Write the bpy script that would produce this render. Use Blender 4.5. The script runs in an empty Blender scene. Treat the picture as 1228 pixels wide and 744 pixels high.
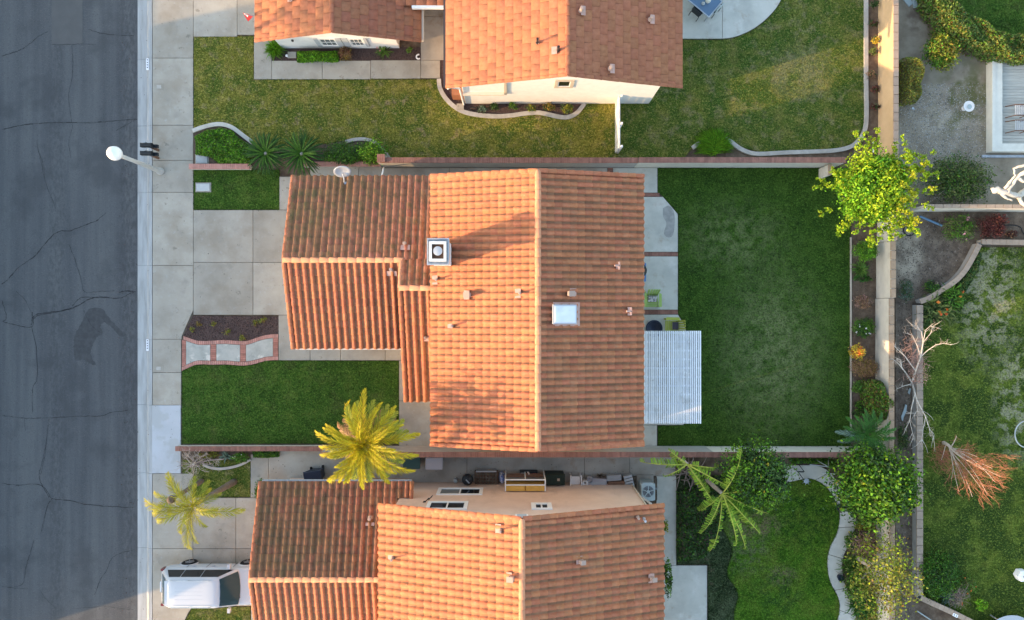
import bpy, bmesh, math, random
import numpy as np
from mathutils import Vector, Matrix, Quaternion
S = bpy.context.scene
C = S.collection
R = math.radians
random.seed(7)
# ------------------------------------------------------------------ camera, sky, sun, exposure
H = 34.0            # drone height (m)
K = 24.0            # photograph pixels per metre on the ground
cam = bpy.data.cameras.new('drone_camera'); camo = bpy.data.objects.new('drone_camera', cam); C.objects.link(camo)
camo.location = (0, 0, H); camo.rotation_euler = (0, 0, 0)
cam.sensor_width = 36.0; cam.lens = 36.0 * H / (1228 / K); cam.clip_end = 2000; cam.clip_start = .5
S.camera = camo
ELEV = R(12.5); SX, SY = .957, .290          # light travels towards +X, a little +Y
w = bpy.data.worlds.new('World'); S.world = w; w.use_nodes = True
nt = w.node_tree; bg = nt.nodes['Background']
sky = nt.nodes.new('ShaderNodeTexSky'); sky.sky_type = 'NISHITA'; sky.sun_disc = False
sky.sun_elevation = ELEV; sky.sun_rotation = math.atan2(-SX, -SY)
sky.air_density = 1.0; sky.dust_density = 1.1; sky.ozone_density = .1; sky.altitude = 100
nt.links.new(sky.outputs[0], bg.inputs[0]); bg.inputs[1].default_value = .15
sl = bpy.data.lights.new('sun', 'SUN'); sl.energy = 2.0; sl.angle = R(.5); sl.color = (1, .64, .32)
so = bpy.data.objects.new('sun', sl); C.objects.link(so)
so.rotation_euler = Vector((SX * math.cos(ELEV), SY * math.cos(ELEV), -math.sin(ELEV))).to_track_quat('-Z', 'Y').to_euler()
so.location = (-60, -20, 40)
S.view_settings.view_transform = 'Standard'; S.view_settings.look = 'None'
S.view_settings.exposure = 2.2; S.view_settings.gamma = 1.0
S.render.engine = 'CYCLES'

# ------------------------------------------------------------------ helpers
def P(px, py, z=0.0):
    """photograph pixel seen at height z -> world"""
    s = (H - z) / H / K
    return Vector(((px - 614) * s, (372 - py) * s, z))
def XY(px, py, z=0.0):
    p = P(px, py, z); return (p.x, p.y)
def PX(poly, z=0.0): return [XY(a, b, z) for a, b in poly]
LOC = {}
def loc(o): return LOC.get(o.name, Vector((0, 0, 0))) if o else Vector((0, 0, 0))
def tag(o, label=None, cat=None, group=None, kind=None):
    if label: o['label'] = label
    if cat: o['category'] = cat
    if group: o['group'] = group
    if kind: o['kind'] = kind
    return o
def thing(name, label, cat, at=(0, 0, 0), group=None):
    o = bpy.data.objects.new(name, None); C.objects.link(o); o.location = at; o.empty_display_size = .2
    LOC[o.name] = Vector(at)
    return tag(o, label, cat, group)
def link(name, me, parent, basis=None):
    o = bpy.data.objects.new(name, me); C.objects.link(o)
    if parent: o.parent = parent
    if basis is not None: o.matrix_basis = basis
    LOC[o.name] = loc(parent)
    return o
def copy_tree(o, parent=None):
    c = o.copy(); C.objects.link(c); c.parent = parent
    for ch in list(o.children): copy_tree(ch, c)
    return c
def npmesh(name, V, F, mats, mi=None, smooth=False):
    """V (n,3), F (m,k) all faces with k corners"""
    me = bpy.data.meshes.new(name); V = np.asarray(V, np.float32); F = np.asarray(F, np.int32); k = F.shape[1]
    me.vertices.add(len(V)); me.vertices.foreach_set('co', V.ravel())
    me.loops.add(F.size); me.loops.foreach_set('vertex_index', F.ravel())
    me.polygons.add(len(F)); me.polygons.foreach_set('loop_start', np.arange(0, F.size, k, dtype=np.int32))
    for m in (mats if isinstance(mats, (list, tuple)) else [mats]): me.materials.append(m)
    if mi is not None: me.polygons.foreach_set('material_index', np.asarray(mi, np.int32))
    if smooth: me.polygons.foreach_set('use_smooth', np.ones(len(F), bool))
    me.update(calc_edges=True); me.validate()
    return me
class MB:
    def __init__(s): s.v = []; s.f = []
    def add(s, V, F):
        n = len(s.v); s.v += [tuple(p) for p in V]; s.f += [tuple(i + n for i in f) for f in F]; return s
    def quad(s, *p): return s.add(p, [tuple(range(len(p)))])
    def box(s, x0, x1, y0, y1, z0, z1):
        V = [(x, y, z) for z in (z0, z1) for y in (y0, y1) for x in (x0, x1)]
        return s.add(V, [(0, 2, 3, 1), (4, 5, 7, 6), (0, 1, 5, 4), (2, 6, 7, 3), (0, 4, 6, 2), (1, 3, 7, 5)])
    def obox(s, c, sz, M=None, rz=0):
        M = M or Matrix.Rotation(rz, 3, 'Z'); c = Vector(c)
        V = [c + M @ Vector((x * sz[0] / 2, y * sz[1] / 2, z * sz[2] / 2)) for z in (-1, 1) for y in (-1, 1) for x in (-1, 1)]
        return s.add(V, [(0, 2, 3, 1), (4, 5, 7, 6), (0, 1, 5, 4), (2, 6, 7, 3), (0, 4, 6, 2), (1, 3, 7, 5)])
    def bar(s, a, b, wd, ht):
        a = Vector(a); b = Vector(b); d = b - a; q = d.to_track_quat('X', 'Z').to_matrix()
        return s.obox((a + b) / 2, (d.length, wd, ht), q)
    def prism(s, poly, z0, z1, bevel=0.0):
        n = len(poly)
        ar = sum(poly[i][0] * poly[(i + 1) % n][1] - poly[(i + 1) % n][0] * poly[i][1] for i in range(n))
        if ar < 0: poly = poly[::-1]
        if bevel:
            ins = inset(poly, bevel)
            V = [(x, y, z0) for x, y in poly] + [(x, y, z1 - bevel) for x, y in poly] + [(x, y, z1) for x, y in ins]
            F = [tuple(range(2 * n, 3 * n))]
            for r in (0, n): F += [(r + i, r + (i + 1) % n, r + n + (i + 1) % n, r + n + i) for i in range(n)]
            return s.add(V, F)
        V = [(x, y, z0) for x, y in poly] + [(x, y, z1) for x, y in poly]
        return s.add(V, [tuple(range(n, 2 * n)), tuple(range(n - 1, -1, -1))] + [(i, (i + 1) % n, n + (i + 1) % n, n + i) for i in range(n)])
    def sheet(s, poly, z): return s.prism(poly, z - .03, z)
    def tube(s, pts, rad, n=6, cap=True):
        pts = [Vector(p) for p in pts]
        if not isinstance(rad, (list, tuple)): rad = [rad] * len(pts)
        V = []; F = []; prev = None
        for i, p in enumerate(pts):
            d = (pts[min(i + 1, len(pts) - 1)] - pts[max(i - 1, 0)])
            d = d.normalized() if d.length > 1e-9 else Vector((0, 0, 1))
            a = prev if prev is not None else (Vector((0, 0, 1)) if abs(d.z) < .9 else Vector((1, 0, 0)))
            a = (a - d * a.dot(d)).normalized(); prev = a; b = d.cross(a)
            V += [p + (a * math.cos(t) + b * math.sin(t)) * rad[i] for t in [2 * math.pi * k / n for k in range(n)]]
            if i: F += [((i - 1) * n + k, (i - 1) * n + (k + 1) % n, i * n + (k + 1) % n, i * n + k) for k in range(n)]
        if cap: F += [tuple(range(n - 1, -1, -1)), tuple(range(len(pts) * n - n, len(pts) * n))]
        return s.add(V, F)
    def lathe(s, c, prof, n=16, sx=1, sy=1):
        V = []; F = []
        for i, (r, z) in enumerate(prof):
            V += [(c[0] + sx * r * math.cos(2 * math.pi * k / n), c[1] + sy * r * math.sin(2 * math.pi * k / n), c[2] + z) for k in range(n)]
            if i: F += [((i - 1) * n + k, (i - 1) * n + (k + 1) % n, i * n + (k + 1) % n, i * n + k) for k in range(n)]
        F += [tuple(range(n - 1, -1, -1)), tuple(range(len(prof) * n - n, len(prof) * n))]
        return s.add(V, F)
    def strip(s, pts, wl, wr, z0, z1):
        """extruded ribbon along ground polyline pts, wl to the left and wr to the right"""
        n = len(pts); L = []; Rr = []
        for i in range(n):
            a = Vector(pts[max(i - 1, 0)]); b = Vector(pts[min(i + 1, n - 1)]); d = (b - a).normalized(); nn = Vector((-d.y, d.x)); p = Vector(pts[i])
            L.append(p + nn * wl); Rr.append(p - nn * wr)
        for i in range(n - 1):
            s.prism([tuple(Rr[i]), tuple(Rr[i + 1]), tuple(L[i + 1]), tuple(L[i])], z0, z1)
        return s
    def build(s, name, m, parent=None, smooth=False, **pr):
        o0 = loc(parent)
        me = bpy.data.meshes.new(name)
        me.from_pydata([(x - o0.x, y - o0.y, z - o0.z) for x, y, z in s.v], [], s.f)
        me.materials.append(m)
        if smooth: me.polygons.foreach_set('use_smooth', [True] * len(me.polygons))
        me.update()
        o = link(name, me, parent)
        tag(o, **pr)
        return o
def inset(poly, d):
    n = len(poly); out = []
    for i in range(n):
        p0 = Vector(poly[i - 1]); p1 = Vector(poly[i]); p2 = Vector(poly[(i + 1) % n])
        a = (p1 - p0).normalized(); b = (p2 - p1).normalized()
        na = Vector((-a.y, a.x)); nb = Vector((-b.y, b.x)); m = na + nb
        m = m / max(m.dot(na), .3) if m.length > 1e-6 else na
        out.append(tuple(p1 + m * d))
    return out
def smooth_line(pts, k=5):
    """Catmull-Rom through 2-D points"""
    out = []; n = len(pts)
    for i in range(n - 1):
        p0, p1, p2, p3 = [np.array(pts[min(max(j, 0), n - 1)], float) for j in (i - 1, i, i + 1, i + 2)]
        for t in np.linspace(0, 1, k, endpoint=False):
            out.append(tuple(.5 * (2 * p1 + (p2 - p0) * t + (2 * p0 - 5 * p1 + 4 * p2 - p3) * t * t + (3 * p1 - p0 - 3 * p2 + p3) * t ** 3)))
    out.append(tuple(map(float, pts[-1])))
    return out
def inside(poly, x, y):
    r = np.zeros(len(x), bool); n = len(poly)
    for i in range(n):
        x0, y0 = poly[i]; x1, y1 = poly[(i + 1) % n]
        c = (y0 > y) != (y1 > y)
        if y1 != y0: r ^= c & (x < (x1 - x0) * (y - y0) / (y1 - y0) + x0)
    return r

# ------------------------------------------------------------------ materials
M = {}
def mat(name, cols, scale=2.0, detail=5, rnd=0.0, rough=.85, bump=0.0, bscale=30, stretch=(1, 1, 1), over=(), spec=.25, metal=0, leaf=0.0, lo=.32, hi=.68, hue=0.0, trans=0, coat=0):
    m = bpy.data.materials.new(name); m.use_nodes = True; t = m.node_tree; N = t.nodes; L = t.links; b = N['Principled BSDF']
    def n(k, **kw):
        x = N.new(k)
        for a, v in kw.items(): setattr(x, a, v)
        return x
    geo = n('ShaderNodeNewGeometry'); mp = n('ShaderNodeMapping'); mp.inputs['Scale'].default_value = stretch
    L.new(geo.outputs['Position'], mp.inputs[0])
    def noise(sc, det, src=None, ofs=0):
        x = n('ShaderNodeTexNoise'); x.inputs['Scale'].default_value = sc; x.inputs['Detail'].default_value = det; x.inputs['Roughness'].default_value = .6
        s_ = src or mp.outputs[0]
        if ofs:
            a = n('ShaderNodeVectorMath'); a.operation = 'ADD'; a.inputs[1].default_value = (ofs * 7.3, ofs * 3.1, ofs); L.new(s_, a.inputs[0]); s_ = a.outputs[0]
        L.new(s_, x.inputs['Vector']); return x.outputs['Fac']
    if len(cols) > 1:
        cr = n('ShaderNodeValToRGB'); e = cr.color_ramp.elements
        while len(e) < len(cols): e.new(.5)
        for i, c in enumerate(cols):
            e[i].position = lo + (hi - lo) * i / (len(cols) - 1); e[i].color = (*c, 1)
        L.new(noise(scale, detail), cr.inputs[0]); col = cr.outputs[0]
    else:
        rgb = n('ShaderNodeRGB'); rgb.outputs[0].default_value = (*cols[0], 1); col = rgb.outputs[0]
    for i, o in enumerate(over):
        mr = n('ShaderNodeMapRange'); mr.clamp = True
        mr.inputs[1].default_value = o.get('lo', .5); mr.inputs[2].default_value = o.get('hi', .65); mr.inputs[4].default_value = o.get('amt', 1)
        src = geo.outputs['Position']
        if 'stretch' in o:
            m2 = n('ShaderNodeMapping'); m2.inputs['Scale'].default_value = o['stretch']; L.new(src, m2.inputs[0]); src = m2.outputs[0]
        L.new(noise(o.get('scale', 1), o.get('detail', 4), src, i + 1), mr.inputs[0]); fac = mr.outputs[0]
        if 'c' in o:
            su = n('ShaderNodeVectorMath'); su.operation = 'SUBTRACT'; su.inputs[1].default_value = (*o['c'], 0); L.new(geo.outputs['Position'], su.inputs[0])
            mu = n('ShaderNodeVectorMath'); mu.operation = 'MULTIPLY'; mu.inputs[1].default_value = (1 / o['r'][0], 1 / o['r'][1], 0); L.new(su.outputs[0], mu.inputs[0])
            le = n('ShaderNodeVectorMath'); le.operation = 'LENGTH'; L.new(mu.outputs[0], le.inputs[0])
            m3 = n('ShaderNodeMapRange'); m3.interpolation_type = 'SMOOTHSTEP'; m3.inputs[1].default_value = 1; m3.inputs[2].default_value = o.get('soft', .35); L.new(le.outputs['Value'], m3.inputs[0])
            x = n('ShaderNodeMath'); x.operation = 'MULTIPLY'; L.new(fac, x.inputs[0]); L.new(m3.outputs[0], x.inputs[1]); fac = x.outputs[0]
        mx = n('ShaderNodeMix'); mx.data_type = 'RGBA'; L.new(fac, mx.inputs[0]); L.new(col, mx.inputs[6]); mx.inputs[7].default_value = (*o['col'], 1); col = mx.outputs[2]
    if rnd or hue:
        oi = n('ShaderNodeObjectInfo'); ad = n('ShaderNodeMath'); ad.operation = 'ADD'; fr = n('ShaderNodeMath'); fr.operation = 'FRACT'
        L.new(oi.outputs['Random'], ad.inputs[0]); L.new(geo.outputs['Random Per Island'], ad.inputs[1]); L.new(ad.outputs[0], fr.inputs[0])
        hs = n('ShaderNodeHueSaturation'); mr = n('ShaderNodeMapRange'); mr.inputs[3].default_value = 1 - rnd; mr.inputs[4].default_value = 1 + rnd
        L.new(fr.outputs[0], mr.inputs[0]); L.new(mr.outputs[0], hs.inputs['Value'])
        if hue:
            f2 = n('ShaderNodeMath'); f2.operation = 'MULTIPLY'; f2.inputs[1].default_value = 7.77; L.new(fr.outputs[0], f2.inputs[0])
            f3 = n('ShaderNodeMath'); f3.operation = 'FRACT'; L.new(f2.outputs[0], f3.inputs[0])
            m4 = n('ShaderNodeMapRange'); m4.inputs[3].default_value = .5 - hue; m4.inputs[4].default_value = .5 + hue; L.new(f3.outputs[0], m4.inputs[0]); L.new(m4.outputs[0], hs.inputs['Hue'])
        L.new(col, hs.inputs['Color']); col = hs.outputs[0]
    L.new(col, b.inputs['Base Color'])
    b.inputs['Roughness'].default_value = rough; b.inputs['Specular IOR Level'].default_value = spec; b.inputs['Metallic'].default_value = metal
    if coat: b.inputs['Coat Weight'].default_value = coat; b.inputs['Coat Roughness'].default_value = .08
    if trans: b.inputs['Transmission Weight'].default_value = trans
    if bump:
        bp = n('ShaderNodeBump'); bp.inputs['Strength'].default_value = bump; bp.inputs['Distance'].default_value = .02
        L.new(noise(bscale, 6), bp.inputs['Height']); L.new(bp.outputs[0], b.inputs['Normal'])
    if leaf:
        tr = n('ShaderNodeBsdfTranslucent'); L.new(col, tr.inputs[0]); ms = n('ShaderNodeMixShader'); ms.inputs[0].default_value = leaf
        L.new(b.outputs[0], ms.inputs[1]); L.new(tr.outputs[0], ms.inputs[2]); L.new(ms.outputs[0], N['Material Output'].inputs[0])
    M[name] = m
    return m
def c_(px, py): return XY(px, py)
# ground
mat('asphalt', [(.070, .073, .077), (.087, .090, .093), (.104, .107, .107)], scale=.5, stretch=(3.2, .16, 1), bump=.35, bscale=70, lo=.35, hi=.65, over=[
    dict(col=(.16, .158, .15), scale=20, detail=2, lo=.56, hi=.72, amt=.5), dict(col=(.035, .035, .035), scale=16, detail=2, lo=.58, hi=.72, amt=.5), dict(col=(.055, .057, .06), scale=.55, lo=.52, hi=.66, amt=.55),
    dict(col=(.055, .057, .059), scale=9, lo=.42, hi=.62, amt=.55, c=c_(66, 400), r=(.65, 40), stretch=(1, .5, 1)), dict(col=(.05, .05, .053), scale=7, lo=.4, hi=.6, amt=.6, c=c_(153, 200), r=(.7, 40), stretch=(1, .4, 1))])
mat('asphalt_patch', [(.088, .088, .087), (.102, .101, .099)], scale=2, bump=.3, bscale=80)
mat('tar', [(.026, .026, .028)], rough=.7)
mat('oil_stain', [(.042, .044, .046), (.062, .064, .067)], scale=5, rough=.6, bump=.3, bscale=70)
CON = [(.315, .285, .235), (.365, .33, .275), (.40, .365, .305)]
mat('concrete', CON, scale=.9, detail=8, bump=.18, bscale=60, rnd=.085, over=[dict(col=(.25, .205, .15), scale=.55, detail=6, lo=.5, hi=.68, amt=.55), dict(col=(.16, .14, .11), scale=3.2, detail=6, lo=.64, hi=.70, amt=.6), dict(col=(.26, .24, .205), scale=1.7, lo=.56, hi=.74, amt=.6), dict(col=(.42, .415, .395), scale=5, lo=.58, hi=.8, amt=.5), dict(col=(.20, .18, .16), scale=38, lo=.66, hi=.78, amt=.5)])
mat('walk_panel', [(.33, .33, .29), (.40, .39, .345), (.47, .45, .40)], scale=1.6, detail=8, bump=.15, bscale=50, over=[dict(col=(.60, .56, .49), scale=2.6, lo=.56, hi=.64, amt=.8), dict(col=(.26, .27, .24), scale=2.0, lo=.55, hi=.68, amt=.6)])
mat('concrete_new', [(.42, .43, .44), (.48, .49, .51)], scale=.8, bump=.12, bscale=60, rnd=.03, over=[dict(col=(.36, .36, .34), scale=.8, lo=.52, hi=.58, amt=.5)])
mat('concrete_patio', [(.40, .39, .345), (.48, .47, .41), (.54, .52, .46)], scale=.9, detail=8, bump=.15, bscale=50, rnd=.03, over=[dict(col=(.36, .29, .22), scale=2.2, lo=.58, hi=.72, amt=.6), dict(col=(.64, .63, .58), scale=1.6, lo=.55, hi=.75, amt=.55)])
mat('concrete_dark', [(.26, .235, .20), (.34, .31, .265), (.40, .37, .32)], scale=.8, detail=8, bump=.2, bscale=40, over=[dict(col=(.24, .14, .075), scale=1.1, lo=.58, hi=.72, amt=.6)])
mat('kerb_concrete', [(.29, .29, .275), (.37, .37, .36), (.43, .43, .425)], scale=1.3, stretch=(4, .5, 1), bump=.15, bscale=60, rnd=.04)
mat('edging', [(.36, .33, .29), (.46, .43, .39)], scale=4, bump=.2, bscale=40, rnd=.06)
mat('soil', [(.075, .05, .035), (.12, .085, .058), (.17, .13, .095)], scale=3, detail=9, bump=.8, bscale=25)
mat('soil_dark', [(.078, .057, .041), (.135, .102, .073), (.205, .16, .118)], scale=2.2, detail=9, bump=.9, bscale=25, over=[dict(col=(.40, .335, .245), scale=1.4, lo=.36, hi=.6, amt=.85, c=c_(1088, 292), r=(1.1, 3.0)), dict(col=(.085, .055, .04), scale=2, lo=.45, hi=.6, amt=.7, c=c_(1160, 262), r=(2.4, .8)), dict(col=(.34, .30, .26), scale=7, lo=.60, hi=.70, amt=.7)])
mat('yard_dirt', [(.21, .17, .12), (.28, .235, .17), (.35, .30, .23)], scale=1.2, detail=9, bump=.8, bscale=30, over=[
    dict(col=(.10, .105, .03), scale=1.2, lo=.42, hi=.58, amt=.85, c=c_(1158, 122), r=(2.1, 2.8)), dict(col=(.12, .085, .06), scale=1.5, lo=.4, hi=.6, amt=.8, c=c_(1105, 22), r=(1.3, 1.3)),
    dict(col=(.42, .37, .28), scale=2, lo=.45, hi=.62, amt=.7, c=c_(1128, 145), r=(1.6, 1.0))])
mat('mulch', [(.045, .028, .026), (.075, .048, .042), (.11, .075, .066)], scale=14, detail=8, bump=1, bscale=40)
mat('mulch_chip', [(.07, .043, .038)], rnd=.55, hue=.02)
mat('stone_chip', [(.30, .285, .26)], rnd=.7)
mat('soil_clod', [(.10, .08, .065)], rnd=.6)
# masonry
mat('brick', [(.33, .135, .10), (.42, .19, .145)], scale=6, rnd=.22, bump=.3, bscale=60)
mat('brick_pale', [(.42, .20, .155), (.50, .26, .21)], scale=5, rnd=.14, bump=.3, bscale=60)
mat('brick_brown', [(.22, .105, .08), (.29, .145, .11)], scale=5, rnd=.16, bump=.3, bscale=60)
mat('cap_tan', [(.31, .215, .14), (.38, .27, .18)], scale=5, rnd=.10, bump=.3, bscale=40)
mat('cap_pink', [(.34, .24, .175), (.40, .285, .215)], scale=5, rnd=.08, bump=.3, bscale=40)
mat('cap_sand', [(.31, .235, .175), (.37, .285, .215)], scale=4, rnd=.06, bump=.3, bscale=40)
mat('block_grey', [(.30, .285, .27), (.38, .365, .345)], scale=2, stretch=(1, 1, 3), bump=.3, bscale=30, rnd=.03)
mat('block_white', [(.54, .50, .43), (.62, .575, .495)], scale=2, stretch=(1, 1, 2), bump=.25, bscale=30, rnd=.02, over=[dict(col=(.36, .30, .22), scale=1.3, lo=.58, hi=.75, amt=.5)])
mat('block_tan', [(.50, .345, .20), (.57, .40, .24)], scale=2, bump=.25, bscale=30, rnd=.03)
mat('stucco_white', [(.68, .66, .63), (.75, .73, .70)], scale=3, bump=.25, bscale=70)
mat('stucco_cream', [(.62, .54, .44), (.69, .61, .51)], scale=3, bump=.25, bscale=70)
mat('stucco_peach', [(.60, .43, .33), (.67, .49, .38)], scale=1.5, bump=.25, bscale=70, over=[dict(col=(.40, .27, .20), scale=1.2, lo=.55, hi=.75, amt=.5, stretch=(1, 1, .4))])
mat('trim_white', [(.74, .73, .70)], rough=.6)
mat('trim_grey', [(.40, .42, .44)], rough=.6)
mat('trim_tan', [(.50, .42, .33)], rough=.7)
# roofs
TA = [(.315, .112, .056), (.37, .134, .069), (.425, .163, .088)]
mat('tile_grime_shade', [(.215, .11, .06), (.28, .14, .08)], scale=3, rnd=.2, bump=.3, bscale=40)  # pan dirt, with the shade between the rolls painted in as well
mat('tile_terracotta', TA, scale=5, detail=6, rnd=.07, hue=.006, bump=.3, bscale=40, over=[dict(col=(.26, .135, .07), scale=1.6, lo=.52, hi=.72, amt=.5), dict(col=(.56, .32, .21), scale=9, lo=.6, hi=.75, amt=.4)])
mat('tile_terracotta_shaded', TA, scale=5, detail=6, rnd=.10, hue=.006, bump=.3, bscale=40, over=[dict(col=(.24, .14, .085), scale=7, lo=.52, hi=.7, amt=.4), dict(col=(.24, .15, .085), scale=1.3, lo=.52, hi=.7, amt=.4)])  # terracotta for slopes turned from the sun, their shade put into darker overlays
mat('tile_mossy', [(.31, .115, .065), (.38, .145, .083), (.44, .18, .11)], scale=4, detail=7, rnd=.07, hue=.008, bump=.35, bscale=40, over=[dict(col=(.17, .115, .05), scale=1.5, lo=.3, hi=.6, amt=.8, c=(-9.6, 5.2), r=(5.6, 4.2), soft=.2), dict(col=(.10, .09, .04), scale=2.5, lo=.45, hi=.65, amt=.6), dict(col=(.5, .36, .27), scale=11, lo=.68, hi=.76, amt=.6)])
mat('tile_mossy_dark', [(.27, .10, .056), (.34, .13, .072), (.42, .165, .09)], scale=4, detail=7, rnd=.07, hue=.008, bump=.35, bscale=40, over=[dict(col=(.14, .09, .045), scale=1.5, lo=.3, hi=.58, amt=.8, c=(-10.2, -10), r=(4.2, 4.4), soft=.25), dict(col=(.10, .08, .045), scale=2.5, lo=.45, hi=.65, amt=.6), dict(col=(.45, .31, .22), scale=11, lo=.68, hi=.76, amt=.6)])
mat('tile_flat', [(.265, .10, .054), (.30, .118, .065), (.34, .137, .077)], scale=6, detail=6, rnd=.07, hue=.006, bump=.3, bscale=50)
mat('tile_ridge', [(.46, .21, .12), (.53, .26, .155)], scale=6, rnd=.1, bump=.3, bscale=50)
mat('roof_deck', [(.10, .06, .045)], rough=.9)
mat('flashing', [(.42, .25, .205), (.50, .33, .285)], scale=9, rough=.6, rnd=.08)
mat('vent_metal', [(.36, .26, .215)], rough=.5)
mat('galvanised', [(.34, .37, .40), (.52, .55, .58)], scale=5, rough=.38, metal=.5)
mat('pale_metal', [(.44, .46, .49)], rough=.4, metal=.3)
mat('gutter_dark', [(.06, .05, .05)], rough=.6)
# things
mat('glass_dark', [(.012, .014, .016)], rough=.06, spec=.6)
mat('glass_grey', [(.16, .18, .18)], rough=.1, spec=.6)
mat('glass_car', [(.025, .055, .068)], rough=.1, spec=.14)
mat('skylight_dome', [(.58, .62, .67), (.68, .72, .76)], scale=2.5, rough=.2, spec=.5, over=[dict(col=(.42, .42, .40), scale=3, lo=.55, hi=.72, amt=.5)])
mat('car_paint', [(.49, .50, .52)], rough=.3, spec=.4, coat=.5)
mat('car_trim', [(.02, .02, .022)], rough=.5)
mat('rubber', [(.014, .014, .015)], rough=.8)
mat('alloy', [(.50, .50, .52)], rough=.3, metal=.8)
mat('tail_light', [(.16, .02, .02)], rough=.15, spec=.6)
mat('lamp_post', [(.40, .395, .37), (.46, .45, .42)], scale=3, rough=.6)
mat('lamp_globe', [(.78, .78, .77)], rough=.25, spec=.5)
mat('black_paint', [(.016, .019, .022)], rough=.45)
mat('green_paint', [(.27, .40, .10), (.32, .45, .13)], scale=6, rough=.6)
mat('green_paint_lime', [(.34, .38, .06), (.40, .43, .09)], scale=6, rough=.6)
mat('cushion_grey', [(.20, .20, .22), (.52, .50, .49)], scale=14, stretch=(1, .2, 1), lo=.46, hi=.54)
mat('cushion_dark', [(.07, .065, .085)])
mat('white_wood', [(.66, .67, .69), (.75, .76, .77)], scale=3, rnd=.10, rough=.6, over=[dict(col=(.42, .40, .36), scale=1.6, lo=.56, hi=.72, amt=.5), dict(col=(.30, .28, .25), scale=7, lo=.66, hi=.74, amt=.6)])
mat('deck_wood', [(.36, .35, .31), (.46, .45, .40)], scale=4, stretch=(.5, 4, 1), rnd=.10, bump=.2, bscale=20)
mat('deck_trim', [(.58, .56, .49), (.66, .64, .56)], scale=3, rough=.6)
mat('plastic_navy', [(.018, .025, .045)], rough=.45)
mat('plastic_green', [(.035, .07, .06)], rough=.5)
mat('plastic_dkgreen', [(.012, .022, .015)], rough=.5)
mat('plastic_grey', [(.33, .31, .325)], rough=.55)
mat('plastic_white', [(.72, .69, .66)], rough=.5)
mat('plastic_blue', [(.08, .20, .42)], rough=.5)
mat('plywood', [(.50, .28, .05), (.62, .37, .09)], scale=4, stretch=(.6, 1, 3), rough=.7)
mat('wood_brown', [(.13, .07, .045), (.20, .11, .07)], scale=4, rnd=.1)
mat('grey_board', [(.36, .36, .36)], rnd=.08)
mat('tarp_blue', [(.10, .14, .34), (.55, .57, .65)], scale=6, rough=.6, lo=.45, hi=.6)
mat('ac_case', [(.36, .42, .42)], rough=.5)
mat('red_flag', [(.55, .05, .06)], rough=.8)
mat('table_glass', [(.10, .17, .26)], rough=.1, spec=.6)
mat('lid', [(.42, .44, .43), (.48, .50, .49)], scale=8, rough=.8)
mat('plaque', [(.80, .80, .82)], rough=.6)
mat('pipe_blue', [(.12, .22, .33)], rough=.5)
# plants
mat('bark', [(.10, .07, .05), (.17, .125, .09)], scale=8, bump=.7, bscale=30)
mat('palm_bark', [(.13, .10, .075), (.22, .18, .14)], scale=3, stretch=(1, 1, 8), bump=.8, bscale=16)
mat('bark_white', [(.44, .39, .33), (.60, .55, .49)], scale=5, bump=.6, bscale=24, over=[dict(col=(.22, .17, .13), scale=6, lo=.55, hi=.7, amt=.7)])
mat('bark_pale', [(.42, .34, .28), (.55, .46, .38)], scale=8, bump=.3, bscale=30)
mat('twig_red', [(.36, .145, .08)], rnd=.4, hue=.02)
mat('twig_grey', [(.27, .21, .18)], rnd=.25)
mat('twig_pink', [(.36, .21, .17)], rnd=.25)
def leafm(name, col, rnd=.4, hue=.02, tr=.3, over=()): mat(name, [col], rnd=min(.75, rnd * 1.35), hue=hue, rough=.6, spec=.22, leaf=tr * (1 if 'palm' in name or 'banana' in name or 'sunlit' in name or 'flower' in name else .55), over=over)
leafm('leaf_palm', (0.44, 0.37, 0.018), .28, .02, .35)
leafm('leaf_palm_green', (0.24, 0.27, 0.03), .3, .02, .3)
leafm('leaf_palm_small', (.33, .31, .022), .3, .02, .3)
leafm('leaf_sago', (0.026, 0.075, 0.009), .35, .015, .12)
leafm('leaf_sago_young', (0.06, 0.14, 0.012), .3, .015, .12)
leafm('leaf_midrib', (.42, .42, .06), .2, .01, .2)
leafm('leaf_green', (0.08, 0.185, 0.016), .5, .02, .3)
leafm('leaf_bright', (0.15, 0.33, 0.015), .45, .02, .3)
leafm('leaf_yellow', (0.3, 0.42, 0.018), .4, .025, .4)
leafm('flower_yellow', (0.5, 0.5, 0.03), .25, .01, .3)
leafm('leaf_dark', (0.038, 0.082, 0.02), .5, .02, .2)
leafm('leaf_olive', (0.12, 0.155, 0.04), .45, .025, .25)
leafm('leaf_hedge', (0.125, 0.18, 0.04), .5, .03, .25)
leafm('leaf_gold', (0.22, 0.155, 0.03), .4, .03, .25)
leafm('leaf_goldgreen', (0.22, 0.24, 0.03), .45, .03, .3)
leafm('leaf_citrus', (0.1, 0.215, 0.013), .55, .02, .25)
leafm('lemon', (.45, .36, .03), .2, .01, .1)
leafm('leaf_banana', (0.24, 0.37, 0.035), .35, .02, .35)
leafm('leaf_red', (0.1, 0.03, 0.025), .45, .02, .2)
leafm('leaf_tan', (.28, .16, .085), .35, .02, .2)
leafm('leaf_pink', (.33, .20, .15), .35, .03, .2)
leafm('leaf_fern', (0.04, 0.125, 0.016), .4, .02, .25)
leafm('leaf_spiky', (0.1, 0.19, 0.03), .4, .02, .25)
leafm('leaf_sunlit', (.62, .46, .05), .3, .02, .3)
leafm('leaf_blue', (0.12, 0.18, 0.13), .35, .02, .2)
leafm('petal_white', (.75, .72, .70), .1, 0, .2)
leafm('petal_orange', (.60, .16, .03), .3, .02, .2)
leafm('petal_pink', (.62, .30, .30), .2, .02, .2)
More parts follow.
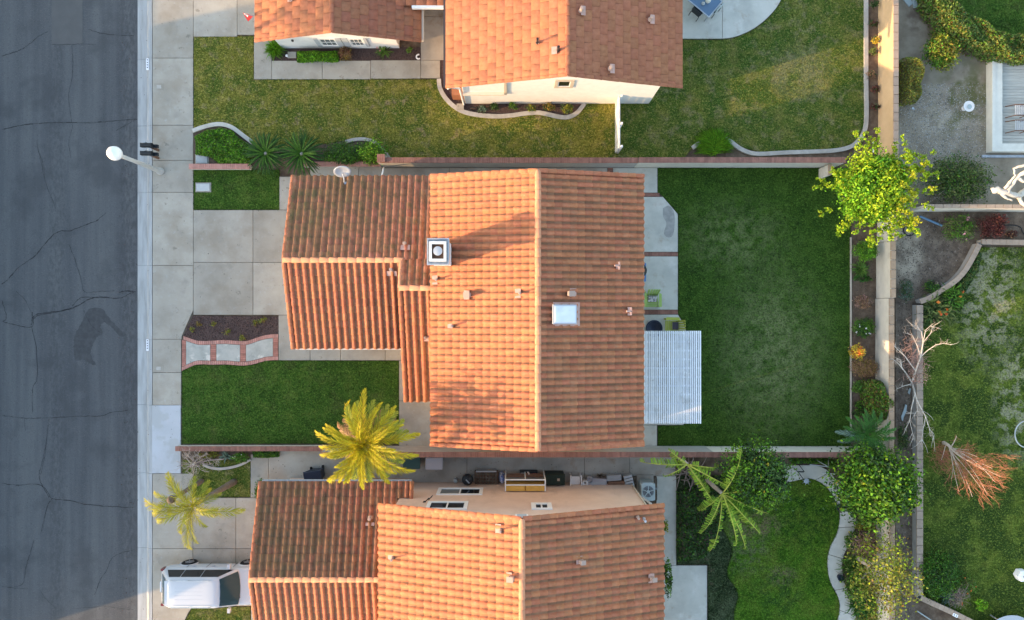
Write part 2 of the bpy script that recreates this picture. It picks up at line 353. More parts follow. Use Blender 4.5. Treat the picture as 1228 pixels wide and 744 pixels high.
def grassm(name, cols, over=(), scale=1.3):
    dk = tuple(x * .38 for x in cols[0]); lt = tuple(min(1, x * 1.9) for x in cols[-1])
    mat(name, cols, scale=scale, detail=10, lo=.38, hi=.62, rough=.8, spec=.12, leaf=.2, over=list(over) + [dict(col=dk, scale=5.5, detail=3, lo=.52, hi=.64, amt=.45), dict(col=dk, scale=13, detail=2, lo=.50, hi=.62, amt=.65), dict(col=lt, scale=10, detail=2, lo=.54, hi=.66, amt=.55), dict(col=lt, scale=24, detail=1, lo=.54, hi=.68, amt=.5)])
grassm('grass_dark', [(0.032, 0.074, 0.010), (0.046, 0.099, 0.012), (0.068, 0.128, 0.018)], [dict(col=(.24, .26, .11), scale=2.4, lo=.32, hi=.58, amt=.85, c=c_(925, 425), r=(4.0, 6.2), soft=.1, detail=8), dict(col=(.22, .245, .10), scale=2.4, lo=.38, hi=.6, amt=.75, c=c_(880, 285), r=(4, 2.6), soft=.1, detail=8)])
grassm('grass_front', [(0.035, 0.083, 0.011), (0.052, 0.120, 0.014), (0.088, 0.147, 0.023)], [dict(col=(.10, .10, .035), scale=1.0, lo=.52, hi=.68, amt=.5)])
grassm('grass_dry', [(0.13, 0.155, 0.022), (0.21, 0.21, 0.030), (0.30, 0.255, 0.062)], [dict(col=(.07, .13, .016), scale=1.4, lo=.47, hi=.60, amt=.9), dict(col=(.32, .26, .13), scale=2.6, lo=.55, hi=.66, amt=.7), dict(col=(.34, .24, .15), scale=1.3, lo=.62, hi=.70, amt=.8)])
grassm('grass_side', [(0.07, 0.125, 0.018), (0.12, 0.16, 0.024), (0.20, 0.195, 0.05)], [dict(col=(.04, .105, .012), scale=1.3, lo=.47, hi=.58, amt=.85), dict(col=(.27, .235, .12), scale=2.2, lo=.53, hi=.66, amt=.7), dict(col=(.30, .26, .14), scale=1.5, lo=.3, hi=.55, amt=.6, c=c_(958, 88), r=(2.0, 1.7))])
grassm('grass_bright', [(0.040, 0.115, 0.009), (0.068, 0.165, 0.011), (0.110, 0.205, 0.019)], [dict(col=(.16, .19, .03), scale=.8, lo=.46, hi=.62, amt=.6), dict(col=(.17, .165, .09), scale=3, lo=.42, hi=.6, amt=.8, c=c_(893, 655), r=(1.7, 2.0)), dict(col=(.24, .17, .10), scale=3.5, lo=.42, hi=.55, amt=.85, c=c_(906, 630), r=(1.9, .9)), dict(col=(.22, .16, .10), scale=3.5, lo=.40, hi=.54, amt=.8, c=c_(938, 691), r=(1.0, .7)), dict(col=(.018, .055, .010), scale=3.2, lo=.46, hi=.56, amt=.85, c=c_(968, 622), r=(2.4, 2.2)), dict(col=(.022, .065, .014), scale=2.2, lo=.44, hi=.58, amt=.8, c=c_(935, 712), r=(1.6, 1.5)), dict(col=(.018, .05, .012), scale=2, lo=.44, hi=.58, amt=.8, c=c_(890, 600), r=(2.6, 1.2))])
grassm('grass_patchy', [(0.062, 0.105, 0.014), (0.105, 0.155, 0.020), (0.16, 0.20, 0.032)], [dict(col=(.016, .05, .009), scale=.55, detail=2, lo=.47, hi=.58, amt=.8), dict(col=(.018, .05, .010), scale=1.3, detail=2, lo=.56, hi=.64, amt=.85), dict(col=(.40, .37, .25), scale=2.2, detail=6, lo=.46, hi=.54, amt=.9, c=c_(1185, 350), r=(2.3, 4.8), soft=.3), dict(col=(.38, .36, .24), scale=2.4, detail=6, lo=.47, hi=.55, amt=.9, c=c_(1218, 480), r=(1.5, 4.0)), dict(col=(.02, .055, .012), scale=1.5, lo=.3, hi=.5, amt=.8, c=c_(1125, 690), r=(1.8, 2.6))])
grassm('grass_ivy', [(0.024, 0.044, 0.014), (0.046, 0.072, 0.026), (0.085, 0.11, 0.05)], [dict(col=(.12, .14, .075), scale=1.6, lo=.48, hi=.62, amt=.6), dict(col=(.014, .03, .008), scale=1.1, lo=.5, hi=.6, amt=.8), dict(col=(.16, .125, .08), scale=1.4, lo=.62, hi=.7, amt=.7)])
# ------------------------------------------------------------------ the setting: ground, road, kerb, pavement
def struct(name, mb, m, parent=None, **k):
    return mb.build(name, m, parent, kind=('structure' if parent is None else None), **k)
g = MB(); g.box(-400, 400, -400, 400, -1.0, -.35); ground = struct('ground', g, M['yard_dirt'])
g = MB(); g.box(-17.95, 60, -60, 60, -.34, -.045); terrain = struct('terrain', g, M['soil'])
g = MB(); g.box(-30.2, XY(163, 0)[0], -150, 150, -.34, -.14); road = struct('road', g, M['asphalt'])
g = MB(); g.sheet(PX([(60, -30), (97, -30), (97, 52), (60, 52)]), -.134); struct('asphalt_patch', g, M['asphalt_patch'], road)
sp = [(305, 205), (310, 150), (330, 115), (350, 70), (375, 35), (430, 40), (450, 70), (490, 110), (530, 150), (500, 152), (470, 120), (435, 95), (420, 115), (430, 140), (400, 165), (385, 200), (380, 235), (400, 275), (375, 272), (350, 255), (312, 255)]
def zp(pts, ox, oy, s): return [(ox + x / s, oy + y / s) for x, y in pts]
rs_ = random.Random(2); g = MB(); g.sheet(PX([(x + rs_.uniform(-.7, .7), y + rs_.uniform(-.7, .7)) for x, y in smooth_line(zp(sp, 0, 360, 3.544) + zp(sp[:1], 0, 360, 3.544), 7)[:-1]]), -.136); struct('oil_stain', g, M['oil_stain'], road)
cracks = [(0, 0, [(0, 235), (70, 212), (115, 185), (150, 155), (195, 130)], 1.5), (0, 0, [(0, 548), (60, 535), (120, 525), (200, 520), (290, 519), (380, 520), (470, 512), (575, 505)], 2.2),
    (0, 0, [(205, 185), (290, 185), (345, 182), (400, 187)], 1.2), (0, 0, [(297, 190), (302, 250), (300, 320), (285, 400), (290, 470), (300, 540), (285, 600), (295, 670)], 1.0), (0, 0, [(370, 122), (430, 138), (500, 146), (565, 148)], 1.6),
    (0, 0, [(575, 505), (530, 530), (485, 555)], 1.3), (0, 0, [(150, 590), (155, 640), (175, 690), (180, 744)], .8),
    (0, 180, [(0, 570), (30, 545), (75, 495), (140, 450), (190, 390), (240, 345), (290, 342), (350, 320), (400, 300), (445, 265)], 2.2), (0, 180, [(285, 400), (310, 460), (335, 540), (350, 600), (400, 602), (480, 598)], 1.1),
    (0, 180, [(130, 715), (150, 698), (210, 690), (270, 680), (320, 665), (370, 635), (420, 625), (500, 630), (545, 610), (570, 602)], 2.6), (0, 180, [(300, 665), (320, 640), (345, 625), (400, 628)], 2.0), (0, 180, [(500, 605), (530, 600), (560, 602)], 4.0),
    (0, 180, [(155, 0), (170, 60), (185, 130), (215, 210), (230, 260)], 1.0), (0, 180, [(130, 690), (125, 744)], 2.0), (0, 180, [(0, 640), (15, 690), (17, 720), (5, 727)], 2.0), (0, 180, [(60, 600), (100, 640), (125, 690)], .8),
    (0, 360, [(0, 90), (40, 103), (125, 115), (135, 80), (165, 62), (235, 52), (300, 35)], 2.0), (0, 360, [(125, 115), (145, 200), (150, 330), (130, 380), (130, 480)], 1.6), (0, 360, [(0, 492), (60, 500), (130, 505), (250, 500), (370, 495), (420, 495), (460, 482), (535, 470)], 1.6),
    (0, 360, [(200, 508), (190, 600), (180, 680), (165, 744)], 1.0), (0, 360, [(350, 45), (380, 105), (420, 140)], 1.0), (0, 360, [(95, 510), (100, 560)], .7),
    (0, 534, [(0, 165), (60, 172), (150, 170), (190, 195), (215, 230), (290, 240), (360, 255), (470, 265), (565, 268)], 2.0), (0, 534, [(215, 230), (195, 260), (175, 340), (165, 380)], 1.5), (0, 534, [(185, 0), (175, 60), (160, 120), (165, 160), (200, 225)], 1.2), (0, 534, [(135, 410), (115, 480), (100, 530), (90, 590), (50, 610), (0, 605)], 1.4), (0, 534, [(50, 612), (110, 616)], 1.0),
    (0, 534, [(560, 450), (500, 465), (465, 490), (450, 530), (420, 575), (395, 640)], 1.3), (0, 534, [(300, 700), (380, 695), (440, 690), (500, 700), (560, 705)], .8), (0, 534, [(160, 620), (190, 660), (220, 690)], .8)]
rc = random.Random(3)
for ox, oy, pts, wd in cracks:
    pl = smooth_line(zp(pts, ox, oy, 3.544), 6); pl = [(a + rc.uniform(-.45, .45), b + rc.uniform(-.45, .45)) for a, b in pl]
    g = MB(); q = PX(pl); n = len(q)
    for i in range(n - 1):
        a = Vector(q[i]); b = Vector(q[i + 1]); d = (b - a).normalized(); nn = Vector((-d.y, d.x)); w0 = wd * .0075 * rc.uniform(.4, 1.5); w1 = w0 * rc.uniform(.7, 1.3)
        g.quad(*[(*t, -.1325) for t in (a - nn * w0, b - nn * w1, b + nn * w1, a + nn * w0)])
    g.build('crack', M['tar'], road)
# kerb and gutter, in cast lengths
joints = [-40, 70, 150.5, 231, 318.5, 407, 486, 568, 658, 790]
kerb = struct('kerb', MB().box(XY(165, 0)[0], XY(182, 0)[0], -17, 17, -.34, -.16), M['kerb_concrete'])
prof = [(163.2, -.137), (175, -.115), (176.8, -.03), (178.6, .018), (182.6, .022)]
for a, b in zip(joints[:-1], joints[1:]):
    y0 = XY(0, b)[1] + .006; y1 = XY(0, a)[1] - .006
    g = MB(); pr = [(XY(x, 0)[0], z) for x, z in prof]; pl = [(pr[0][0], -.3)] + pr + [(pr[-1][0], -.3)]; n = len(pl)
    g.add([(x, y0, z) for x, z in pl] + [(x, y1, z) for x, z in pl], [tuple(range(n)), tuple(range(2 * n - 1, n - 1, -1))] + [(i, n + i, n + (i + 1) % n, (i + 1) % n) for i in range(n)])
    g.build('kerb_length', M['kerb_concrete'], kerb)
def slabs(parent, polys, m, z=.02, gap=.25, name='slab'):
    for pl in polys:
        q = PX(pl); ar = sum(q[i][0] * q[(i + 1) % len(q)][1] - q[(i + 1) % len(q)][0] * q[i][1] for i in range(len(q)))
        if ar < 0: q = q[::-1]
        MB().prism(inset(q, gap / K), z - .09, z, .006).build(name, m, parent)
def rect(x0, x1, y0, y1): return [(x0, y0), (x1, y0), (x1, y1), (x0, y1)]
under = M['soil_dark']
sidewalk = struct('sidewalk', MB().box(XY(182.8, 0)[0], XY(231, 0)[0], -17, 17, -.3, -.035), under)
sw = [rect(183, 232, a, b) for a, b in ((-40, 70), (70, 150.5), (150.5, 192.6), (192.6, 231), (231, 318.5))]
sw += [[(183, 318.5), (232, 318.5), (232, 372), (218, 404), (218, 407), (183, 407)], rect(183, 217.5, 407, 447), rect(183, 217.5, 447, 486), rect(183, 231.5, 568, 658), [(183, 658), (231.5, 658), (231.5, 727), (226, 735), (219, 750), (219, 790), (183, 790)]]
slabs(sidewalk, sw, M['concrete'])
slabs(sidewalk, [rect(181.5, 217, 486, 568)], M['concrete_new'])
for lx, ly in ((191, 104.5), (190.5, 442)):        # meter lids set in the pavement
    a = XY(lx, ly); g = MB(); g.obox((a[0], a[1], .015), (.50, .36, .022)); ld = g.build('meter_lid', M['concrete'], sidewalk)
    g = MB(); g.obox((a[0], a[1], .028), (.22, .17, .008)); g.build('lid_plate', M['edging'], ld)
dw = struct('driveway', MB().prism(PX(rect(233, 345, 253, 378)), -.3, -.035), under)
slabs(dw, [rect(232, 303.5, 252, 315), rect(303.5, 362, 252, 315), rect(232, 303.5, 315, 378), rect(303.5, 362, 315, 378)], M['concrete'])
pth = struct('front_path', MB().prism(PX(rect(336, 345, 215, 250)), -.3, -.035), under)
slabs(pth, [rect(335, 352, 212, 252), rect(334, 372, 378, 432.5), rect(372, 408.5, 410, 432.5), rect(408.5, 462, 410, 432.5), rect(462, 520, 410, 432.5), rect(478.5, 520, 432.5, 481), rect(478.5, 520, 481, 536), rect(520, 743, 520, 534)], M['concrete'])
sy = struct('side_path', MB().prism(PX(rect(374, 780, 202, 214)), -.3, -.035), under)
slabs(sy, [rect(372, 430, 200.6, 240), rect(430, 458, 200.6, 240)], M['concrete'])
slabs(sy, [rect(458, 539, 201.5, 240), rect(539, 640, 201.5, 240), rect(640, 728.5, 201.5, 240)], M['concrete_dark'])
slabs(sy, [rect(735, 788.5, 201.5, 231.5)], M['concrete_patio'])
pat = struct('patio', MB().prism(PX(rect(745, 811, 260, 506)), -.3, -.035), under)
slabs(pat, [[(745, 236.2), (795, 236.2), (813, 257), (813, 302.5), (745, 302.5)], rect(745, 813, 307.6, 371.8), [(745, 377.4), (813, 377.4), (820, 388.5), (823, 398), (820, 440), (745, 440)], rect(745, 820, 440, 510), rect(745, 788, 510, 535)], M['concrete_patio'])
def brick_band(name, poly_a, poly_b, z, m, parent, bw=.1, split=1):
    """soldier bricks between two ground polylines (world), joined as one stuff part"""
    a = [Vector(p) for p in poly_a]; b = [Vector(p) for p in poly_b]; L = sum((a[i + 1] - a[i]).length for i in range(len(a) - 1)); n = max(1, round(L / bw)); g = MB()
    def at(pl, t):
        T = sum((pl[i + 1] - pl[i]).length for i in range(len(pl) - 1)) * t
        for i in range(len(pl) - 1):
            l = (pl[i + 1] - pl[i]).length
            if T <= l or i == len(pl) - 2: return pl[i] + (pl[i + 1] - pl[i]) * min(1, T / max(l, 1e-6))
            T -= l
    for i in range(n):
        t0 = (i + .06) / n; t1 = (i + .94) / n; p = [at(a, t0), at(a, t1), at(b, t1), at(b, t0)]
        for s in range(split):
            f0 = (s + .03) / split; f1 = (s + .97) / split
            g.prism([tuple(p[0].lerp(p[3], f0)), tuple(p[1].lerp(p[2], f0)), tuple(p[1].lerp(p[2], f1)), tuple(p[0].lerp(p[3], f1))], z - .07, z + rc.uniform(-.003, .003))
    o = g.build(name, m, parent, kind='stuff'); return o
for x0, x1, y0, y1 in ((771, 791, 231.6, 236.1), (771, 813, 302.7, 307.4), (771, 813, 371.9, 377.3)):
    brick_band('brick_strip', PX([(x0 - 20, y0), (x1, y0)]), PX([(x0 - 20, y1), (x1, y1)]), .021, M['brick_brown'], pat)
brick_band('brick_strip', PX([(729, 201.5), (729, 240)]), PX([(734.6, 201.5), (734.6, 240)]), .021, M['brick_brown'], sy)
# curving brick-edged walkway
wk = struct('walkway', MB().prism(PX([(222, 410), (330, 410), (330, 430), (222, 434)]), -.3, -.035), under)
up = smooth_line([(220, 403), (233, 407.6), (239.6, 409), (253, 408.8), (269, 407.9), (290, 409.2), (298.5, 408.4), (312.6, 403.5), (324, 401.2), (333.7, 401)], 4)
dn = smooth_line([(218, 445.2), (228, 440.5), (237, 437.4), (255.6, 437.6), (272, 437.4), (290, 438.8), (304.6, 437), (319.5, 432.9), (333.7, 432.2)], 4)
def shift(pl, d): return [(x, y + d) for x, y in pl]
brick_band('brick_edge', PX(up), PX(shift(up, 4.6)), .022, M['brick_pale'], wk)
brick_band('brick_edge', PX(dn), PX(shift(dn, -4.6)), .022, M['brick_pale'], wk)
def yat(pl, x): return float(np.interp(x, [p[0] for p in pl], [p[1] for p in pl]))
bands = [(218.3, 223.2), (252.3, 259.5), (288, 295), (327.5, 333.7)]
for x0, x1 in bands:
    brick_band('brick_strip', PX([(x0, yat(up, x0) + 4.8), (x0, yat(dn, x0) - 4.8)]), PX([(x1, yat(up, x1) + 4.8), (x1, yat(dn, x1) - 4.8)]), .022, M['brick'], wk)
for (a0, x0), (x1, b1) in zip(bands[:-1], bands[1:]):
    xs = np.linspace(x0, x1, 7)
    slabs(wk, [[(x, yat(up, x) + 4.8) for x in xs] + [(x, yat(dn, x) - 4.8) for x in xs[::-1]]], M['walk_panel'], .018, .1)
# upper neighbour's concrete
nd = struct('driveway', MB().prism(PX(rect(234, 304, -60, 42)), -.3, -.035), under)
slabs(nd, [rect(232, 284.5, -60, 44.5), rect(284.5, 330, -60, 42.3)], M['concrete'])
nw = struct('front_path', MB().prism(PX(rect(308, 522, 76, 92)), -.3, -.035), under)
slabs(nw, [rect(304.5, 326, 44, 95.5), rect(326, 386.5, 73, 95.5), rect(386.5, 444.5, 73, 95.5), rect(444.5, 504.5, 72.5, 94.8), rect(504.5, 528, 72.5, 94.2)], M['concrete'])
slabs(nw, [rect(504.5, 535, 20, 72.5), rect(504.5, 545, -30, 20)], M['concrete_dark'])
np_ = struct('patio', MB().prism(PX(rect(800, 860, -30, 40)), -.3, -.035), under)
arc = smooth_line([(866, 47), (880, 45), (897, 38.5), (912, 29), (925, 17), (934, 5), (940, -10), (943, -40)], 4)
slabs(np_, [[(800, -40), (866, -40), (866, 47), (800, 47)]], M['concrete_patio'], .04)
slabs(np_, [[(866, -40)] + arc[::-1]], M['concrete_patio'], .04)
# lower neighbour's concrete
ld_ = struct('driveway', MB().prism(PX(rect(234, 340, 600, 720)), -.3, -.035), under)
slabs(ld_, [rect(231.5, 283, 597, 658), rect(283, 340, 597, 658), rect(300.5, 322, 545, 597), rect(322, 420, 541, 597), rect(231.5, 283, 658, 727), rect(283, 345, 658, 727), rect(301, 345, 727, 780)], M['concrete'])
ls = struct('side_path', MB().prism(PX(rect(425, 790, 552, 590)), -.3, -.035), under)
slabs(ls, [rect(420, 560, 541, 600), rect(560, 701, 541, 600), rect(701, 755, 541, 600), rect(755, 810, 541, 571)], M['concrete_dark'])
slabs(ls, [rect(787, 811, 571, 678), rect(770, 848, 678, 800)], M['concrete_patio'])
inn = smooth_line([(925, 586), (933.4, 582), (956, 576.4), (973, 574.4), (990, 583.4), (1001, 599), (1006.8, 616), (1004, 638.5), (995.6, 655.5), (992, 675), (995.6, 698), (1005.5, 717.6), (1006, 737), (998, 760)], 4)
outr = smooth_line([(925, 572), (936, 562), (953, 558), (985, 560), (1003, 576), (1014, 596), (1024, 612), (1026.6, 627), (1021, 647), (1012, 666), (1010, 682), (1013, 700), (1024, 722), (1026, 744), (1022, 764)], 4)
cp = struct('garden_path', MB().prism(PX(inn[3:-3] + outr[::-1][3:-3]), -.3, -.035), under)
def sub(pl, a, b): 
    n = len(pl) - 1; return [pl[i] for i in range(round(a * n), round(b * n) + 1)]
for a, b in zip([0, .13, .25, .37, .52, .66, .8, .91], [.13, .25, .37, .52, .66, .8, .91, 1]):
    slabs(cp, [sub(inn, a, b) + sub(outr, a, b)[::-1]], M['concrete_patio'], .025, .3)

# ------------------------------------------------------------------ planting beds
def bed(name, px, m, z=-.02): return struct(name, MB().prism(PX(px), z - .2, z), M[m])
mul = [(231.5, 379), (334, 380), (334, 401.2)] + up[::-1]
bed('mulch_bed', mul, 'mulch', .005)
bed('planting_bed', rect(320, 505, 57, 73), 'mulch', .0)
bb = smooth_line([(529, 95), (530, 105), (536, 116), (546, 126), (558, 132.5), (575, 136), (595, 137.5), (612, 136.5), (630, 134), (645, 133), (657, 135), (670, 138), (680, 138.5), (690, 134), (699, 123)], 5)
bed('planting_bed', [(527, 20), (558, 20), (558, 118), (699, 118)] + bb[::-1], 'mulch', .0)
bed('planting_bed', rect(1039.5, 1056, -40, 186) , 'soil', .0)
bed('planting_bed', [(870, 183), (900, 187), (1022, 183), (1040, 168), (1056, 168), (1056, 191), (870, 191)], 'soil', .004)
bed('planting_bed', rect(1020.5, 1056, 270, 560), 'soil', .0)
bed('planting_bed', [(232, 156), (262, 150), (283, 158), (300, 170), (330, 178), (372, 176), (420, 168), (440, 168), (456, 176), (465, 190), (465, 199), (232, 199)], 'soil', .006)
bed('planting_bed', rect(218, 333, 540, 552), 'soil', .004)
bed('planting_bed', [(985, 545), (1060, 545), (1062, 800), (1000, 800), (1024, 722), (1011, 690), (1022, 645), (1026, 620), (1000, 575)], 'soil', .003)
bed('gravel_yard', [(1074, -60), (1260, -60), (1260, 250), (1074, 250)], 'yard_dirt', .0)
bed('planting_bed', [(1074, 250), (1260, 250), (1260, 292), (1172, 292), (1155, 330), (1125, 352), (1097, 366), (1097, 820), (1074, 820)], 'soil_dark', .0)
# edging kerbs of the lawns
def edge(px, wl, wr, z1, m='edging', label=None):
    pts = PX(smooth_line(px, 3)); o = thing('lawn_edging', label, 'edging', (*pts[0], 0)); n = max(2, len(pts) // 4)
    for i in range(0, len(pts) - 1, n):
        seg = pts[i:i + n + 1]
        if len(seg) > 1: MB().strip(seg, wl, wr, -.05, z1 + .0001 * (i % 7)).build('edging_stone', M[m], o)
    return o
edge([(p[0], p[1]) for p in bb[::2]], .0, .21, .06, label='curving pale concrete edging round the flower bed of the upper house')
edge([(232, 158), (245, 153.5), (262, 150), (277, 153), (290, 162), (303, 172)], .12, .08, .10, 'block_white', 'whitish concrete edging curling round the low hedge beside the pavement')
edge([(415, 171), (425, 168.5), (438, 168), (450, 172), (460, 181), (467, 191)], .1, .06, .08, label='thin curved edging behind the two round shrubs left of the long brick wall')
edge([(1038, -40), (1038, 40), (1038, 100), (1038.5, 140), (1036, 158), (1028, 170), (1018, 177), (1000, 181), (970, 182.5), (940, 183.5), (915, 185), (900, 184), (886, 178), (872, 168), (858, 166), (843, 169), (830, 178)], .1, .1, .08, label='long pale edging along the right and lower side of the upper back lawn')
edge([(1020, 285), (1020, 400), (1020, 515)], .035, .035, .05, 'trim_tan', label='thin straight timber edging between the dark back lawn and the shrub bed')
edge([(244, 557), (254, 561), (266, 562), (280, 560), (292, 556), (301, 551)], .06, .06, .09, label='curved stone edging under the bare shrub by the lower driveway')

# ------------------------------------------------------------------ lawns
def lawn(px, m, label, seed, dens=520, hmin=.03, hmax=.065, z=.0):
    struct('lawn', MB().prism(PX(px), -.2, z), M[m])
    q = PX(px); r = np.random.default_rng(seed); xs = [p[0] for p in q]; ys = [p[1] for p in q]
    x0, x1, y0, y1 = min(xs), max(xs), min(ys), max(ys); n = int((x1 - x0) * (y1 - y0) * dens)
    x = r.uniform(x0, x1, n); y = r.uniform(y0, y1, n); k = inside(q, x, y)
    lim = (np.abs(x) < 26.5) & (np.abs(y) < 16.5); k &= lim
    x = x[k]; y = y[k]
    Q = np.array(q); D = np.roll(Q, -1, 0) - Q; L = np.hypot(*D.T); nb = int(L.sum() * 55); ei = r.choice(len(Q), nb, p=L / L.sum()); tt = r.uniform(0, 1, nb)[:, None]
    bp = Q[ei] + D[ei] * tt + r.normal(0, .022, (nb, 2)); bp = bp[(np.abs(bp[:, 0]) < 26.5) & (np.abs(bp[:, 1]) < 16.5)]; x = np.r_[x, bp[:, 0]]; y = np.r_[y, bp[:, 1]]
    n = len(x); a = r.uniform(0, 2 * np.pi, n); h = r.uniform(hmin, hmax, n); wd = r.uniform(.008, .018, n); ln = r.uniform(.02, .07, n); b = r.uniform(0, 2 * np.pi, n)
    V = np.zeros((n, 3, 3)); V[:, 0] = np.c_[x + wd * np.cos(a), y + wd * np.sin(a), np.full(n, z - .005)]; V[:, 1] = np.c_[x - wd * np.cos(a), y - wd * np.sin(a), np.full(n, z - .005)]
    V[:, 2] = np.c_[x + ln * np.cos(b), y + ln * np.sin(b), z + h]
    me = npmesh('grass', V.reshape(-1, 3), np.arange(3 * n).reshape(-1, 3), M[m]); o = link('grass', me, None); tag(o, label, 'grass', kind='stuff')
lawn([(789, 202), (1020, 202), (1020, 535), (789, 535), (789, 511), (821, 510), (824, 398), (821, 388), (813.5, 377), (813.5, 256.5), (795.5, 235.5), (789, 231)], 'grass_dark', 'dark green rectangular back lawn with paler worn middle behind the tiled house', 1)
lawn([(218.5, 446)] + [(x, y + .5) for x, y in dn[2:]] + [(478, 433), (478, 532), (218.5, 532)], 'grass_front', 'square of dark green front lawn below the curving brick walkway', 2)
lawn(rect(232.5, 335, 204, 251.5), 'grass_front', 'small strip of green lawn between pavement and driveway, with a utility lid in it', 3)
lawn([(232.5, 45)] + [(304, 43.5), (304, 96), (527, 95.5)] + [(x - .8, y + 3.5) for x, y in bb[2:-2]] + [(702, 124), (741, 124), (741, 190), (467, 190), (460, 181), (440, 167), (420, 167), (372, 176), (330, 178), (303, 171), (290, 161), (277, 152), (262, 149), (232.5, 157)], 'grass_dry', 'patchy yellow-green front lawn of the upper house', 4)
lawn([(741, 124), (778, 124), (778, 48), (866, 48)] + [(x + .3, y + .8) for x, y in arc] + [(1036, -40), (1036, 150), (1028, 168), (1018, 174), (1000, 179), (915, 183), (886, 176), (872, 166), (858, 164), (843, 168), (830, 178), (820, 190), (741, 190)], 'grass_side', 'mottled back lawn of the upper house right of the white picket fence', 5)
WAVE = smooth_line([(870, 592), (862, 612), (868, 636), (878, 660), (872, 688), (885, 712), (880, 742), (890, 800)], 4)
lawn([(870, 591), (925, 587)] + [(x - .4, y + .4) for x, y in inn] + [(998, 800)] + WAVE[::-1], 'grass_bright', 'bright green lawn inside the curving concrete garden path', 6, hmax=.09)
lawn([(812, 571), (925, 571), (925, 587), (870, 591)] + WAVE + [(849, 800), (849, 677), (812, 677)], 'grass_ivy', 'dull dark ground cover beside the lower patio slab', 7, hmin=.04, hmax=.12, dens=420)
lawn([(219, 549), (300, 549), (300, 596), (219, 596)], 'grass_side', 'small patch of mixed grass by the lower driveway under the bare shrub', 8)
lawn([(231, 728), (300, 728), (300, 790), (219, 790), (219, 752)], 'grass_side', 'yellowish strip of grass beside the parked white car', 9)
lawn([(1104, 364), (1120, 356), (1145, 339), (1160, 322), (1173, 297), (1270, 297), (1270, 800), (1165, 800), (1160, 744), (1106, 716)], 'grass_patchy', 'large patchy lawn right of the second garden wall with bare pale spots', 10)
lawn([(1125, -50), (1150, 20), (1180, 36), (1210, 46), (1270, 46), (1270, -50)], 'grass_front', 'dark corner of lawn above the sweeping hedge', 11, z=.008)

# ------------------------------------------------------------------ loose ground: stones, chips, clods
def scatter(name, label, cat, px, m, dens, s0, s1, seed, z=.0, flat=.5, parent=None, mask=None):
    q = PX(px); r = np.random.default_rng(seed); xs = [p[0] for p in q]; ys = [p[1] for p in q]
    n = int((max(xs) - min(xs)) * (max(ys) - min(ys)) * dens); x = r.uniform(min(xs), max(xs), n); y = r.uniform(min(ys), max(ys), n); k = inside(q, x, y)
    if mask: k &= mask(x, y, r)
    x = x[k]; y = y[k]; n = len(x); s = r.uniform(s0, s1, n)[:, None, None]
    base = np.array([(1, 0, 0), (-1, 0, 0), (0, 1, 0), (0, -1, 0), (0, 0, 1), (0, 0, -1)], float) * r.uniform(.6, 1.3, (n, 6, 1)); a = r.uniform(0, 6.28, n)
    c, sn = np.cos(a)[:, None], np.sin(a)[:, None]; V = np.stack([base[..., 0] * c - base[..., 1] * sn, base[..., 0] * sn + base[..., 1] * c, base[..., 2] * flat], -1) * s + np.stack([x, y, np.full(n, z)], -1)[:, None]
    F = np.array([(0, 2, 4), (2, 1, 4), (1, 3, 4), (3, 0, 4), (2, 0, 5), (1, 2, 5), (3, 1, 5), (0, 3, 5)]); F = (F[None] + (np.arange(n) * 6)[:, None, None]).reshape(-1, 3)
    o = link(name, npmesh(name, V.reshape(-1, 3), F, M[m]), parent); tag(o, label, cat, kind='stuff')
gc = np.array(c_(1115, 165))
scatter('gravel', 'grey gravel spread over the upper right yard', 'gravel', rect(1079, 1186, 100, 246), 'stone_chip', 330, .012, .035, 21, mask=lambda x, y, r: r.uniform(0, 1, len(x)) < np.clip(1.5 - np.hypot((x - gc[0]) / 2.6, (y - gc[1]) / 3.2), .02, 1))
scatter('bark_chips', 'brown bark mulch in the bed above the brick walkway', 'mulch', mul, 'mulch_chip', 260, .012, .04, 22, .008, .35)
scatter('soil_clods', 'dark soil crumbs and litter between the two garden walls', 'soil', [(1076, 254), (1165, 254), (1165, 295), (1130, 345), (1096, 362), (1096, 744), (1076, 744)], 'soil_clod', 130, .012, .035, 23)
scatter('soil_clods', 'small clods on the bare bed beside the dark back lawn', 'soil', rect(1021, 1050, 285, 505), 'soil_clod', 90, .01, .03, 24)
scatter('bark_chips', 'dark bark mulch along the flower beds of the upper house', 'mulch', rect(322, 503, 60, 72), 'mulch_chip', 200, .012, .035, 25)
scatter('bark_chips', 'dark bark mulch inside the curved bed below the upper house wall', 'mulch', [(532, 96), (556, 124), (694, 124), (680, 136), (655, 133), (600, 135), (560, 131), (540, 117)], 'mulch_chip', 200, .012, .035, 26)

# ------------------------------------------------------------------ garden walls with caps
def wall(label, a, b, inner, th, z, m, capm, brick=.105, over=.02, caph=.06, name='garden_wall', cap_name='cap_brick', big=False):
    """a,b world xy of the inner base line; wall extends th to the side given by inner (+1 left of a->b)"""
    a = Vector(a); b = Vector(b); d = (b - a).normalized(); nn = Vector((-d.y, d.x)) * inner; o = thing(name, label, 'wall', (a.x, a.y, 0))
    MB().prism([tuple(a), tuple(b), tuple(b + nn * th), tuple(a + nn * th)], -.2, z - caph).build('blockwork', M[m], o)
    L = (b - a).length; n = max(1, round(L / brick)); g = MB()
    for i in range(n):
        p = a + d * (L * (i + .03) / n); q = a + d * (L * (i + .97) / n); jz = rc.uniform(-.004, .004)
        pl = [tuple(p - nn * over), tuple(q - nn * over), tuple(q + nn * (th + over)), tuple(p + nn * (th + over))]
        if big: MB().prism(pl, z - caph + .0005, z + jz).build(cap_name, M[capm], o)
        else: g.prism(pl, z - caph + .0005, z + jz)
    if not big: g.build(cap_name, M[capm], o, kind='stuff')
    return o
def base(px, py): return (XY(px, py))
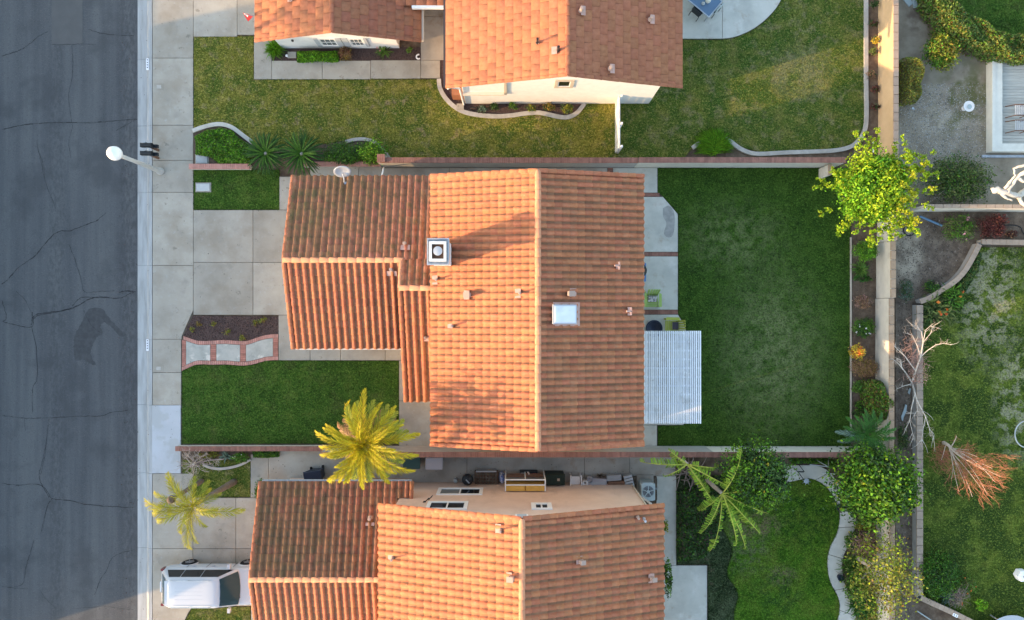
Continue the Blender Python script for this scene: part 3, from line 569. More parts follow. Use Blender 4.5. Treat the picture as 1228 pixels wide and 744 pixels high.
# upper boundary
wall('low brick-capped wall at the pavement end, left of the sago palms', base(230, 204), base(302, 204), 1, .22, .32, 'block_white', 'brick_pale', cap_name='cap_brick')
wall('low brick-capped wall behind the two round shrubs', base(366, 201), base(458, 201), 1, .2, .35, 'block_grey', 'brick_pale')
wall('grey garden wall with brown brick cap beside the narrow side path', base(461, 201), base(760, 201.2), 1, .22, 1.18, 'block_grey', 'brick_brown')
wall('white garden wall with brown brick cap along the top of the dark back lawn', base(760.5, 201.2), base(1000, 201.2), 1, .22, 1.24, 'block_white', 'brick_brown')
wall('short end pier of brick at the left end of the long garden wall', base(458, 200.5), base(467, 200.5), 1, .34, 1.26, 'block_grey', 'brick_brown')
wall('short white wall return under the sunlit yellow tree', base(985, 215), base(985, 203), 1, .14, 1.1, 'block_white', 'cap_tan')
# lower boundary
wall('low front wall with brown brick cap below the square front lawn', base(215, 534), base(394, 534), -1, .2, .42, 'block_white', 'brick_brown')
wall('brick-capped wall between the tiled house and the cluttered side yard', base(395, 535), base(845, 535), -1, .21, 1.58, 'block_grey', 'brick_brown')
wall('white wall with brick cap between the dark back lawn and the banana plants', base(845.5, 535.5), base(1032, 535.5), -1, .21, 1.5, 'block_white', 'brick_brown')
# right boundary
wall('tan block wall beside the upper back lawn, partly sunlit', base(1053, 196), base(1053, -60), -1, .2, 1.42, 'block_tan', 'cap_pink', brick=.42, big=True, cap_name='cap_block')
wall('short stepped length of wall beneath the sunlit yellow tree', base(1052.5, 278), base(1052.5, 196.5), -1, .2, 1.5, 'block_white', 'cap_tan', brick=.42, big=True, cap_name='cap_block')
wall('short stepped wall length just below the sunlit yellow tree', base(1051.5, 292), base(1051.5, 278.5), -1, .2, 1.42, 'block_white', 'cap_pink', brick=.42, big=True, cap_name='cap_block')
wall('white block wall with tan cap behind the round green shrubs', base(1050.7, 358), base(1050.7, 292.5), -1, .2, 1.36, 'block_white', 'cap_tan', brick=.42, big=True, cap_name='cap_block')
wall('white block wall with tan cap behind the square red-tipped hedge', base(1049.7, 560), base(1049.7, 358.5), -1, .2, 1.3, 'block_white', 'cap_tan', brick=.42, big=True, cap_name='cap_block')
wall('white block wall with tan cap behind the lemon tree', base(1050.5, 800), base(1050.5, 560.5), -1, .2, 1.3, 'block_white', 'cap_tan', brick=.42, big=True, cap_name='cap_block')
wall('whitish wall across the right yard below the grey bush', base(1091, 254), base(1260, 254.5), 1, .14, 1.35, 'block_white', 'cap_sand', brick=.42, big=True, cap_name='cap_block')
# far right low walls
wall('long low sand-capped wall crossed by the white bare tree', base(1094, 712), base(1094, 366), -1, .27, .42, 'block_grey', 'cap_sand', brick=.42, big=True, cap_name='cap_block')
def curvewall(label, px, z, capm, thick=.25):
    pts = [Vector(p) for p in PX(px)]; o = thing('garden_wall', label, 'wall', (*pts[0], 0)); s = smooth_line([tuple(p) for p in pts], 4)
    MB().strip(s, thick / 2 - .03, thick / 2 - .03, -.2, z - .06).build('blockwork', M['block_grey'], o)
    for i in range(len(s) - 1):
        a = Vector(s[i]); b = Vector(s[i + 1]); MB().strip([tuple(a.lerp(b, .02)), tuple(b.lerp(a, .02))], thick / 2, thick / 2, z - .0595, z + rc.uniform(-.004, .004)).build('cap_block', M[capm], o)
curvewall('curving sand-capped low wall above the orange-flowered clump', [(1098, 362), (1110, 357), (1124, 348), (1140, 337), (1151, 325), (1160, 310), (1168, 294)], .42, 'cap_sand')
curvewall('straight sand-capped low wall right of the dark red shrub', [(1171, 291), (1200, 291.5), (1230, 292), (1262, 292)], .40, 'cap_sand')
curvewall('angled sand-capped low wall in the bottom right corner', [(1098, 713), (1115, 721), (1137, 731), (1165, 745), (1190, 758)], .42, 'cap_sand')
# ------------------------------------------------------------------ roofs
def s_tile_mesh(m, pu, pv):
    us = [0, .10, .22, .32, .40, .455, .54, .66, .78, .90, .965, 1.01]; hs = [.010, .0, -.005, -.003, .005, .040, .072, .089, .091, .076, .044, .005]
    V = []; F = []; n = len(us)
    for v, dz in ((-.012, .040), (pv + .035, .0)):
        V += [(u * pu, v, h + dz) for u, h in zip(us, hs)]
    V += [(u * pu, -.012, h + .004) for u, h in zip(us, hs)]
    F = [(i, i + 1, n + i + 1, n + i) for i in range(n - 1)] + [(2 * n + i, 2 * n + i + 1, i + 1, i) for i in range(n - 1)]
    return V, F
def flat_tile_mesh(m, pu, pv):
    e = .004; V = [(e, -.01, .024), (pu - e, -.01, .024), (pu - e, pv + .03, .0), (e, pv + .03, .0), (e, -.01, .0), (pu - e, -.01, .0), (pu - e, pv + .03, -.01), (e, pv + .03, -.01)]
    return V, [(0, 1, 2, 3), (4, 5, 1, 0), (5, 6, 2, 1), (7, 4, 0, 3)]
class Slope:
    """roof plane: o = eave corner, u along the eave, v up the slope"""
    def __init__(s, o, e, top):
        s.o = Vector(o); s.u = (Vector(e) - s.o); s.w = s.u.length; s.u.normalize()
        t = Vector(top) - s.o; s.v = t - s.u * t.dot(s.u); s.len = s.v.length; s.v.normalize(); s.n = s.u.cross(s.v).normalized()
        if s.n.z < 0: s.n = -s.n
    def frame(s, a, b, h=0): 
        p = s.o + s.u * a + s.v * b + s.n * h
        return Matrix(((s.u.x, s.v.x, s.n.x, p.x), (s.u.y, s.v.y, s.n.y, p.y), (s.u.z, s.v.z, s.n.z, p.z), (0, 0, 0, 1)))
    def hit(s, px, py):
        c = Vector((0, 0, H)); d = (P(px, py, 0) - c); t = (s.o - c).dot(s.n) / d.dot(s.n); return c + d * t
    def uv(s, p): q = p - s.o; return q.dot(s.u), q.dot(s.v)
def mul4(Mx, V): 
    A = np.array(Mx); return np.c_[V, np.ones(len(V))] @ A.T[:, :3]
def seen(p):
    s = (H - p[2]) / H / K; x = p[0] / s + 614; y = 372 - p[1] / s
    return -15 < x < 1243 and -15 < y < 759
class Roof:
    def __init__(s, house, deck_mb, style):
        s.o = deck_mb.build('roof', M['roof_deck'], house); s.t = []; s.style = style; s.mats = []
    def tiles(s, sl, m, nu=None, nv=None, clip=None, stag=False, pu0=.317, pv0=.345):
        nu = nu or max(1, round(sl.w / pu0)); nv = nv or max(1, round(sl.len / pv0)); pu = sl.w / nu; pv = sl.len / nv
        if m not in s.mats: s.mats.append(m)
        for j in range(nv):
            sh = (.5 if stag and j % 2 else 0) + (rc.uniform(-.12, .12) if stag else 0)
            for i in range(-1 if stag else 0, nu):
                a = (i + sh) * pu; wd = pu
                if stag:
                    a1 = min(a + pu, sl.w); a = max(a, 0); wd = a1 - a
                    if wd < .08: continue
                if clip and not clip(a + wd / 2, (j + .5) * pv): continue
                F = sl.frame(a, j * pv, .012) @ Matrix.Translation((0, 0, 0)) @ Matrix.Rotation(R(rc.uniform(-.35, .35)), 4, 'Z') @ Matrix.Rotation(R(rc.uniform(-.5, .5)), 4, 'X') @ Matrix.Diagonal((wd / .3, pv / .34, 1, 1))
                s.t.append((F, m, sl.frame(a + wd / 2, (j + .5) * pv).translation))
    def finish(s, cap=300):
        mk = s_tile_mesh if s.style == 's' else flat_tile_mesh
        V0, F0 = mk(None, .3, .34); V0 = np.array(V0); F0 = np.array(F0); me = {}
        gr = {}
        for m in s.mats:
            k = 0 if s.style != 's' else 2 if m == 'tile_terracotta' else 2 if 'mossy' in m else 3; gr[m] = np.zeros(len(F0), int); gr[m][:k] = 1  # more darkened pan faces on the slopes turned from the sun
            me[m] = npmesh('roof_tile', V0, F0, [M[m], M['tile_grime_shade']], gr[m], smooth=False)
        d = [(0 if seen(p) else 1000) + math.hypot(p.x, p.y) / (H - p.z) for _, _, p in s.t]; order = sorted(range(len(s.t)), key=lambda i: d[i])
        o0 = loc(s.o)
        for i in order[:cap]:
            F, m, p = s.t[i]; link('roof_tile', me[m], s.o, Matrix.Translation(-o0) @ F)
        VV = []; FF = []; MI = []; k = 0
        for i in order[cap:]:
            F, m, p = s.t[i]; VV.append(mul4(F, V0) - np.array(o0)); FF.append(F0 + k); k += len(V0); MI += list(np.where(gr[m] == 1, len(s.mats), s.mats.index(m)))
        if VV: tag(link('roof_tile', npmesh('roof_tile', np.concatenate(VV), np.concatenate(FF), [M[m] for m in s.mats] + [M['tile_grime_shade']], MI), s.o), kind='stuff')
    def caps(s, a, b, m, r=.105, L=.40, name='ridge_tile', side=None, sq=.75):
        """barrel cap tiles laid from a to b, one object each sharing a mesh"""
        a = Vector(a); b = Vector(b); n = max(1, round((b - a).length / L)); l = (b - a).length / n
        key = (name, m, round(r, 3)); k = 7
        V = []; 
        for x, rr, dz in ((-.02, r, .018), (1.0, r * .86, 0)):
            V += [(x * L, rr * math.cos(t), rr * sq * math.sin(t) + dz) for t in [math.pi * i / (k - 1) for i in range(k)]]
        V += [(-.02 * L, (r - .02) * math.cos(t), (r - .02) * sq * math.sin(t)) for t in [math.pi * i / (k - 1) for i in range(k)]]
        F = [(i, k + i, k + i + 1, i + 1) for i in range(k - 1)] + [(i, i + 1, 2 * k + i + 1, 2 * k + i) for i in range(k - 1)]
        mesh = npmesh(name, V, F, M[m]); d = (b - a).normalized(); q = d.to_track_quat('X', 'Z').to_matrix().to_4x4(); o0 = loc(s.o)
        for i in range(n):
            p = a + d * l * i - o0; link(name, mesh, s.o, Matrix.Translation(p) @ q @ Matrix.Rotation(R(rc.uniform(-1.2, 1.2)), 4, 'Z') @ Matrix.Diagonal((l / L, 1, 1, 1)))
def pipe_vent(roof, sl, px, py, h=.32, tee=False, hood=False, ang=0.0, big=1.0, plate=(.30, .62), shift=(.0, .0), m='vent_metal'):
    p = sl.hit(px, py); a, b = sl.uv(p); F = sl.frame(a, b, .10); X = F.to_3x3(); g = MB(); up = Vector((0, 0, 1)); c = F.translation
    if hood:
        g.obox(c + sl.n * .12, (.19 * big, .22 * big, .20), X); g.obox(c + sl.n * .235 - sl.v * .03, (.23 * big, .27 * big, .035), X)
    else:
        r = .042 * big; g.lathe(c, [(r * 1.9, -.05), (r * 1.3, .04), (r, .06), (r, h), (r * 1.25, h), (r * 1.25, h + .03), (r * .7, h + .035)], 10)
        if tee: g.bar(c + up * h + sl.u * .16, c + up * h - sl.u * .16, .07, .07); g.bar(c + up * h, c + up * h + sl.v * .2, .07, .06)
    o = g.build('roof_vent', M[m], roof.o)
    q = MB(); q.obox(c - sl.n * .012 + sl.u * shift[0] * .8 + sl.v * shift[1] * .8, (plate[0] * .8, plate[1] * .8, .02), X); q.build('flashing', M['flashing'], o)
    return o
def deck_quad(mb, sl, a0=0, a1=None, b0=0, b1=None, th=.10):
    a1 = sl.w if a1 is None else a1; b1 = sl.len if b1 is None else b1
    t = [sl.o + sl.u * a + sl.v * b for a, b in ((a0, b0), (a1, b0), (a1, b1), (a0, b1))]; lo = [p - sl.n * th for p in t]
    mb.add(t + lo, [(0, 1, 2, 3), (7, 6, 5, 4), (0, 4, 5, 1), (1, 5, 6, 2), (2, 6, 7, 3), (3, 7, 4, 0)])
def gable_walls_y(mb, x0, x1, y0, y1, ze, xr, zr):
    """box with gables at both y ends, ridge along y"""
    pl = [(x0, 0), (x1, 0), (x1, ze), (xr, zr), (x0, ze)]
    mb.add([(x, y0, z) for x, z in pl] + [(x, y1, z) for x, z in pl], [(0, 1, 2, 3, 4), (9, 8, 7, 6, 5)] + [(i, 5 + i, 5 + (i + 1) % 5, (i + 1) % 5) for i in range(5)])
def gable_walls_x(mb, x0, x1, y0, y1, ze, yr, zr):
    pl = [(y0, 0), (y1, 0), (y1, ze), (yr, zr), (y0, ze)]
    mb.add([(x0, y, z) for y, z in pl] + [(x1, y, z) for y, z in pl], [(4, 3, 2, 1, 0), (5, 6, 7, 8, 9)] + [(i, (i + 1) % 5, 5 + (i + 1) % 5, 5 + i) for i in range(5)])
def window(house, x0, x1, y, z0, z1, f, n=2, fr='trim_white', tr=.12, panes=None, grid=None, trm=None):
    """window in a wall facing f (+1 = +y); frame proud of the wall, panes set back"""
    g = MB(); d = .05 * f; ya, yb = sorted((y - .01 * f, y + d))
    g.box(x0 - tr, x1 + tr, ya, yb, z1, z1 + tr); g.box(x0 - tr, x1 + tr, ya, yb + 0, z0 - tr, z0); g.box(x0 - tr, x0, ya, yb, z0, z1); g.box(x1, x1 + tr, ya, yb, z0, z1)
    o = g.build('window', M[trm or fr], house); yc, yd = sorted((y - .005 * f, y + .035 * f)); g = MB(); wd = (x1 - x0) / n
    for i in range(1, n): g.box(x0 + i * wd - .03, x0 + i * wd + .03, yc, yd, z0 + .045, z1 - .045)
    g.box(x0, x1, yc, yd, z0, z0 + .045); g.box(x0, x1, yc, yd, z1 - .045, z1)
    g.box(x0, x0 + .045, yc, yd, z0 + .045, z1 - .045); g.box(x1 - .045, x1, yc, yd, z0 + .045, z1 - .045)
    if grid:
        for i in range(n):
            for k in range(1, grid[0]): xx = x0 + i * wd + wd * k / grid[0]; g.box(xx - .012, xx + .012, yc, yd - .005, z0 + .046, z1 - .046)
            for k in range(1, grid[1]): zz = z0 + (z1 - z0) * k / grid[1]; g.box(x0 + i * wd + .046, x0 + (i + 1) * wd - .046, yc, yd - .008, zz - .012, zz + .012)
    g.build('frame', M[fr], o)
    for i in range(n):
        ye, yf = sorted((y + .002 * f, y + .014 * f))
        MB().box(x0 + i * wd + .04, x0 + (i + 1) * wd - .04, ye, yf, z0 + .04, z1 - .04).build('pane', M[(panes or ['glass_dark'])[i % len(panes or [1])]], o)
    return o

# ------------------------------------------------------------------ the tiled house in the middle
hA = thing('house', 'two-storey house in the middle with barrel tile roof, tall chimney and skylight', 'house', (1, 0, 0))
ze, zr = 4.8, 5.95; xl, xr_, xm = -3.47, 5.62, 1.07; yb, yt = (372 - 532.9) / 27.94, (372 - 211.6) / 27.94
gz, gr = 2.7, 4.0; gx = -10.05; gx1 = -4.87; gy0, gy1, gym = -1.75, 6.14, 2.195; pk = (gr - gz) / (gy1 - gym)
W_ = Slope((xl, yb, ze), (xl, yt, ze), (xm, yb, zr)); E_ = Slope((xr_, yt, ze), (xr_, yb, ze), (xm, yt, zr))
GN = Slope((xl + .25, gy1, gz), (gx, gy1, gz), (gx, gym, gr)); GS = Slope((gx, gy0, gz), (gx1, gy0, gz), (gx, gym, gr))
py_ = .95; pz = gz + pk * (gy1 - py_); PN_len = math.hypot(gy1 - py_, pz - gz)
PS = Slope((gx1, -4.18, gz), (xl + .25, -4.18, gz), (gx1, py_, pz))
dk = MB(); deck_quad(dk, W_); deck_quad(dk, E_); deck_quad(dk, GN); deck_quad(dk, GS, a1=gx1 - gx); deck_quad(dk, PS)
GNx = Slope((xl + .25, gy1, gz), (gx1, gy1, gz), (gx1, py_, pz)); deck_quad(dk, GNx, b0=GN.len + .02)
wl = MB(); gable_walls_y(wl, xl + .45, xr_ - .5, yb + .3, yt - .4, ze + .02, xm, zr - .14); gable_walls_x(wl, gx + .45, xl + .46, gy0 + .45, gy1 - .45, gz + .02, gym, gr - .14)
wl.box(gx1 + .35, xl + .455, -2.2, gy0 + .44, 0, 2.65); wl.build('wall', M['stucco_cream'], hA)
rA = Roof(hA, dk, 's')
rA.tiles(W_, 'tile_terracotta', 39, 14); rA.tiles(E_, 'tile_terracotta_shaded', 39, 14)
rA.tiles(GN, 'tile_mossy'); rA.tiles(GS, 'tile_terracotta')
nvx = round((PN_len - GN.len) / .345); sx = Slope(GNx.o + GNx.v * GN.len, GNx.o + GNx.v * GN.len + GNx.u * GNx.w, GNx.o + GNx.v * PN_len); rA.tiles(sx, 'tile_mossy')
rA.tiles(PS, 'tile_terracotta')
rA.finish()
rA.caps((xm, yb - .02, zr + .045), (xm, yt + .02, zr + .045), 'tile_ridge', .14)
rA.caps((gx - .03, gym, gr + .045), (gx1 + .1, gym, gr + .045), 'tile_ridge', .125)
rA.caps((gx1 - .02, py_, pz + .05), (xl - .03, py_, pz + .05), 'tile_ridge', .125)
for s_, e in ((W_, 0), (W_, 1), (E_, 0), (E_, 1)):
    a = s_.frame(0 if not e else s_.w, 0, .05).translation; b = s_.frame(0 if not e else s_.w, s_.len, .05).translation
    rA.caps(a, b, 'tile_terracotta' if s_ is W_ else 'tile_terracotta_shaded', .10, .38, 'rake_tile', sq=.9)
for s_, a0, m in ((GN, GN.w, 'tile_terracotta'), (GS, 0, 'tile_terracotta'), (PS, 0, 'tile_terracotta')):
    rA.caps(s_.frame(a0, 0, .04).translation, s_.frame(a0, s_.len, .04).translation, m, .11, .38, 'rake_tile', sq=.9)
rA.caps((gx1, py_, pz + .05), (gx1, gym, gr + .06), 'tile_ridge', .1, .38, 'rake_tile')
# gutter boards
g = MB(); g.box(gx + .1, gx1 - .02, gy0 - .075, gy0 - .02, gz - .14, gz - .01); g.build('fascia', M['trim_white'], hA)
g = MB(); g.box(xr_ + .02, xr_ + .05, yb, yt, ze - .16, ze - .01); g.build('fascia', M['trim_tan'], hA)
g = MB(); g.box(xl + 1.0, xl + 1.14, yb + .22, yb + .36, 0, 4.6); g.tube([P(457.5, 212, 1.6), P(459.5, 204, 1.0), P(460, 201, .3)], .04, 8); g.build('downpipe', M['trim_white'], hA)
# skylight
p = E_.hit(675, 377); a, b = E_.uv(p); F = E_.frame(a, b, .16).to_3x3(); c = E_.frame(a, b, .14).translation
fl = MB().obox(c + E_.v * -.12 - E_.n * .03, (.98, 1.16, .03), F).build('skylight', M['flashing'], hA)
g = MB(); g.obox(c + E_.n * .06, (.80, 1.02, .16), F); g.build('frame', M['pale_metal'], fl)
g = MB(); g.obox(c + E_.n * .15, (.70, .92, .04), F); g.obox(c + E_.n * .175, (.62, .84, .02), F); g.build('pane', M['skylight_dome'], fl)
for px, py, k in ((524.5, 336, {}), (563, 354, dict(hood=True, shift=(0, -.12))), (624, 352, {}), (543, 391, {})): pipe_vent(rA, W_, px, py, h=.28, plate=(.48, .30), shift=k.pop('shift', (0, -.1)), **k)
pipe_vent(rA, E_, 682, 352.5, hood=True, plate=(.55, .36), shift=(0, -.2)); pipe_vent(rA, E_, 740, 319.5, tee=True, plate=(.44, .2), m='flashing'); pipe_vent(rA, E_, 754, 373.5, tee=True, plate=(.44, .22), m='flashing')
pipe_vent(rA, GN, 486, 293.5, h=.22, big=1.4, plate=(.58, .30), shift=(0, .22)); pipe_vent(rA, GS, 470, 323, h=.22, big=1.4, plate=(.55, .28), shift=(0, -.22)); pipe_vent(rA, PS, 510.5, 404, h=.18, plate=(.36, .26), shift=(0, -.1))
# chimney
x0, x1, y0, y1, zt = -3.40, -2.52, 1.80, 2.87, 6.92
g = MB(); g.box(x0 + .10, x1 - .06, y0 + .08, y1 - .08, 4.2, zt - .38); ch = g.build('chimney', M['stucco_white'], hA)
g = MB(); g.box(x0 + .03, x1 - .0, y0 + .02, y1 - .02, zt - .40, zt - .30)
def ring(g, x0, x1, y0, y1, t, z0, z1): g.box(x0, x1, y0, y0 + t, z0, z1); g.box(x0, x1, y1 - t, y1, z0, z1); g.box(x0, x0 + t, y0 + t, y1 - t, z0, z1); g.box(x1 - t, x1, y0 + t, y1 - t, z0, z1)
ring(g, x0, x1, y0, y1, .05, zt - .30, zt - .10); g.box(x0 + .05, x1 - .05, y0 + .05, y1 - .05, zt - .30, zt - .20); g.build('shroud', M['galvanised'], ch)
g = MB(); ring(g, x0 + .10, x1 - .10, y0 + .14, y1 - .14, .10, zt - .2, zt); g.build('cap', M['stucco_white'], ch)
g = MB(); g.box(x0 + .2, x1 - .2, y0 + .24, y1 - .24, zt - .2, zt - .16); g.build('flue_base', M['wood_brown'], ch)
g = MB(); xc, yc = (x0 + x1) / 2, (y0 + y1) / 2 + .02; g.lathe((xc, yc, zt - .16), [(.12, 0), (.12, .10), (.185, .11), (.185, .13), (.17, .145), (.05, .16)], 20); g.build('flue_cap', M['pale_metal'], ch)
# satellite dish clipped to the eave
dsh = thing('satellite_dish', 'grey oval satellite dish on a short arm at the mossy roof eave', 'satellite dish', P(412, 214, 2.9))
c = P(410.5, 206, 3.35); X = Matrix.Rotation(R(58), 3, 'X') @ Matrix.Rotation(R(8), 3, 'Y'); V = []; F = []
for i, (r, z) in enumerate([(0.001, -.06), (.13, -.045), (.26, -.015), (.36, .02), (.365, .005), (.26, -.035), (.13, -.065), (.001, -.08)]):
    V += [c + X @ Vector((r * 1.08 * math.cos(t), r * math.sin(t), z)) for t in [2 * math.pi * k / 20 for k in range(20)]]
    if i: F += [((i - 1) * 20 + k, (i - 1) * 20 + (k + 1) % 20, i * 20 + (k + 1) % 20, i * 20 + k) for k in range(20)]
MB().add(V, F).build('reflector', M['pale_metal'], dsh, smooth=True)
g = MB(); g.tube([P(413, 220, 2.85), P(412.6, 215, 3.1), P(411, 208.5, 3.25)], .03, 8); g.obox(P(413, 220.5, 2.84), (.2, .16, .06)); g.build('arm', M['pale_metal'], dsh)

# ------------------------------------------------------------------ lower house
CW = -8.60      # lower house: its visible side wall
hC = thing('house', 'peach two-storey house at the bottom edge with barrel tile roof and cluttered side wall', 'house', (0, -12, 0))
ze, zr = 4.8, 6.7; xl, xr_, xm = -5.69, 6.48, .40; yt = -8.36; yb = -24.0
gx, gxr = -11.55, -4.6; gy1, gym, gy0 = -7.89, -11.91, -15.93; gz, gr = 2.7, 3.91
W_ = Slope((xl, yb, ze), (xl, yt, ze), (xm, yb, zr)); E_ = Slope((xr_, yt, ze), (xr_, yb, ze), (xm, yt, zr))
GN = Slope((gxr, gy1, gz), (gx, gy1, gz), (gx, gym, gr)); GS = Slope((gx, gy0, gz), (xl + .3, gy0, gz), (gx, gym, gr))
dk = MB(); deck_quad(dk, W_); deck_quad(dk, E_)
aC = gxr - (xl + .45); deck_quad(dk, GN, a0=aC); deck_quad(dk, GN, a1=aC - .002, b1=.82); deck_quad(dk, GS)
wl = MB(); gable_walls_y(wl, xl + .55, 5.88, yb + .4, CW, ze + .02, xm, zr - .14); gable_walls_x(wl, gx + .5, xl + .56, gy0 + .4, gy1 - .5, gz + .02, gym, gr - .14); wl.build('wall', M['stucco_peach'], hC)
rC = Roof(hC, dk, 's')
rC.tiles(W_, 'tile_terracotta'); rC.tiles(E_, 'tile_terracotta_shaded'); rC.tiles(GN, 'tile_mossy_dark', clip=lambda u, v: u > aC or v < .8); rC.tiles(GS, 'tile_terracotta'); rC.finish()
rC.caps((xm, yb, zr + .045), (xm, yt + .02, zr + .045), 'tile_ridge', .14); rC.caps((gx - .03, gym, gr + .045), (xl, gym, gr + .045), 'tile_ridge', .125)
for s_, a0, m in ((W_, W_.w, 'tile_terracotta'), (E_, 0, 'tile_terracotta_shaded'), (GN, GN.w, 'tile_terracotta'), (GS, 0, 'tile_terracotta')):
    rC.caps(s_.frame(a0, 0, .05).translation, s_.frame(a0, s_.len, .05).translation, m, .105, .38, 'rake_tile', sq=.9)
rC.caps(GN.frame(0, 0, .04).translation, GN.frame(0, .82, .04).translation, 'tile_terracotta_shaded', .105, .4, 'rake_tile', sq=.9)
g = MB(); g.box(gx + .05, gxr - .02, gy1 + .015, gy1 + .07, gz - .13, gz - .01); g.build('fascia', M['trim_grey'], hC)
g = MB(); x = 5.88; g.box(x - .02, x + .05, CW - .08, CW + .05, 0, 4.75); g.build('corner_trim', M['trim_tan'], hC)
def wz(py, base=CW): return H * (1 - (-base * K) / (py - 372))
def winC(px0, px1, py0, py1, **k):
    z0, z1 = wz(py0), wz(py1); s = (H - (z0 + z1) / 2) / H / K; return window(hC, (px0 - 614) * s, (px1 - 614) * s, CW, z0, z1, 1, **k)
winC(527.5, 576, 586.8, 593.2, panes=['glass_grey', 'glass_dark']); winC(515, 557.5, 603.2, 610.5, panes=['glass_dark', 'glass_dark']); winC(641.5, 657.5, 605.3, 610.3, panes=['glass_dark'], tr=.16)
z0, z1 = wz(618.3), wz(621.5); s = (H - (z0 + z1) / 2) / H / K; gv = MB().box((618 - 614) * s, (633.5 - 614) * s, CW - .01, CW + .05, z0, z1).build('gable_vent', M['trim_white'], hC)
g = MB()
for i in range(4): zz = z0 + (z1 - z0) * (i + .5) / 4; g.box((620 - 614) * s, (631.5 - 614) * s, CW + .05, CW + .065, zz - .03, zz + .03)
g.build('louvre', M['trim_grey'], gv)
for px, py, k in ((472, 668, {}), (601, 634, {})): pipe_vent(rC, W_, px, py, h=.3, plate=(.5, .30), shift=(0, -.12), **k)
pipe_vent(rC, W_, 615, 692, hood=True, plate=(.5, .3), shift=(0, -.16)); pipe_vent(rC, GN, 444.5, 621, h=.2, big=1.5, plate=(.5, .18), shift=(0, .35))
pipe_vent(rC, E_, 695, 672, hood=True, plate=(.5, .34), shift=(0, .05), big=.8); pipe_vent(rC, E_, 780, 692.5, hood=True, plate=(.5, .34), big=.8); pipe_vent(rC, E_, 763.5, 619.5, h=.2, plate=(.12, .12)); pipe_vent(rC, E_, 771, 622, h=.28, plate=(.14, .1), m='pale_metal')
ant = thing('tv_antenna', 'small black and white aerial on the peach wall beside the upper window', 'antenna', P(506, 606, 3.3))
g = MB(); a = P(501.5, 607, 3.6); b = P(518, 596, 3.6); g.bar(a, b, .03, .03)
for t in (.05, .3, .62, .9): q = a.lerp(b, t); d = Vector((.1, .12, 0)) * .9; g.bar(q - d, q + d, .03, .03)
g.build('boom', M['black_paint'], ant); g = MB(); g.tube([P(509, 603, 3.55), P(512, 606, 3.4)], .025, 6); g.lathe(P(513.5, 606, 3.25), [(.13, 0), (.15, .15), (.1, .28), (.02, .32)], 12); g.build('bracket', M['pale_metal'], ant)

# ------------------------------------------------------------------ upper house
hB = thing('house', 'white-walled house at the top edge with flat shake tile roofs', 'house', (0, 14, 0))
ze, zr = 3.43, 5.0; xl, xr_, xm = -2.96, 7.64, 2.37; yb, yt = 10.03, 17.6
W_ = Slope((xl, yb, ze), (xl, yt, ze), (xm, yb, zr)); E_ = Slope((xr_, yt, ze), (xr_, yb, ze), (xm, yt, zr))
gx, gx1, gm = -11.9, -4.21, -8.06; ge, gg = 2.46, 3.55; gyb = 12.48
GW = Slope((gx, gyb, ge), (gx, 17.5, ge), (gm, gyb, gg)); GE = Slope((gx1, 17.5, ge), (gx1, gyb, ge), (gm, 17.5, gg))
yTop = XY(0, 2, 3.0)[1]; LK = Slope((XY(400, 0)[0] * .92, XY(0, 6.5, 2.75)[1], 2.75), (-2.5, XY(0, 6.5, 2.75)[1], 2.75), (-2.5, 19.5, 4.2))
dk = MB(); [deck_quad(dk, s_) for s_ in (W_, E_, GW, GE, LK)]
wl = MB(); gable_walls_y(wl, -2.33, 6.83, 10.31, yt - .3, ze + .02, xm, zr - .14); gable_walls_y(wl, -11.48, -5.62, 13.08, 17.4, ge + .1, gm, gg - .14); wl.box(-5.5, -2.4, 15.6, 17.4, 0, 2.7); wl.build('wall', M['stucco_white'], hB)
rB = Roof(hB, dk, 'flat')
rB.tiles(W_, 'tile_flat', stag=True, pu0=.60, pv0=.40); rB.tiles(E_, 'tile_flat', stag=True, pu0=.46, pv0=.37)
rB.tiles(GW, 'tile_flat', stag=True, pu0=.55, pv0=.40); rB.tiles(GE, 'tile_flat', stag=True, pu0=.46, pv0=.40); rB.tiles(LK, 'tile_flat', stag=True, pu0=.46, pv0=.40)
rB.finish()
rB.caps((xm, yb, zr + .02), (xm, yt, zr + .02), 'tile_flat', .12, .42, sq=.45); rB.caps((gm, gyb, gg + .02), (gm, 17.4, gg + .02), 'tile_flat', .12, .42, sq=.45)
for s_, a0, m in ((W_, 0, 'tile_flat'), (E_, E_.w, 'tile_flat'), (GW, 0, 'tile_flat'), (GE, GE.w, 'tile_flat')):
    rB.caps(s_.frame(a0, 0, .0).translation, s_.frame(a0, s_.len, .0).translation, m, .09, .40, 'rake_tile', sq=.6)
g = MB(); g.box(xl - .12, xl - .01, yb, yt, ze - .11, ze - .0); g.build('gutter', M['gutter_dark'], hB); g = MB(); g.box(gx1 + .01, gx1 + .11, gyb, 17.4, ge - .1, ge); g.build('gutter', M['trim_tan'], hB)
yy = XY(0, 6.5, 2.75)[1]; g = MB(); g.box(-4.6, -2.62, yy - .14, yy - .02, 2.62, 2.78); g.build('gutter', M['trim_white'], hB)
g = MB(); g.tube([(-2.9, 9.98, 3.35), (-2.75, 10.15, 3.0), (-2.42, 10.22, 2.6), (-2.40, 10.24, .1)], .045, 8); g.build('downpipe', M['trim_white'], hB)
def wzB(py, base): return H * (1 - base * K / (372 - py))
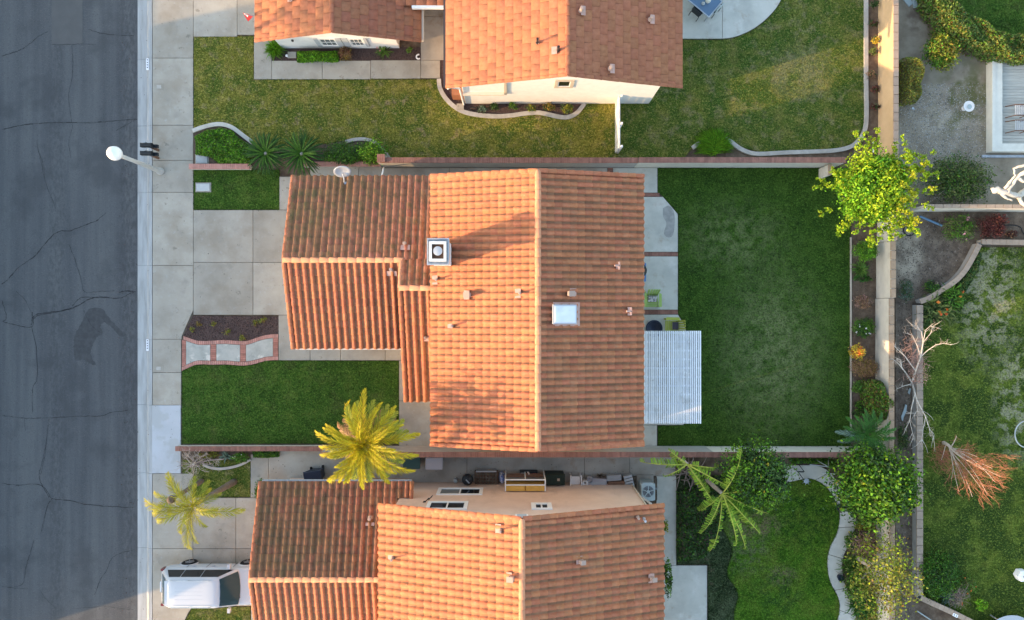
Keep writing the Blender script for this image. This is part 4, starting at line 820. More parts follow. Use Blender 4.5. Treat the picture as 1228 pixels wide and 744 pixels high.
# small gable window and trims
z0, z1 = wzB(103.5, 10.31), wzB(97, 10.31); s = (H - (z0 + z1) / 2) / H / K
window(hB, (669 - 614) * s, (684 - 614) * s, 10.31, z0, z1, -1, n=1, tr=.15, panes=['glass_dark'], trm='trim_tan')
x = (606 - 614) / K / 1.09; g = MB(); g.box(x - .06, x + .06, 10.24, 10.30, 1.6, 3.9); g.build('wall_post', M['trim_tan'], hB)
g = MB(); z = 1.75; g.box(-2.33, x - .061, 10.17, 10.309, 1.70, 1.84); g.build('ledge', M['stucco_cream'], hB)
z0, z1 = wzB(56, 13.08), wzB(45.5, 13.08); s = (H - (z0 + z1) / 2) / H / K
for a, b in ((385, 403.5), (421, 436)): window(hB, (a - 614) * s, (b - 614) * s, 13.08, z0 + .2, z1 - .1, -1, n=1, tr=.07, panes=['glass_grey'], grid=(3, 2), trm='trim_white')
for a, b in ((379, 384), (404.5, 411), (412, 419), (438, 441.5)): MB().box((a - 614) * s, (b - 614) * s, 13.02, 13.075, z0 + .1, z1 - .02).build('shutter', M['trim_grey'], hB)
g = MB(); g.box((352 - 614) * s, (354 - 614) * s, 13.0, 13.075, 1.0, 1.12); g.build('hose_tap', M['gutter_dark'], hB)
for px, py in ((696, 13.5), (779, 24), (731, 83)): pipe_vent(rB, E_, px, py, h=.2, big=1.5, plate=(.5, .26), shift=(0, -.12))
pipe_vent(rB, W_, 645, 52, h=.35, plate=(.16, .16), m='black_paint'); pipe_vent(rB, W_, 670, 61, h=.35, plate=(.40, .30), shift=(0, -.22), m='black_paint'); pipe_vent(rB, GW, 349, 0, h=.2, big=1.6, plate=(.3, .3))
g = MB(); g.box(-2.95, -2.40, 10.5, 15.4, .0, .75); g.build('bay_sill', M['tile_flat'], hB)
MB().box(-2.76, -2.40, 9.98, 10.28, 0, .12).build('splash_block', M['concrete'], hB)

# ------------------------------------------------------------------ houses across the street (outside the frame; they shade the road)
def far_house(label, x0, x1, y0, y1, ze, zr):
    o = thing('house', label, 'house', ((x0 + x1) / 2, (y0 + y1) / 2, 0)); xm = (x0 + x1) / 2
    a = Slope((x0, y0, ze), (x0, y1, ze), (xm, y0, zr)); b = Slope((x1, y1, ze), (x1, y0, ze), (xm, y1, zr)); d = MB(); deck_quad(d, a); deck_quad(d, b); d.build('roof', M['tile_terracotta'], o)
    g = MB(); gable_walls_y(g, x0 + .5, x1 - .5, y0 + .4, y1 - .4, ze, xm, zr - .15); g.build('wall', M['stucco_cream'], o)
    for yy in np.arange(y0 + 2.5, y1 - 2, 4): MB().box(x1 - .51, x1 - .46, yy, yy + 1.4, .9, 2.2).build('window', M['glass_grey'], o)
struct('far_pavement', MB().box(-33, -30.2, -150, 150, -.3, .0), M['concrete']); struct('far_lots', MB().box(-70, -33.0005, -150, 150, -.3, -.02), M['grass_side'])
far_house('tall tiled house on the far side of the street', -41, -32.5, -19.0, 7.3, 5.2, 7.6)
far_house('low tiled house on the far side of the street', -41, -33.5, 7.32, 24, 2.7, 4.5)
far_house('tiled house further down the far side of the street', -41, -33.0, -44, -24.5, 2.7, 4.6)
# ------------------------------------------------------------------ plants
def cloud(r, c, rad, n, size, clumps=26, up=.35, tight=.30, lo=-.25, asp=.55, box=False):
    """n separate leaves gathered in clumps through an ellipsoid (or a clipped hedge block); returns verts, quads"""
    c = np.array(c, float); rad = np.array(rad, float)
    if box:
        q = r.uniform(-1, 1, (n, 3)); f = r.integers(0, 5, n); q[f == 0, 2] = r.uniform(.8, 1, (f == 0).sum()); q[f == 1, 2] = r.uniform(.85, 1, (f == 1).sum())
        sx = f == 2; q[sx, 0] = np.sign(q[sx, 0]) * r.uniform(.86, 1, sx.sum()); sy = f == 3; q[sy, 1] = np.sign(q[sy, 1]) * r.uniform(.9, 1, sy.sum()); p = q + r.normal(0, .02, q.shape); out = np.sign(q) * np.abs(q) ** 6
    else:
        d = r.normal(size=(clumps, 3)); d /= np.linalg.norm(d, axis=1)[:, None]; d[:, 2] = np.where(d[:, 2] < lo, -d[:, 2], d[:, 2]); cc = d * r.uniform(.5, .92, (clumps, 1))
        i = r.integers(0, clumps, n); wt = r.uniform(.65, 1.25, clumps); p = cc[i] + r.normal(0, 1, (n, 3)) * (tight * wt[i])[:, None] * .75; ln_ = np.linalg.norm(p, axis=1)[:, None]; ph = np.arctan2(p[:, 1], p[:, 0]); q0 = r.uniform(0, 6.28, 4); lim = (1.0 + .15 * np.sin(3 * ph + q0[0]) + .13 * np.sin(5 * ph + q0[1]) + .10 * np.sin(9 * ph + q0[2] + 3 * p[:, 2]) + .07 * np.sin(17 * ph + q0[3]))[:, None]; over_ = ln_ > lim; p = np.where(over_, p * (lim + r.exponential(.06, (n, 1))) / ln_, p); out = p.copy()
    nrm = out * .6 + r.normal(0, .75, (n, 3)); nrm[:, 2] += up; nrm /= np.linalg.norm(nrm, axis=1)[:, None] + 1e-9
    a = np.cross(nrm, r.normal(size=(n, 3))); a /= np.linalg.norm(a, axis=1)[:, None] + 1e-9; b = np.cross(nrm, a)
    s = (size * r.uniform(.6, 1.3, n))[:, None]; p = c + p * rad; p[:, 2] = np.maximum(p[:, 2], .01)
    V = np.stack([p - a * s * .5, p + b * s * asp * .5 + nrm * s * .08, p + a * s * .5 - nrm * s * .1, p - b * s * asp * .5 + nrm * s * .08], 1).reshape(-1, 3)
    return V, np.arange(4 * n).reshape(-1, 4)
def foliage(parent, name, parts):
    o0 = np.array(loc(parent)); VV = []; FF = []; MI = []; k = 0; mats = []
    for V, F, m in parts:
        if m not in mats: mats.append(m)
        VV.append(V - o0); FF.append(F + k); k += len(V); MI += [mats.index(m)] * len(F)
    return link(name, npmesh(name, np.concatenate(VV), np.concatenate(FF), [M[m] for m in mats], MI), parent)
SEED = [100]
def rng(): SEED[0] += 1; return np.random.default_rng(SEED[0])
def stems(r, c, rad, n, z0=0, rr=.02):
    g = MB()
    for i in range(n):
        t = np.array(c) + r.normal(0, .45, 3) * np.array(rad); t[2] = max(t[2], z0 + .1); b = (c[0] + r.normal(0, .06), c[1] + r.normal(0, .06), z0 - .03); m = ((b[0] * .6 + t[0] * .4), (b[1] * .6 + t[1] * .4), z0 + (t[2] - z0) * .6)
        g.tube([b, m, tuple(t)], [rr, rr * .75, rr * .3], 5)
    return g
def bush(name, label, cat, px, py, rx, ry, h, mats, n, size, clumps=26, group=None, tight=.30, up=.35, box=False, asp=.55, bark='bark', flowers=None, z0=0.0, stem=6):
    """rx, ry: half extents in photograph pixels; h: height in metres"""
    r = rng(); zc = z0 + h * .52; s = (H - zc) / H / K; b = P(px, py, zc); o = thing(name, label, cat, (b.x, b.y, z0), group)
    rad = (rx * s, ry * s, h * .5); stems(r, (b.x, b.y, zc), rad, stem, z0, .012 + .012 * h).build('stems', M[bark], o)
    pr = [(*cloud(r, (b.x, b.y, zc), rad, int(n * f * 1.7), size * 1.12, clumps, up, tight, box=box, asp=asp), m) for m, f in mats]
    foliage(o, 'foliage', pr)
    if flowers:
        m, k, fs = flowers; foliage(o, 'flowers', [(*cloud(r, (b.x, b.y, zc + h * .12), rad, k * 3, fs, k, 1.0, .04, lo=.2, asp=.9), m)])
    return o
def blades(name, label, cat, px, py, rad, h, m, n, wd=.035, group=None, droop=.4, arc=None, z0=0.0, extra=None, jit=.12):
    """strap-leaved clump; every blade a tapering folded strip"""
    r = rng(); b = P(px, py, z0); o = thing(name, label, cat, (b.x, b.y, z0), group); V = []; F = []; k = 0
    for i in range(n):
        a = r.uniform(*(arc or (0, 6.283))); t = r.uniform(.25, 1) ** .7; L = rad * (.35 + .75 * t) * r.uniform(.75, 1.1); hh = h * (1.1 - .75 * t) ; d = np.array((math.cos(a), math.sin(a), 0)); sd = np.array((-d[1], d[0], 0)); st = r.normal(0, jit * rad, 2)
        for j in range(4):
            u = j / 3; p = np.array((b.x + st[0], b.y + st[1], z0)) + d * L * u + np.array((0, 0, hh * (u * (2 - u)) - droop * h * u ** 3 * t)); w_ = wd * (1.0, .95, .7, .08)[j] * .5
            V += [p - sd * w_ + (0, 0, .012), p, p + sd * w_ + (0, 0, .012)]
            if j:
                q = k + 3 * (j - 1); F += [(q, q + 1, q + 4, q + 3), (q + 1, q + 2, q + 5, q + 4)]
        k += 12
    foliage(o, 'leaves', [(np.array(V), np.array(F), m)])
    if extra: m2, kk, fs = extra; foliage(o, 'flowers', [(*cloud(r, (b.x, b.y, z0 + h * .8), (rad * .7, rad * .7, h * .25), kk * 3, fs, kk, .8, .05, lo=.1, asp=.8), m2)])
    return o
# --- feather palms: fronds are objects sharing meshes
def frond_mesh(name, L, elev, droop, ll, pairs, m, lw=.026, fold=.5, tip=None, seed=0, rr=.022, ang=52):
    r = np.random.default_rng(seed); V = []; F = []; pts = []; a = R(elev); p = np.array((0., 0., 0.)); n = 14; pts.append(p)
    for i in range(n):
        p = p + np.array((math.cos(a), 0, math.sin(a))) * L / n; a -= R(droop) / n * (0.5 + 1.2 * i / n); pts.append(p)
    pts = np.array(pts)
    def at(t): x = t * n; i = min(int(x), n - 1); return pts[i] + (pts[i + 1] - pts[i]) * (x - i), (pts[i + 1] - pts[i]) / np.linalg.norm(pts[i + 1] - pts[i])
    for i in range(n):       # rachis, a narrow tapering ridge
        w0 = rr * (1 - .8 * i / n); w1 = rr * (1 - .8 * (i + 1) / n); k = len(V); V += [pts[i] + (0, w0, 0), pts[i] + (0, -w0, 0), pts[i + 1] + (0, -w1, 0), pts[i + 1] + (0, w1, 0)]; F += [(k, k + 1, k + 2, k + 3)]
    for i in range(pairs):
        t = .12 + .87 * i / (pairs - 1); c, d = at(t); l = ll * (math.sin(math.pi * min(1, .18 + .8 * t)) ** .7) * r.uniform(.8, 1.1)
        upv = np.cross(d, (0, 1, 0)); upv = upv if upv[2] > 0 else -upv
        for s in (1, -1):
            an = R(ang - 22 * t + r.normal(0, 6)); dr = d * math.cos(an) + np.array((0, s, 0)) * math.sin(an) * math.cos(fold) + upv * math.sin(an) * math.sin(fold) * r.uniform(.2, 1)
            e = c + dr * l * .55; f_ = c + dr * l + np.array((0, 0, -.22 * l)); sd = np.cross(dr, upv); sd = sd / (np.linalg.norm(sd) + 1e-9) * lw * .5; k = len(V)
            V += [c - sd * .6, c + sd * .6, e + sd, e - sd, f_ + sd * .15, f_ - sd * .15]; F += [(k, k + 1, k + 2, k + 3), (k + 3, k + 2, k + 4, k + 5)]
    return npmesh(name, np.array(V), np.array(F), M[m])
def put_fronds(o, top, meshes, specs, name='frond'):
    """specs: (mesh index, azimuth deg, tilt deg, scale)"""
    o0 = loc(o); pr = {}
    for i, az, ti, sc in specs:
        Mx = Matrix.Translation(Vector(top) - o0) @ Matrix.Rotation(R(az), 4, 'Z') @ Matrix.Rotation(R(-ti), 4, 'Y') @ Matrix.Rotation(R(random.uniform(-14, 14)), 4, 'X') @ Matrix.Scale(sc, 4)
        if i not in pr: pr[i] = link(name, meshes[i], o, Mx)
        else: c = pr[i].copy(); C.objects.link(c); c.matrix_basis = Mx
def trunk(pts, r0, r1, m, o, seg=9, rings=None):
    g = MB(); s = []; n = 14
    for i in range(n + 1):
        t = i / n * (len(pts) - 1); k = min(int(t), len(pts) - 2); s.append(Vector(pts[k]).lerp(Vector(pts[k + 1]), t - k))
    g.tube(s, [(r0 + (r1 - r0) * i / n) * (1 + (.06 if i % 2 else -.03)) for i in range(n + 1)], seg); return g.build('trunk', M[m], o)
# tall sunlit palm
top = P(437, 533, 6.0); pa = thing('palm_tree', 'tall feathery palm with sunlit yellow fronds above the corner of the front lawn', 'palm', (top.x, top.y, 0))
trunk([(top.x + .1, top.y, -.05), (top.x + .05, top.y + .05, 3), (top.x, top.y, 5.9)], .24, .17, 'palm_bark', pa)
fm = [frond_mesh('frond', 2.0, 62, 85, .40, 52, 'leaf_palm', .024, seed=1, fold=.9), frond_mesh('frond', 2.4, 34, 95, .42, 58, 'leaf_palm', .024, seed=2, fold=.8), frond_mesh('frond', 2.3, 10, 85, .40, 56, 'leaf_palm', .024, seed=3, fold=.8), frond_mesh('frond', 2.1, 22, 75, .40, 52, 'leaf_palm_green', .026, seed=4)]
rp = random.Random(5); sp = []
for az in (8, 24, 47, 70, 92, 112, 128, 147, 165, 184, 203, 228, 246, 262, 281, 297, 312, 330, 348): sp.append((rp.choice((1, 2)), az + rp.uniform(-5, 5), rp.uniform(-12, 14), rp.uniform(.78, 1.12)))
for az in range(0, 360, 36): sp.append((0, az + rp.uniform(-12, 12), rp.uniform(-4, 12), rp.uniform(.8, 1.0)))
for az in (30, 60, 82, 105, 15, 250, 330, 200, 45, 120, 300, 275): sp.append((3, az, -16, .98))
for az in (36, 100, 155, 192, 237, 271, 320): sp.append((1, az, 14, .85))
fm.append(frond_mesh('frond', 1.9, -18, 62, .30, 46, 'leaf_tan', .02, seed=5, fold=-.3))
for az in (60, 112, 140, 168, 225, 318, 20): sp.append((4, az + rp.uniform(-8, 8), rp.uniform(-8, 10), rp.uniform(.85, 1.1)))
put_fronds(pa, top, fm, sp)
# smaller leaning palm by the driveway
b = P(281, 578, 0); top = P(232, 606, 4.0); pb = thing('palm_tree', 'small palm with few drooping fronds leaning over the lower driveway', 'palm', (b.x, b.y, 0))
trunk([(b.x, b.y, -.05), (b.x * .62 + top.x * .38, b.y * .6 + top.y * .4, 1.7), tuple(top)], .17, .10, 'palm_bark', pb)
fm = [frond_mesh('frond', 2.3, 38, 95, .50, 48, 'leaf_palm_small', .020, seed=6, fold=.7), frond_mesh('frond', 1.9, 60, 120, .44, 44, 'leaf_palm_small', .020, seed=7, fold=.7), frond_mesh('frond', 1.7, 15, 100, .4, 40, 'leaf_palm_green', .02, seed=8)]
put_fronds(pb, top, fm, [(0, -5, 0, 1.12), (0, 172, 0, 1.05), (0, 268, 0, .95), (0, 280, 4, .82), (1, 120, 5, 1.05), (1, 45, 0, .8), (1, 200, 0, 1.0), (2, 60, 0, .8), (2, 95, 0, .85), (2, 20, 0, .8), (1, 310, 0, .75), (2, 240, 0, .8), (0, 128, 0, .9), (0, 190, 6, .85), (1, 0, 8, .9), (2, 140, 0, .9), (1, 255, 6, .8), (2, 330, 0, .8), (1, 75, 12, .8)])
b = P(242, 577, 0); top = P(206, 599, 3.1); pc = thing('palm_tree', 'slender young palm with a dark crown stub left of the small leaning palm', 'palm', (b.x, b.y, 0))
trunk([(b.x, b.y, -.05), (b.x * .5 + top.x * .5, b.y * .5 + top.y * .5, 1.5), tuple(top)], .13, .08, 'palm_bark', pc); MB().lathe((top.x, top.y, top.z - .1), [(.1, 0), (.19, .1), (.15, .28), (.04, .36)], 10).build('crown_stub', M['bark'], pc)
fm = [frond_mesh('frond', 1.25, 20, 80, .34, 26, 'leaf_palm_small', .028, seed=9)]; put_fronds(pc, top, fm, [(0, 215, 0, 1), (0, 160, 5, .8), (0, 340, 10, .7), (0, 262, 0, .75)])
# sago palms
for i, (px, py, R0, lab) in enumerate(((319, 184.5, 1.0, 'dark green sago palm nearer the pavement, left of its twin'), (362, 185, 1.08, 'dark green sago palm beside the round shrubs, right of its twin'))):
    t = P(px, py, .75); o = thing('sago_palm', lab, 'sago palm', (t.x, t.y, 0), 'sago palms beside the front lawn'); trunk([(t.x, t.y, -.05), (t.x, t.y, .4), tuple(t)], .2, .16, 'palm_bark', o)
    MB().lathe((t.x, t.y, .72), [(.10, 0), (.12, .06), (.06, .13), (.01, .16)], 9).build('crown_bud', M['bark_pale'], o)
    fm = [frond_mesh('frond', R0 * 1.05, 52, 60, .07, 56, 'leaf_sago_young', .017, seed=20 + i, rr=.010, ang=62, fold=.6), frond_mesh('frond', R0 * 1.14, 28, 52, .075, 58, 'leaf_sago', .017, seed=30 + i, rr=.010, ang=62, fold=.6), frond_mesh('frond', R0 * 1.12, 6, 40, .075, 58, 'leaf_sago', .017, seed=40 + i, rr=.010, ang=62, fold=.6)]
    put_fronds(o, t, fm, [((0, 1, 2, 1, 2)[k % 5], k * 137.508 + rp.uniform(-4, 4), rp.uniform(-4, 4), rp.uniform(.88, 1.05)) for k in range(96)])
# tree fern / feather palm in the corner bed
t = P(1040, 523, 1.5); o = thing('fern_palm', 'feathery green palm in the corner between lawn and lemon tree', 'palm', (t.x, t.y, 0)); trunk([(t.x, t.y, -.05), (t.x, t.y, .7), tuple(t)], .12, .09, 'palm_bark', o)
fm = [frond_mesh('frond', 1.5, 40, 80, .30, 34, 'leaf_fern', .03, seed=50), frond_mesh('frond', 1.5, 12, 55, .32, 34, 'leaf_fern', .03, seed=51), frond_mesh('frond', 1.45, 5, 45, .30, 34, 'leaf_blue', .03, seed=52)]
put_fronds(o, t, fm, [(k % 2, k * 137.5, rp.uniform(-5, 8), rp.uniform(.7, .98)) for k in range(20)] + [(2, 172, 0, 1.0), (2, 196, 0, .95)])
# banana plants
def banana_leaf(name, L, wd, elev, droop, seed, m='leaf_banana'):
    r = np.random.default_rng(seed); V = []; F = []; mi = []; n = 16; a = R(elev); p = np.array((0., 0, 0)); pts = [p]
    for i in range(n): p = p + np.array((math.cos(a), 0, math.sin(a))) * L / n; a -= R(droop) / n * (.4 + 1.3 * i / n); pts.append(p)
    on = {1: True, -1: r.uniform() < .6}; hang = {1: r.uniform(.5, 1.8), -1: r.uniform(.5, 1.8)}
    for i in range(n):
        k = len(V); w0 = .030 * (1 - .8 * i / n); V += [pts[i] + (0, w0, .012), pts[i] + (0, -w0, .012), pts[i + 1] + (0, -w0, .012), pts[i + 1] + (0, w0, .012)]; F.append((k, k + 1, k + 2, k + 3)); mi.append(1)
        if i < 2: continue
        t = i / n; w_ = wd * math.sin(math.pi * min(1, .12 + .85 * t)) ** .6 * .5
        for s in (1, -1):
            if r.uniform() < .25: on[s] = r.uniform() < .72
            if not on[s]: continue
            for h_ in (0, .5):
                dd = pts[i + 1] - pts[i]; q0 = pts[i] + dd * (h_ + .01); q1 = pts[i] + dd * (h_ + .36); ww = w_ * r.uniform(.75, 1.1); dz = -ww * hang[s] * r.uniform(.7, 1.2); fw = dd * r.uniform(-.1, .5); k = len(V)
                V += [q0, q1, q1 + fw + np.array((0, s * ww, dz)), q0 + fw + np.array((0, s * ww, dz))]; F.append((k, k + 1, k + 2, k + 3)); mi.append(0)
    return npmesh(name, np.array(V), np.array(F), [M[m], M['leaf_midrib']], mi)
def banana(label, px, py, z, ends, m='leaf_banana'):
    t = P(px, py, z); o = thing('banana_plant', label, 'banana plant', (t.x, t.y, 0), 'banana plants below the wall'); trunk([(t.x + .05, t.y, -.05), (t.x, t.y, z * .5), tuple(t)], .12, .08, 'bark_pale', o)
    for i, (ex, ey, el) in enumerate(ends):
        zz = z * .72; e = P(ex, ey, zz); d = e - t; L = math.hypot(d.x, d.y) * 1.28; me = banana_leaf('leaf', L, .44, el, el + 58, 60 + i + int(px)); link('leaf', me, o, Matrix.Translation(Vector(t) - loc(o)) @ Matrix.Rotation(math.atan2(d.y, d.x), 4, 'Z'))
    return o
banana('ragged banana plant with long torn leaves fanning over the lower lawn', 866, 592, 2.6, [(838, 628, 30), (849, 647, 25), (884, 644, 30), (900, 629, 25), (909, 609, 20), (878, 538, 42), (838, 606, 15), (872, 640, 45), (905, 580, 18)])
banana('ragged banana plant beside the brick-capped wall and the air conditioner', 824, 557, 2.3, [(774, 552, 20), (800, 538, 35), (849, 597, 32), (843, 583, 25), (853, 557, 20), (797, 566, 20), (866, 577, 28)])
t = P(824, 562, 0); g = MB(); o = thing('dry_roots', 'pale dry stalks heaped at the foot of the banana plants', 'dry stalks', (t.x, t.y, 0)); r_ = random.Random(9)
for i in range(34):
    a = r_.uniform(0, 6.28); l = r_.uniform(.4, 1.1); q = Vector((t.x + r_.uniform(-.6, .6), t.y + r_.uniform(-.5, .2), .05)); g.tube([q, q + Vector((math.cos(a) * l * .5, math.sin(a) * l * .5, r_.uniform(.1, .5))), q + Vector((math.cos(a) * l, math.sin(a) * l, r_.uniform(.0, .4)))], [.03, .025, .01], 5)
g.build('stalks', M['twig_grey'], o)
# --- bare branching trees
def limb(mb, a, b, r0, r1, rg, bend=.12, n=5):
    a = Vector(a); b = Vector(b); L = (b - a).length; m1 = Vector((rg.uniform(-1, 1), rg.uniform(-1, 1), rg.uniform(-.3, 1))) * L * bend
    pts = [a.lerp(b, t) + m1 * math.sin(math.pi * t) for t in [i / n for i in range(n + 1)]]; mb.tube(pts, [r0 + (r1 - r0) * i / n for i in range(n + 1)], 5); return pts
def twigs(mb, pts, rg, k, L, r0, up=.3, depth=1, sd=.9):
    for _ in range(k):
        i = rg.randrange(min(max(1, len(pts) // 3), len(pts) - 2), len(pts) - 1); p = pts[i].lerp(pts[i + 1], rg.random()); d = (pts[i + 1] - pts[i]).normalized(); e = p + (d * rg.uniform(.4, 1) + Vector((rg.uniform(-sd, sd), rg.uniform(-sd, sd), rg.uniform(-.2, up)))) * L * rg.uniform(.5, 1.1)
        q = limb(mb, p, e, r0, r0 * .3, rg, .1, 3)
        if depth > 1: twigs(mb, q, rg, max(2, k // 2), L * .55, r0 * .6, up, depth - 1, sd)
rg = random.Random(11)
wt = P(1093, 459, .0); o = thing('bare_tree', 'white-barked bare tree sprawling over the low wall', 'tree', (wt.x, wt.y, 0))
paths = [[(1093, 460, .3, .075), (1098, 445, .9, .06), (1104, 428, 1.5, .05), (1107, 411, 2.0, .035), (1110, 396, 2.4, .02), (1118, 389, 2.7, .008)], [(1104, 428, 1.5, .04), (1113, 420, 1.8, .03), (1122, 414, 2.1, .022), (1131, 412, 2.3, .016), (1141, 414, 2.5, .008)], [(1104, 428, 1.5, .035), (1100, 415, 1.9, .025), (1094, 402, 2.2, .016), (1083, 399, 2.4, .007)],
    [(1107, 411, 2.0, .03), (1105, 398, 2.3, .02), (1097, 390, 2.6, .007)], [(1107, 411, 2.0, .028), (1116, 400, 2.3, .018), (1120, 390, 2.6, .008)], [(1098, 445, .9, .04), (1085, 427, 1.5, .03), (1072, 415, 2.0, .012)], [(1093, 458, .4, .06), (1086, 447, .9, .045), (1078, 437, 1.3, .03), (1070, 430, 1.6, .012)], [(1086, 447, .9, .035), (1081, 440, 1.2, .028), (1080, 432, 1.4, .02), (1072, 428, 1.7, .01)],
    [(1092, 461, .35, .04), (1084, 463, .6, .025), (1075, 467, .9, .01)], [(1094, 461, .3, .07), (1099, 479, .9, .05), (1104, 489, 1.3, .04), (1110, 500, 1.7, .03), (1114, 512, 2.0, .02), (1116, 524, 2.2, .008)], [(1110, 500, 1.7, .025), (1107, 515, 2.0, .016), (1105, 531, 2.3, .006)], [(1097, 473, .7, .04), (1093, 490, 1.2, .03), (1091, 505, 1.6, .022), (1085, 516, 1.9, .008)],
    [(1091, 505, 1.6, .02), (1094, 518, 1.9, .014), (1097, 530, 2.1, .006)], [(1099, 480, .9, .03), (1100, 492, 1.2, .02), (1094, 502, 1.5, .008)], [(1112, 508, 1.9, .015), (1121, 527, 2.3, .005)], [(1093, 460, .2, .08), (1092, 462, .0, .09), (1092, 462, -.1, .10)]]
g = MB(); t2 = MB()
for pth_ in paths:
    pts = [P(a, b, z) for a, b, z, _ in pth_]; g.tube(pts, [q[3] * .66 for q in pth_], 6); twigs(g, pts, rg, 3, .48, .011, .3, 1); twigs(t2, pts, rg, 6, .34, .006, .3, 2)
g.build('limbs', M['bark_white'], o); t2.build('twigs', M['bark_pale'], o)
t3 = MB()
for i in range(170):
    a = P(rg.gauss(1092, 7), rg.gauss(422, 15), rg.uniform(.5, 1.6)); a = P(1094 + rg.gauss(0, 4), 440 + rg.gauss(0, 8), .4) if i % 3 == 0 else a; limb(t3, a, a + Vector((rg.uniform(-.5, .5), rg.uniform(-.3, .6), rg.uniform(.1, .6))), .008, .003, rg, .15, 3)
wp = P(1094, 436, 0); o = thing('dry_shrub', 'pinkish dry twiggy shrub tangled in the white bare tree', 'shrub', (wp.x, wp.y, 0)); t3.build('twigs', M['twig_pink'], o)
foliage(o, 'foliage', [(*cloud(rng(), P(1100, 448, .9), (.6, .65, .5), 420, .07, 14), 'leaf_pink')])
db = P(1133, 532, 0); o = thing('dead_tree', 'leafless reddish-brown tree fanning out over the far right lawn', 'tree', (db.x, db.y, 0)); g = MB(); t2 = MB()
g.tube([db - Vector((0, 0, .1)), P(1132, 531, .5), P(1137, 534, 1.1), P(1143, 540, 1.5)], [.10, .085, .075, .05], 8)
main = []
for (ex, ey, z, r0) in ((1168, 556, 3.0, .035), (1180, 564, 3.3, .035), (1193, 578, 3.6, .03), (1176, 585, 3.3, .028), (1166, 596, 3.3, .028), (1157, 580, 2.8, .025), (1149, 572, 2.5, .022), (1190, 562, 3.4, .025), (1200, 572, 3.7, .02), (1184, 593, 3.5, .02), (1172, 548, 2.7, .02), (1150, 590, 2.9, .018), (1141, 575, 2.2, .015), (1162, 540, 2.2, .014)):
    pts = limb(g, P(1140 + rg.uniform(-3, 3), 537 + rg.uniform(-2, 3), 1.3), P(ex, ey, z), r0, .008, rg, .05, 7); main.append(pts); twigs(t2, pts, rg, 11, .55, .008, .5, 2, .8)
q = limb(g, P(1140, 537, 1.2), P(1147, 523, 1.8), .03, .012, rg, .1, 4); twigs(t2, q, rg, 5, .35, .009, .4, 2); limb(g, P(1134, 533, .6), P(1129, 552, 1.2), .02, .006, rg, .1, 4)
g.build('limbs', M['bark_pale'], o)
t4 = MB()
for i in range(260):
    t = rg.random(); a = P(1127 + rg.gauss(0, 7), 545 + rg.gauss(0, 8), rg.uniform(.1, .7)); limb(t4, a, a + Vector((rg.uniform(-.3, .5), rg.uniform(-.5, .3), rg.uniform(.1, .5))), .006, .002, rg, .15, 2)
for i in range(300):
    t = rg.random() ** .6; sp_ = rg.uniform(-1, 1); z = 1.2 + 2.2 * t; a = P(1140 + 55 * t - 26 * t * sp_ * .7, 540 + 36 * t + 30 * t * sp_, z); d = Vector((.5 - .25 * sp_, -.4 - .3 * sp_, .35)) * rg.uniform(.25, .6); limb(t4, a, a + d + Vector((rg.uniform(-.2, .2), rg.uniform(-.2, .2), rg.uniform(-.1, .2))), .007, .0025, rg, .12, 2)
t2.v, t2.f = t2.v, t2.f; t2.add(t4.v, t4.f); t2.build('twigs', M['twig_red'], o)
# pale sculptural tree entering at the right edge
ob = P(1252, 222, 0); o = thing('bare_tree', 'pale thick-limbed pruned tree reaching in at the right edge, sunlit', 'tree', (ob.x, ob.y, 0)); g = MB()
for pth_ in ([(1252, 222, -.1, .2), (1248, 222, 1.6, .17), (1234, 226, 2.9, .15), (1221, 236, 3.5, .12), (1207, 231, 3.8, .13), (1196, 228, 3.8, .15), (1189, 229, 3.7, .12)], [(1207, 231, 3.8, .12), (1213, 222, 3.9, .1), (1219, 213, 4.1, .09), (1229, 206, 4.3, .08), (1240, 203, 4.4, .05)], [(1205, 227, 3.9, .07), (1210, 219, 4.0, .06), (1217, 211, 4.2, .035), (1216, 202, 4.3, .045), (1224, 199, 4.4, .05), (1238, 197, 4.5, .05)], [(1221, 236, 3.5, .09), (1226, 244, 3.7, .08), (1236, 252, 3.8, .05)], [(1221, 213, 4.1, .06), (1228, 218, 4.1, .07), (1238, 220, 3.9, .06)], [(1200, 230, 3.8, .08), (1207, 238, 3.7, .045), (1214, 241, 3.7, .03)]):
    s_ = []
    pts = [P(a, b, z) for a, b, z, _ in pth_]; rr = [q[3] for q in pth_]; n = len(pts)
    for i in range(n - 1):
        for k in range(3): t = k / 3; s_.append((pts[i].lerp(pts[i + 1], t) + Vector((rg.uniform(-.03, .03), rg.uniform(-.03, .03), 0)), (rr[i] + (rr[i + 1] - rr[i]) * t) * rg.uniform(.85, 1.15)))
    s_.append((pts[-1], rr[-1])); g.tube([q[0] for q in s_], [q[1] for q in s_], 9)
g.build('limbs', M['bark_white'], o, smooth=True)
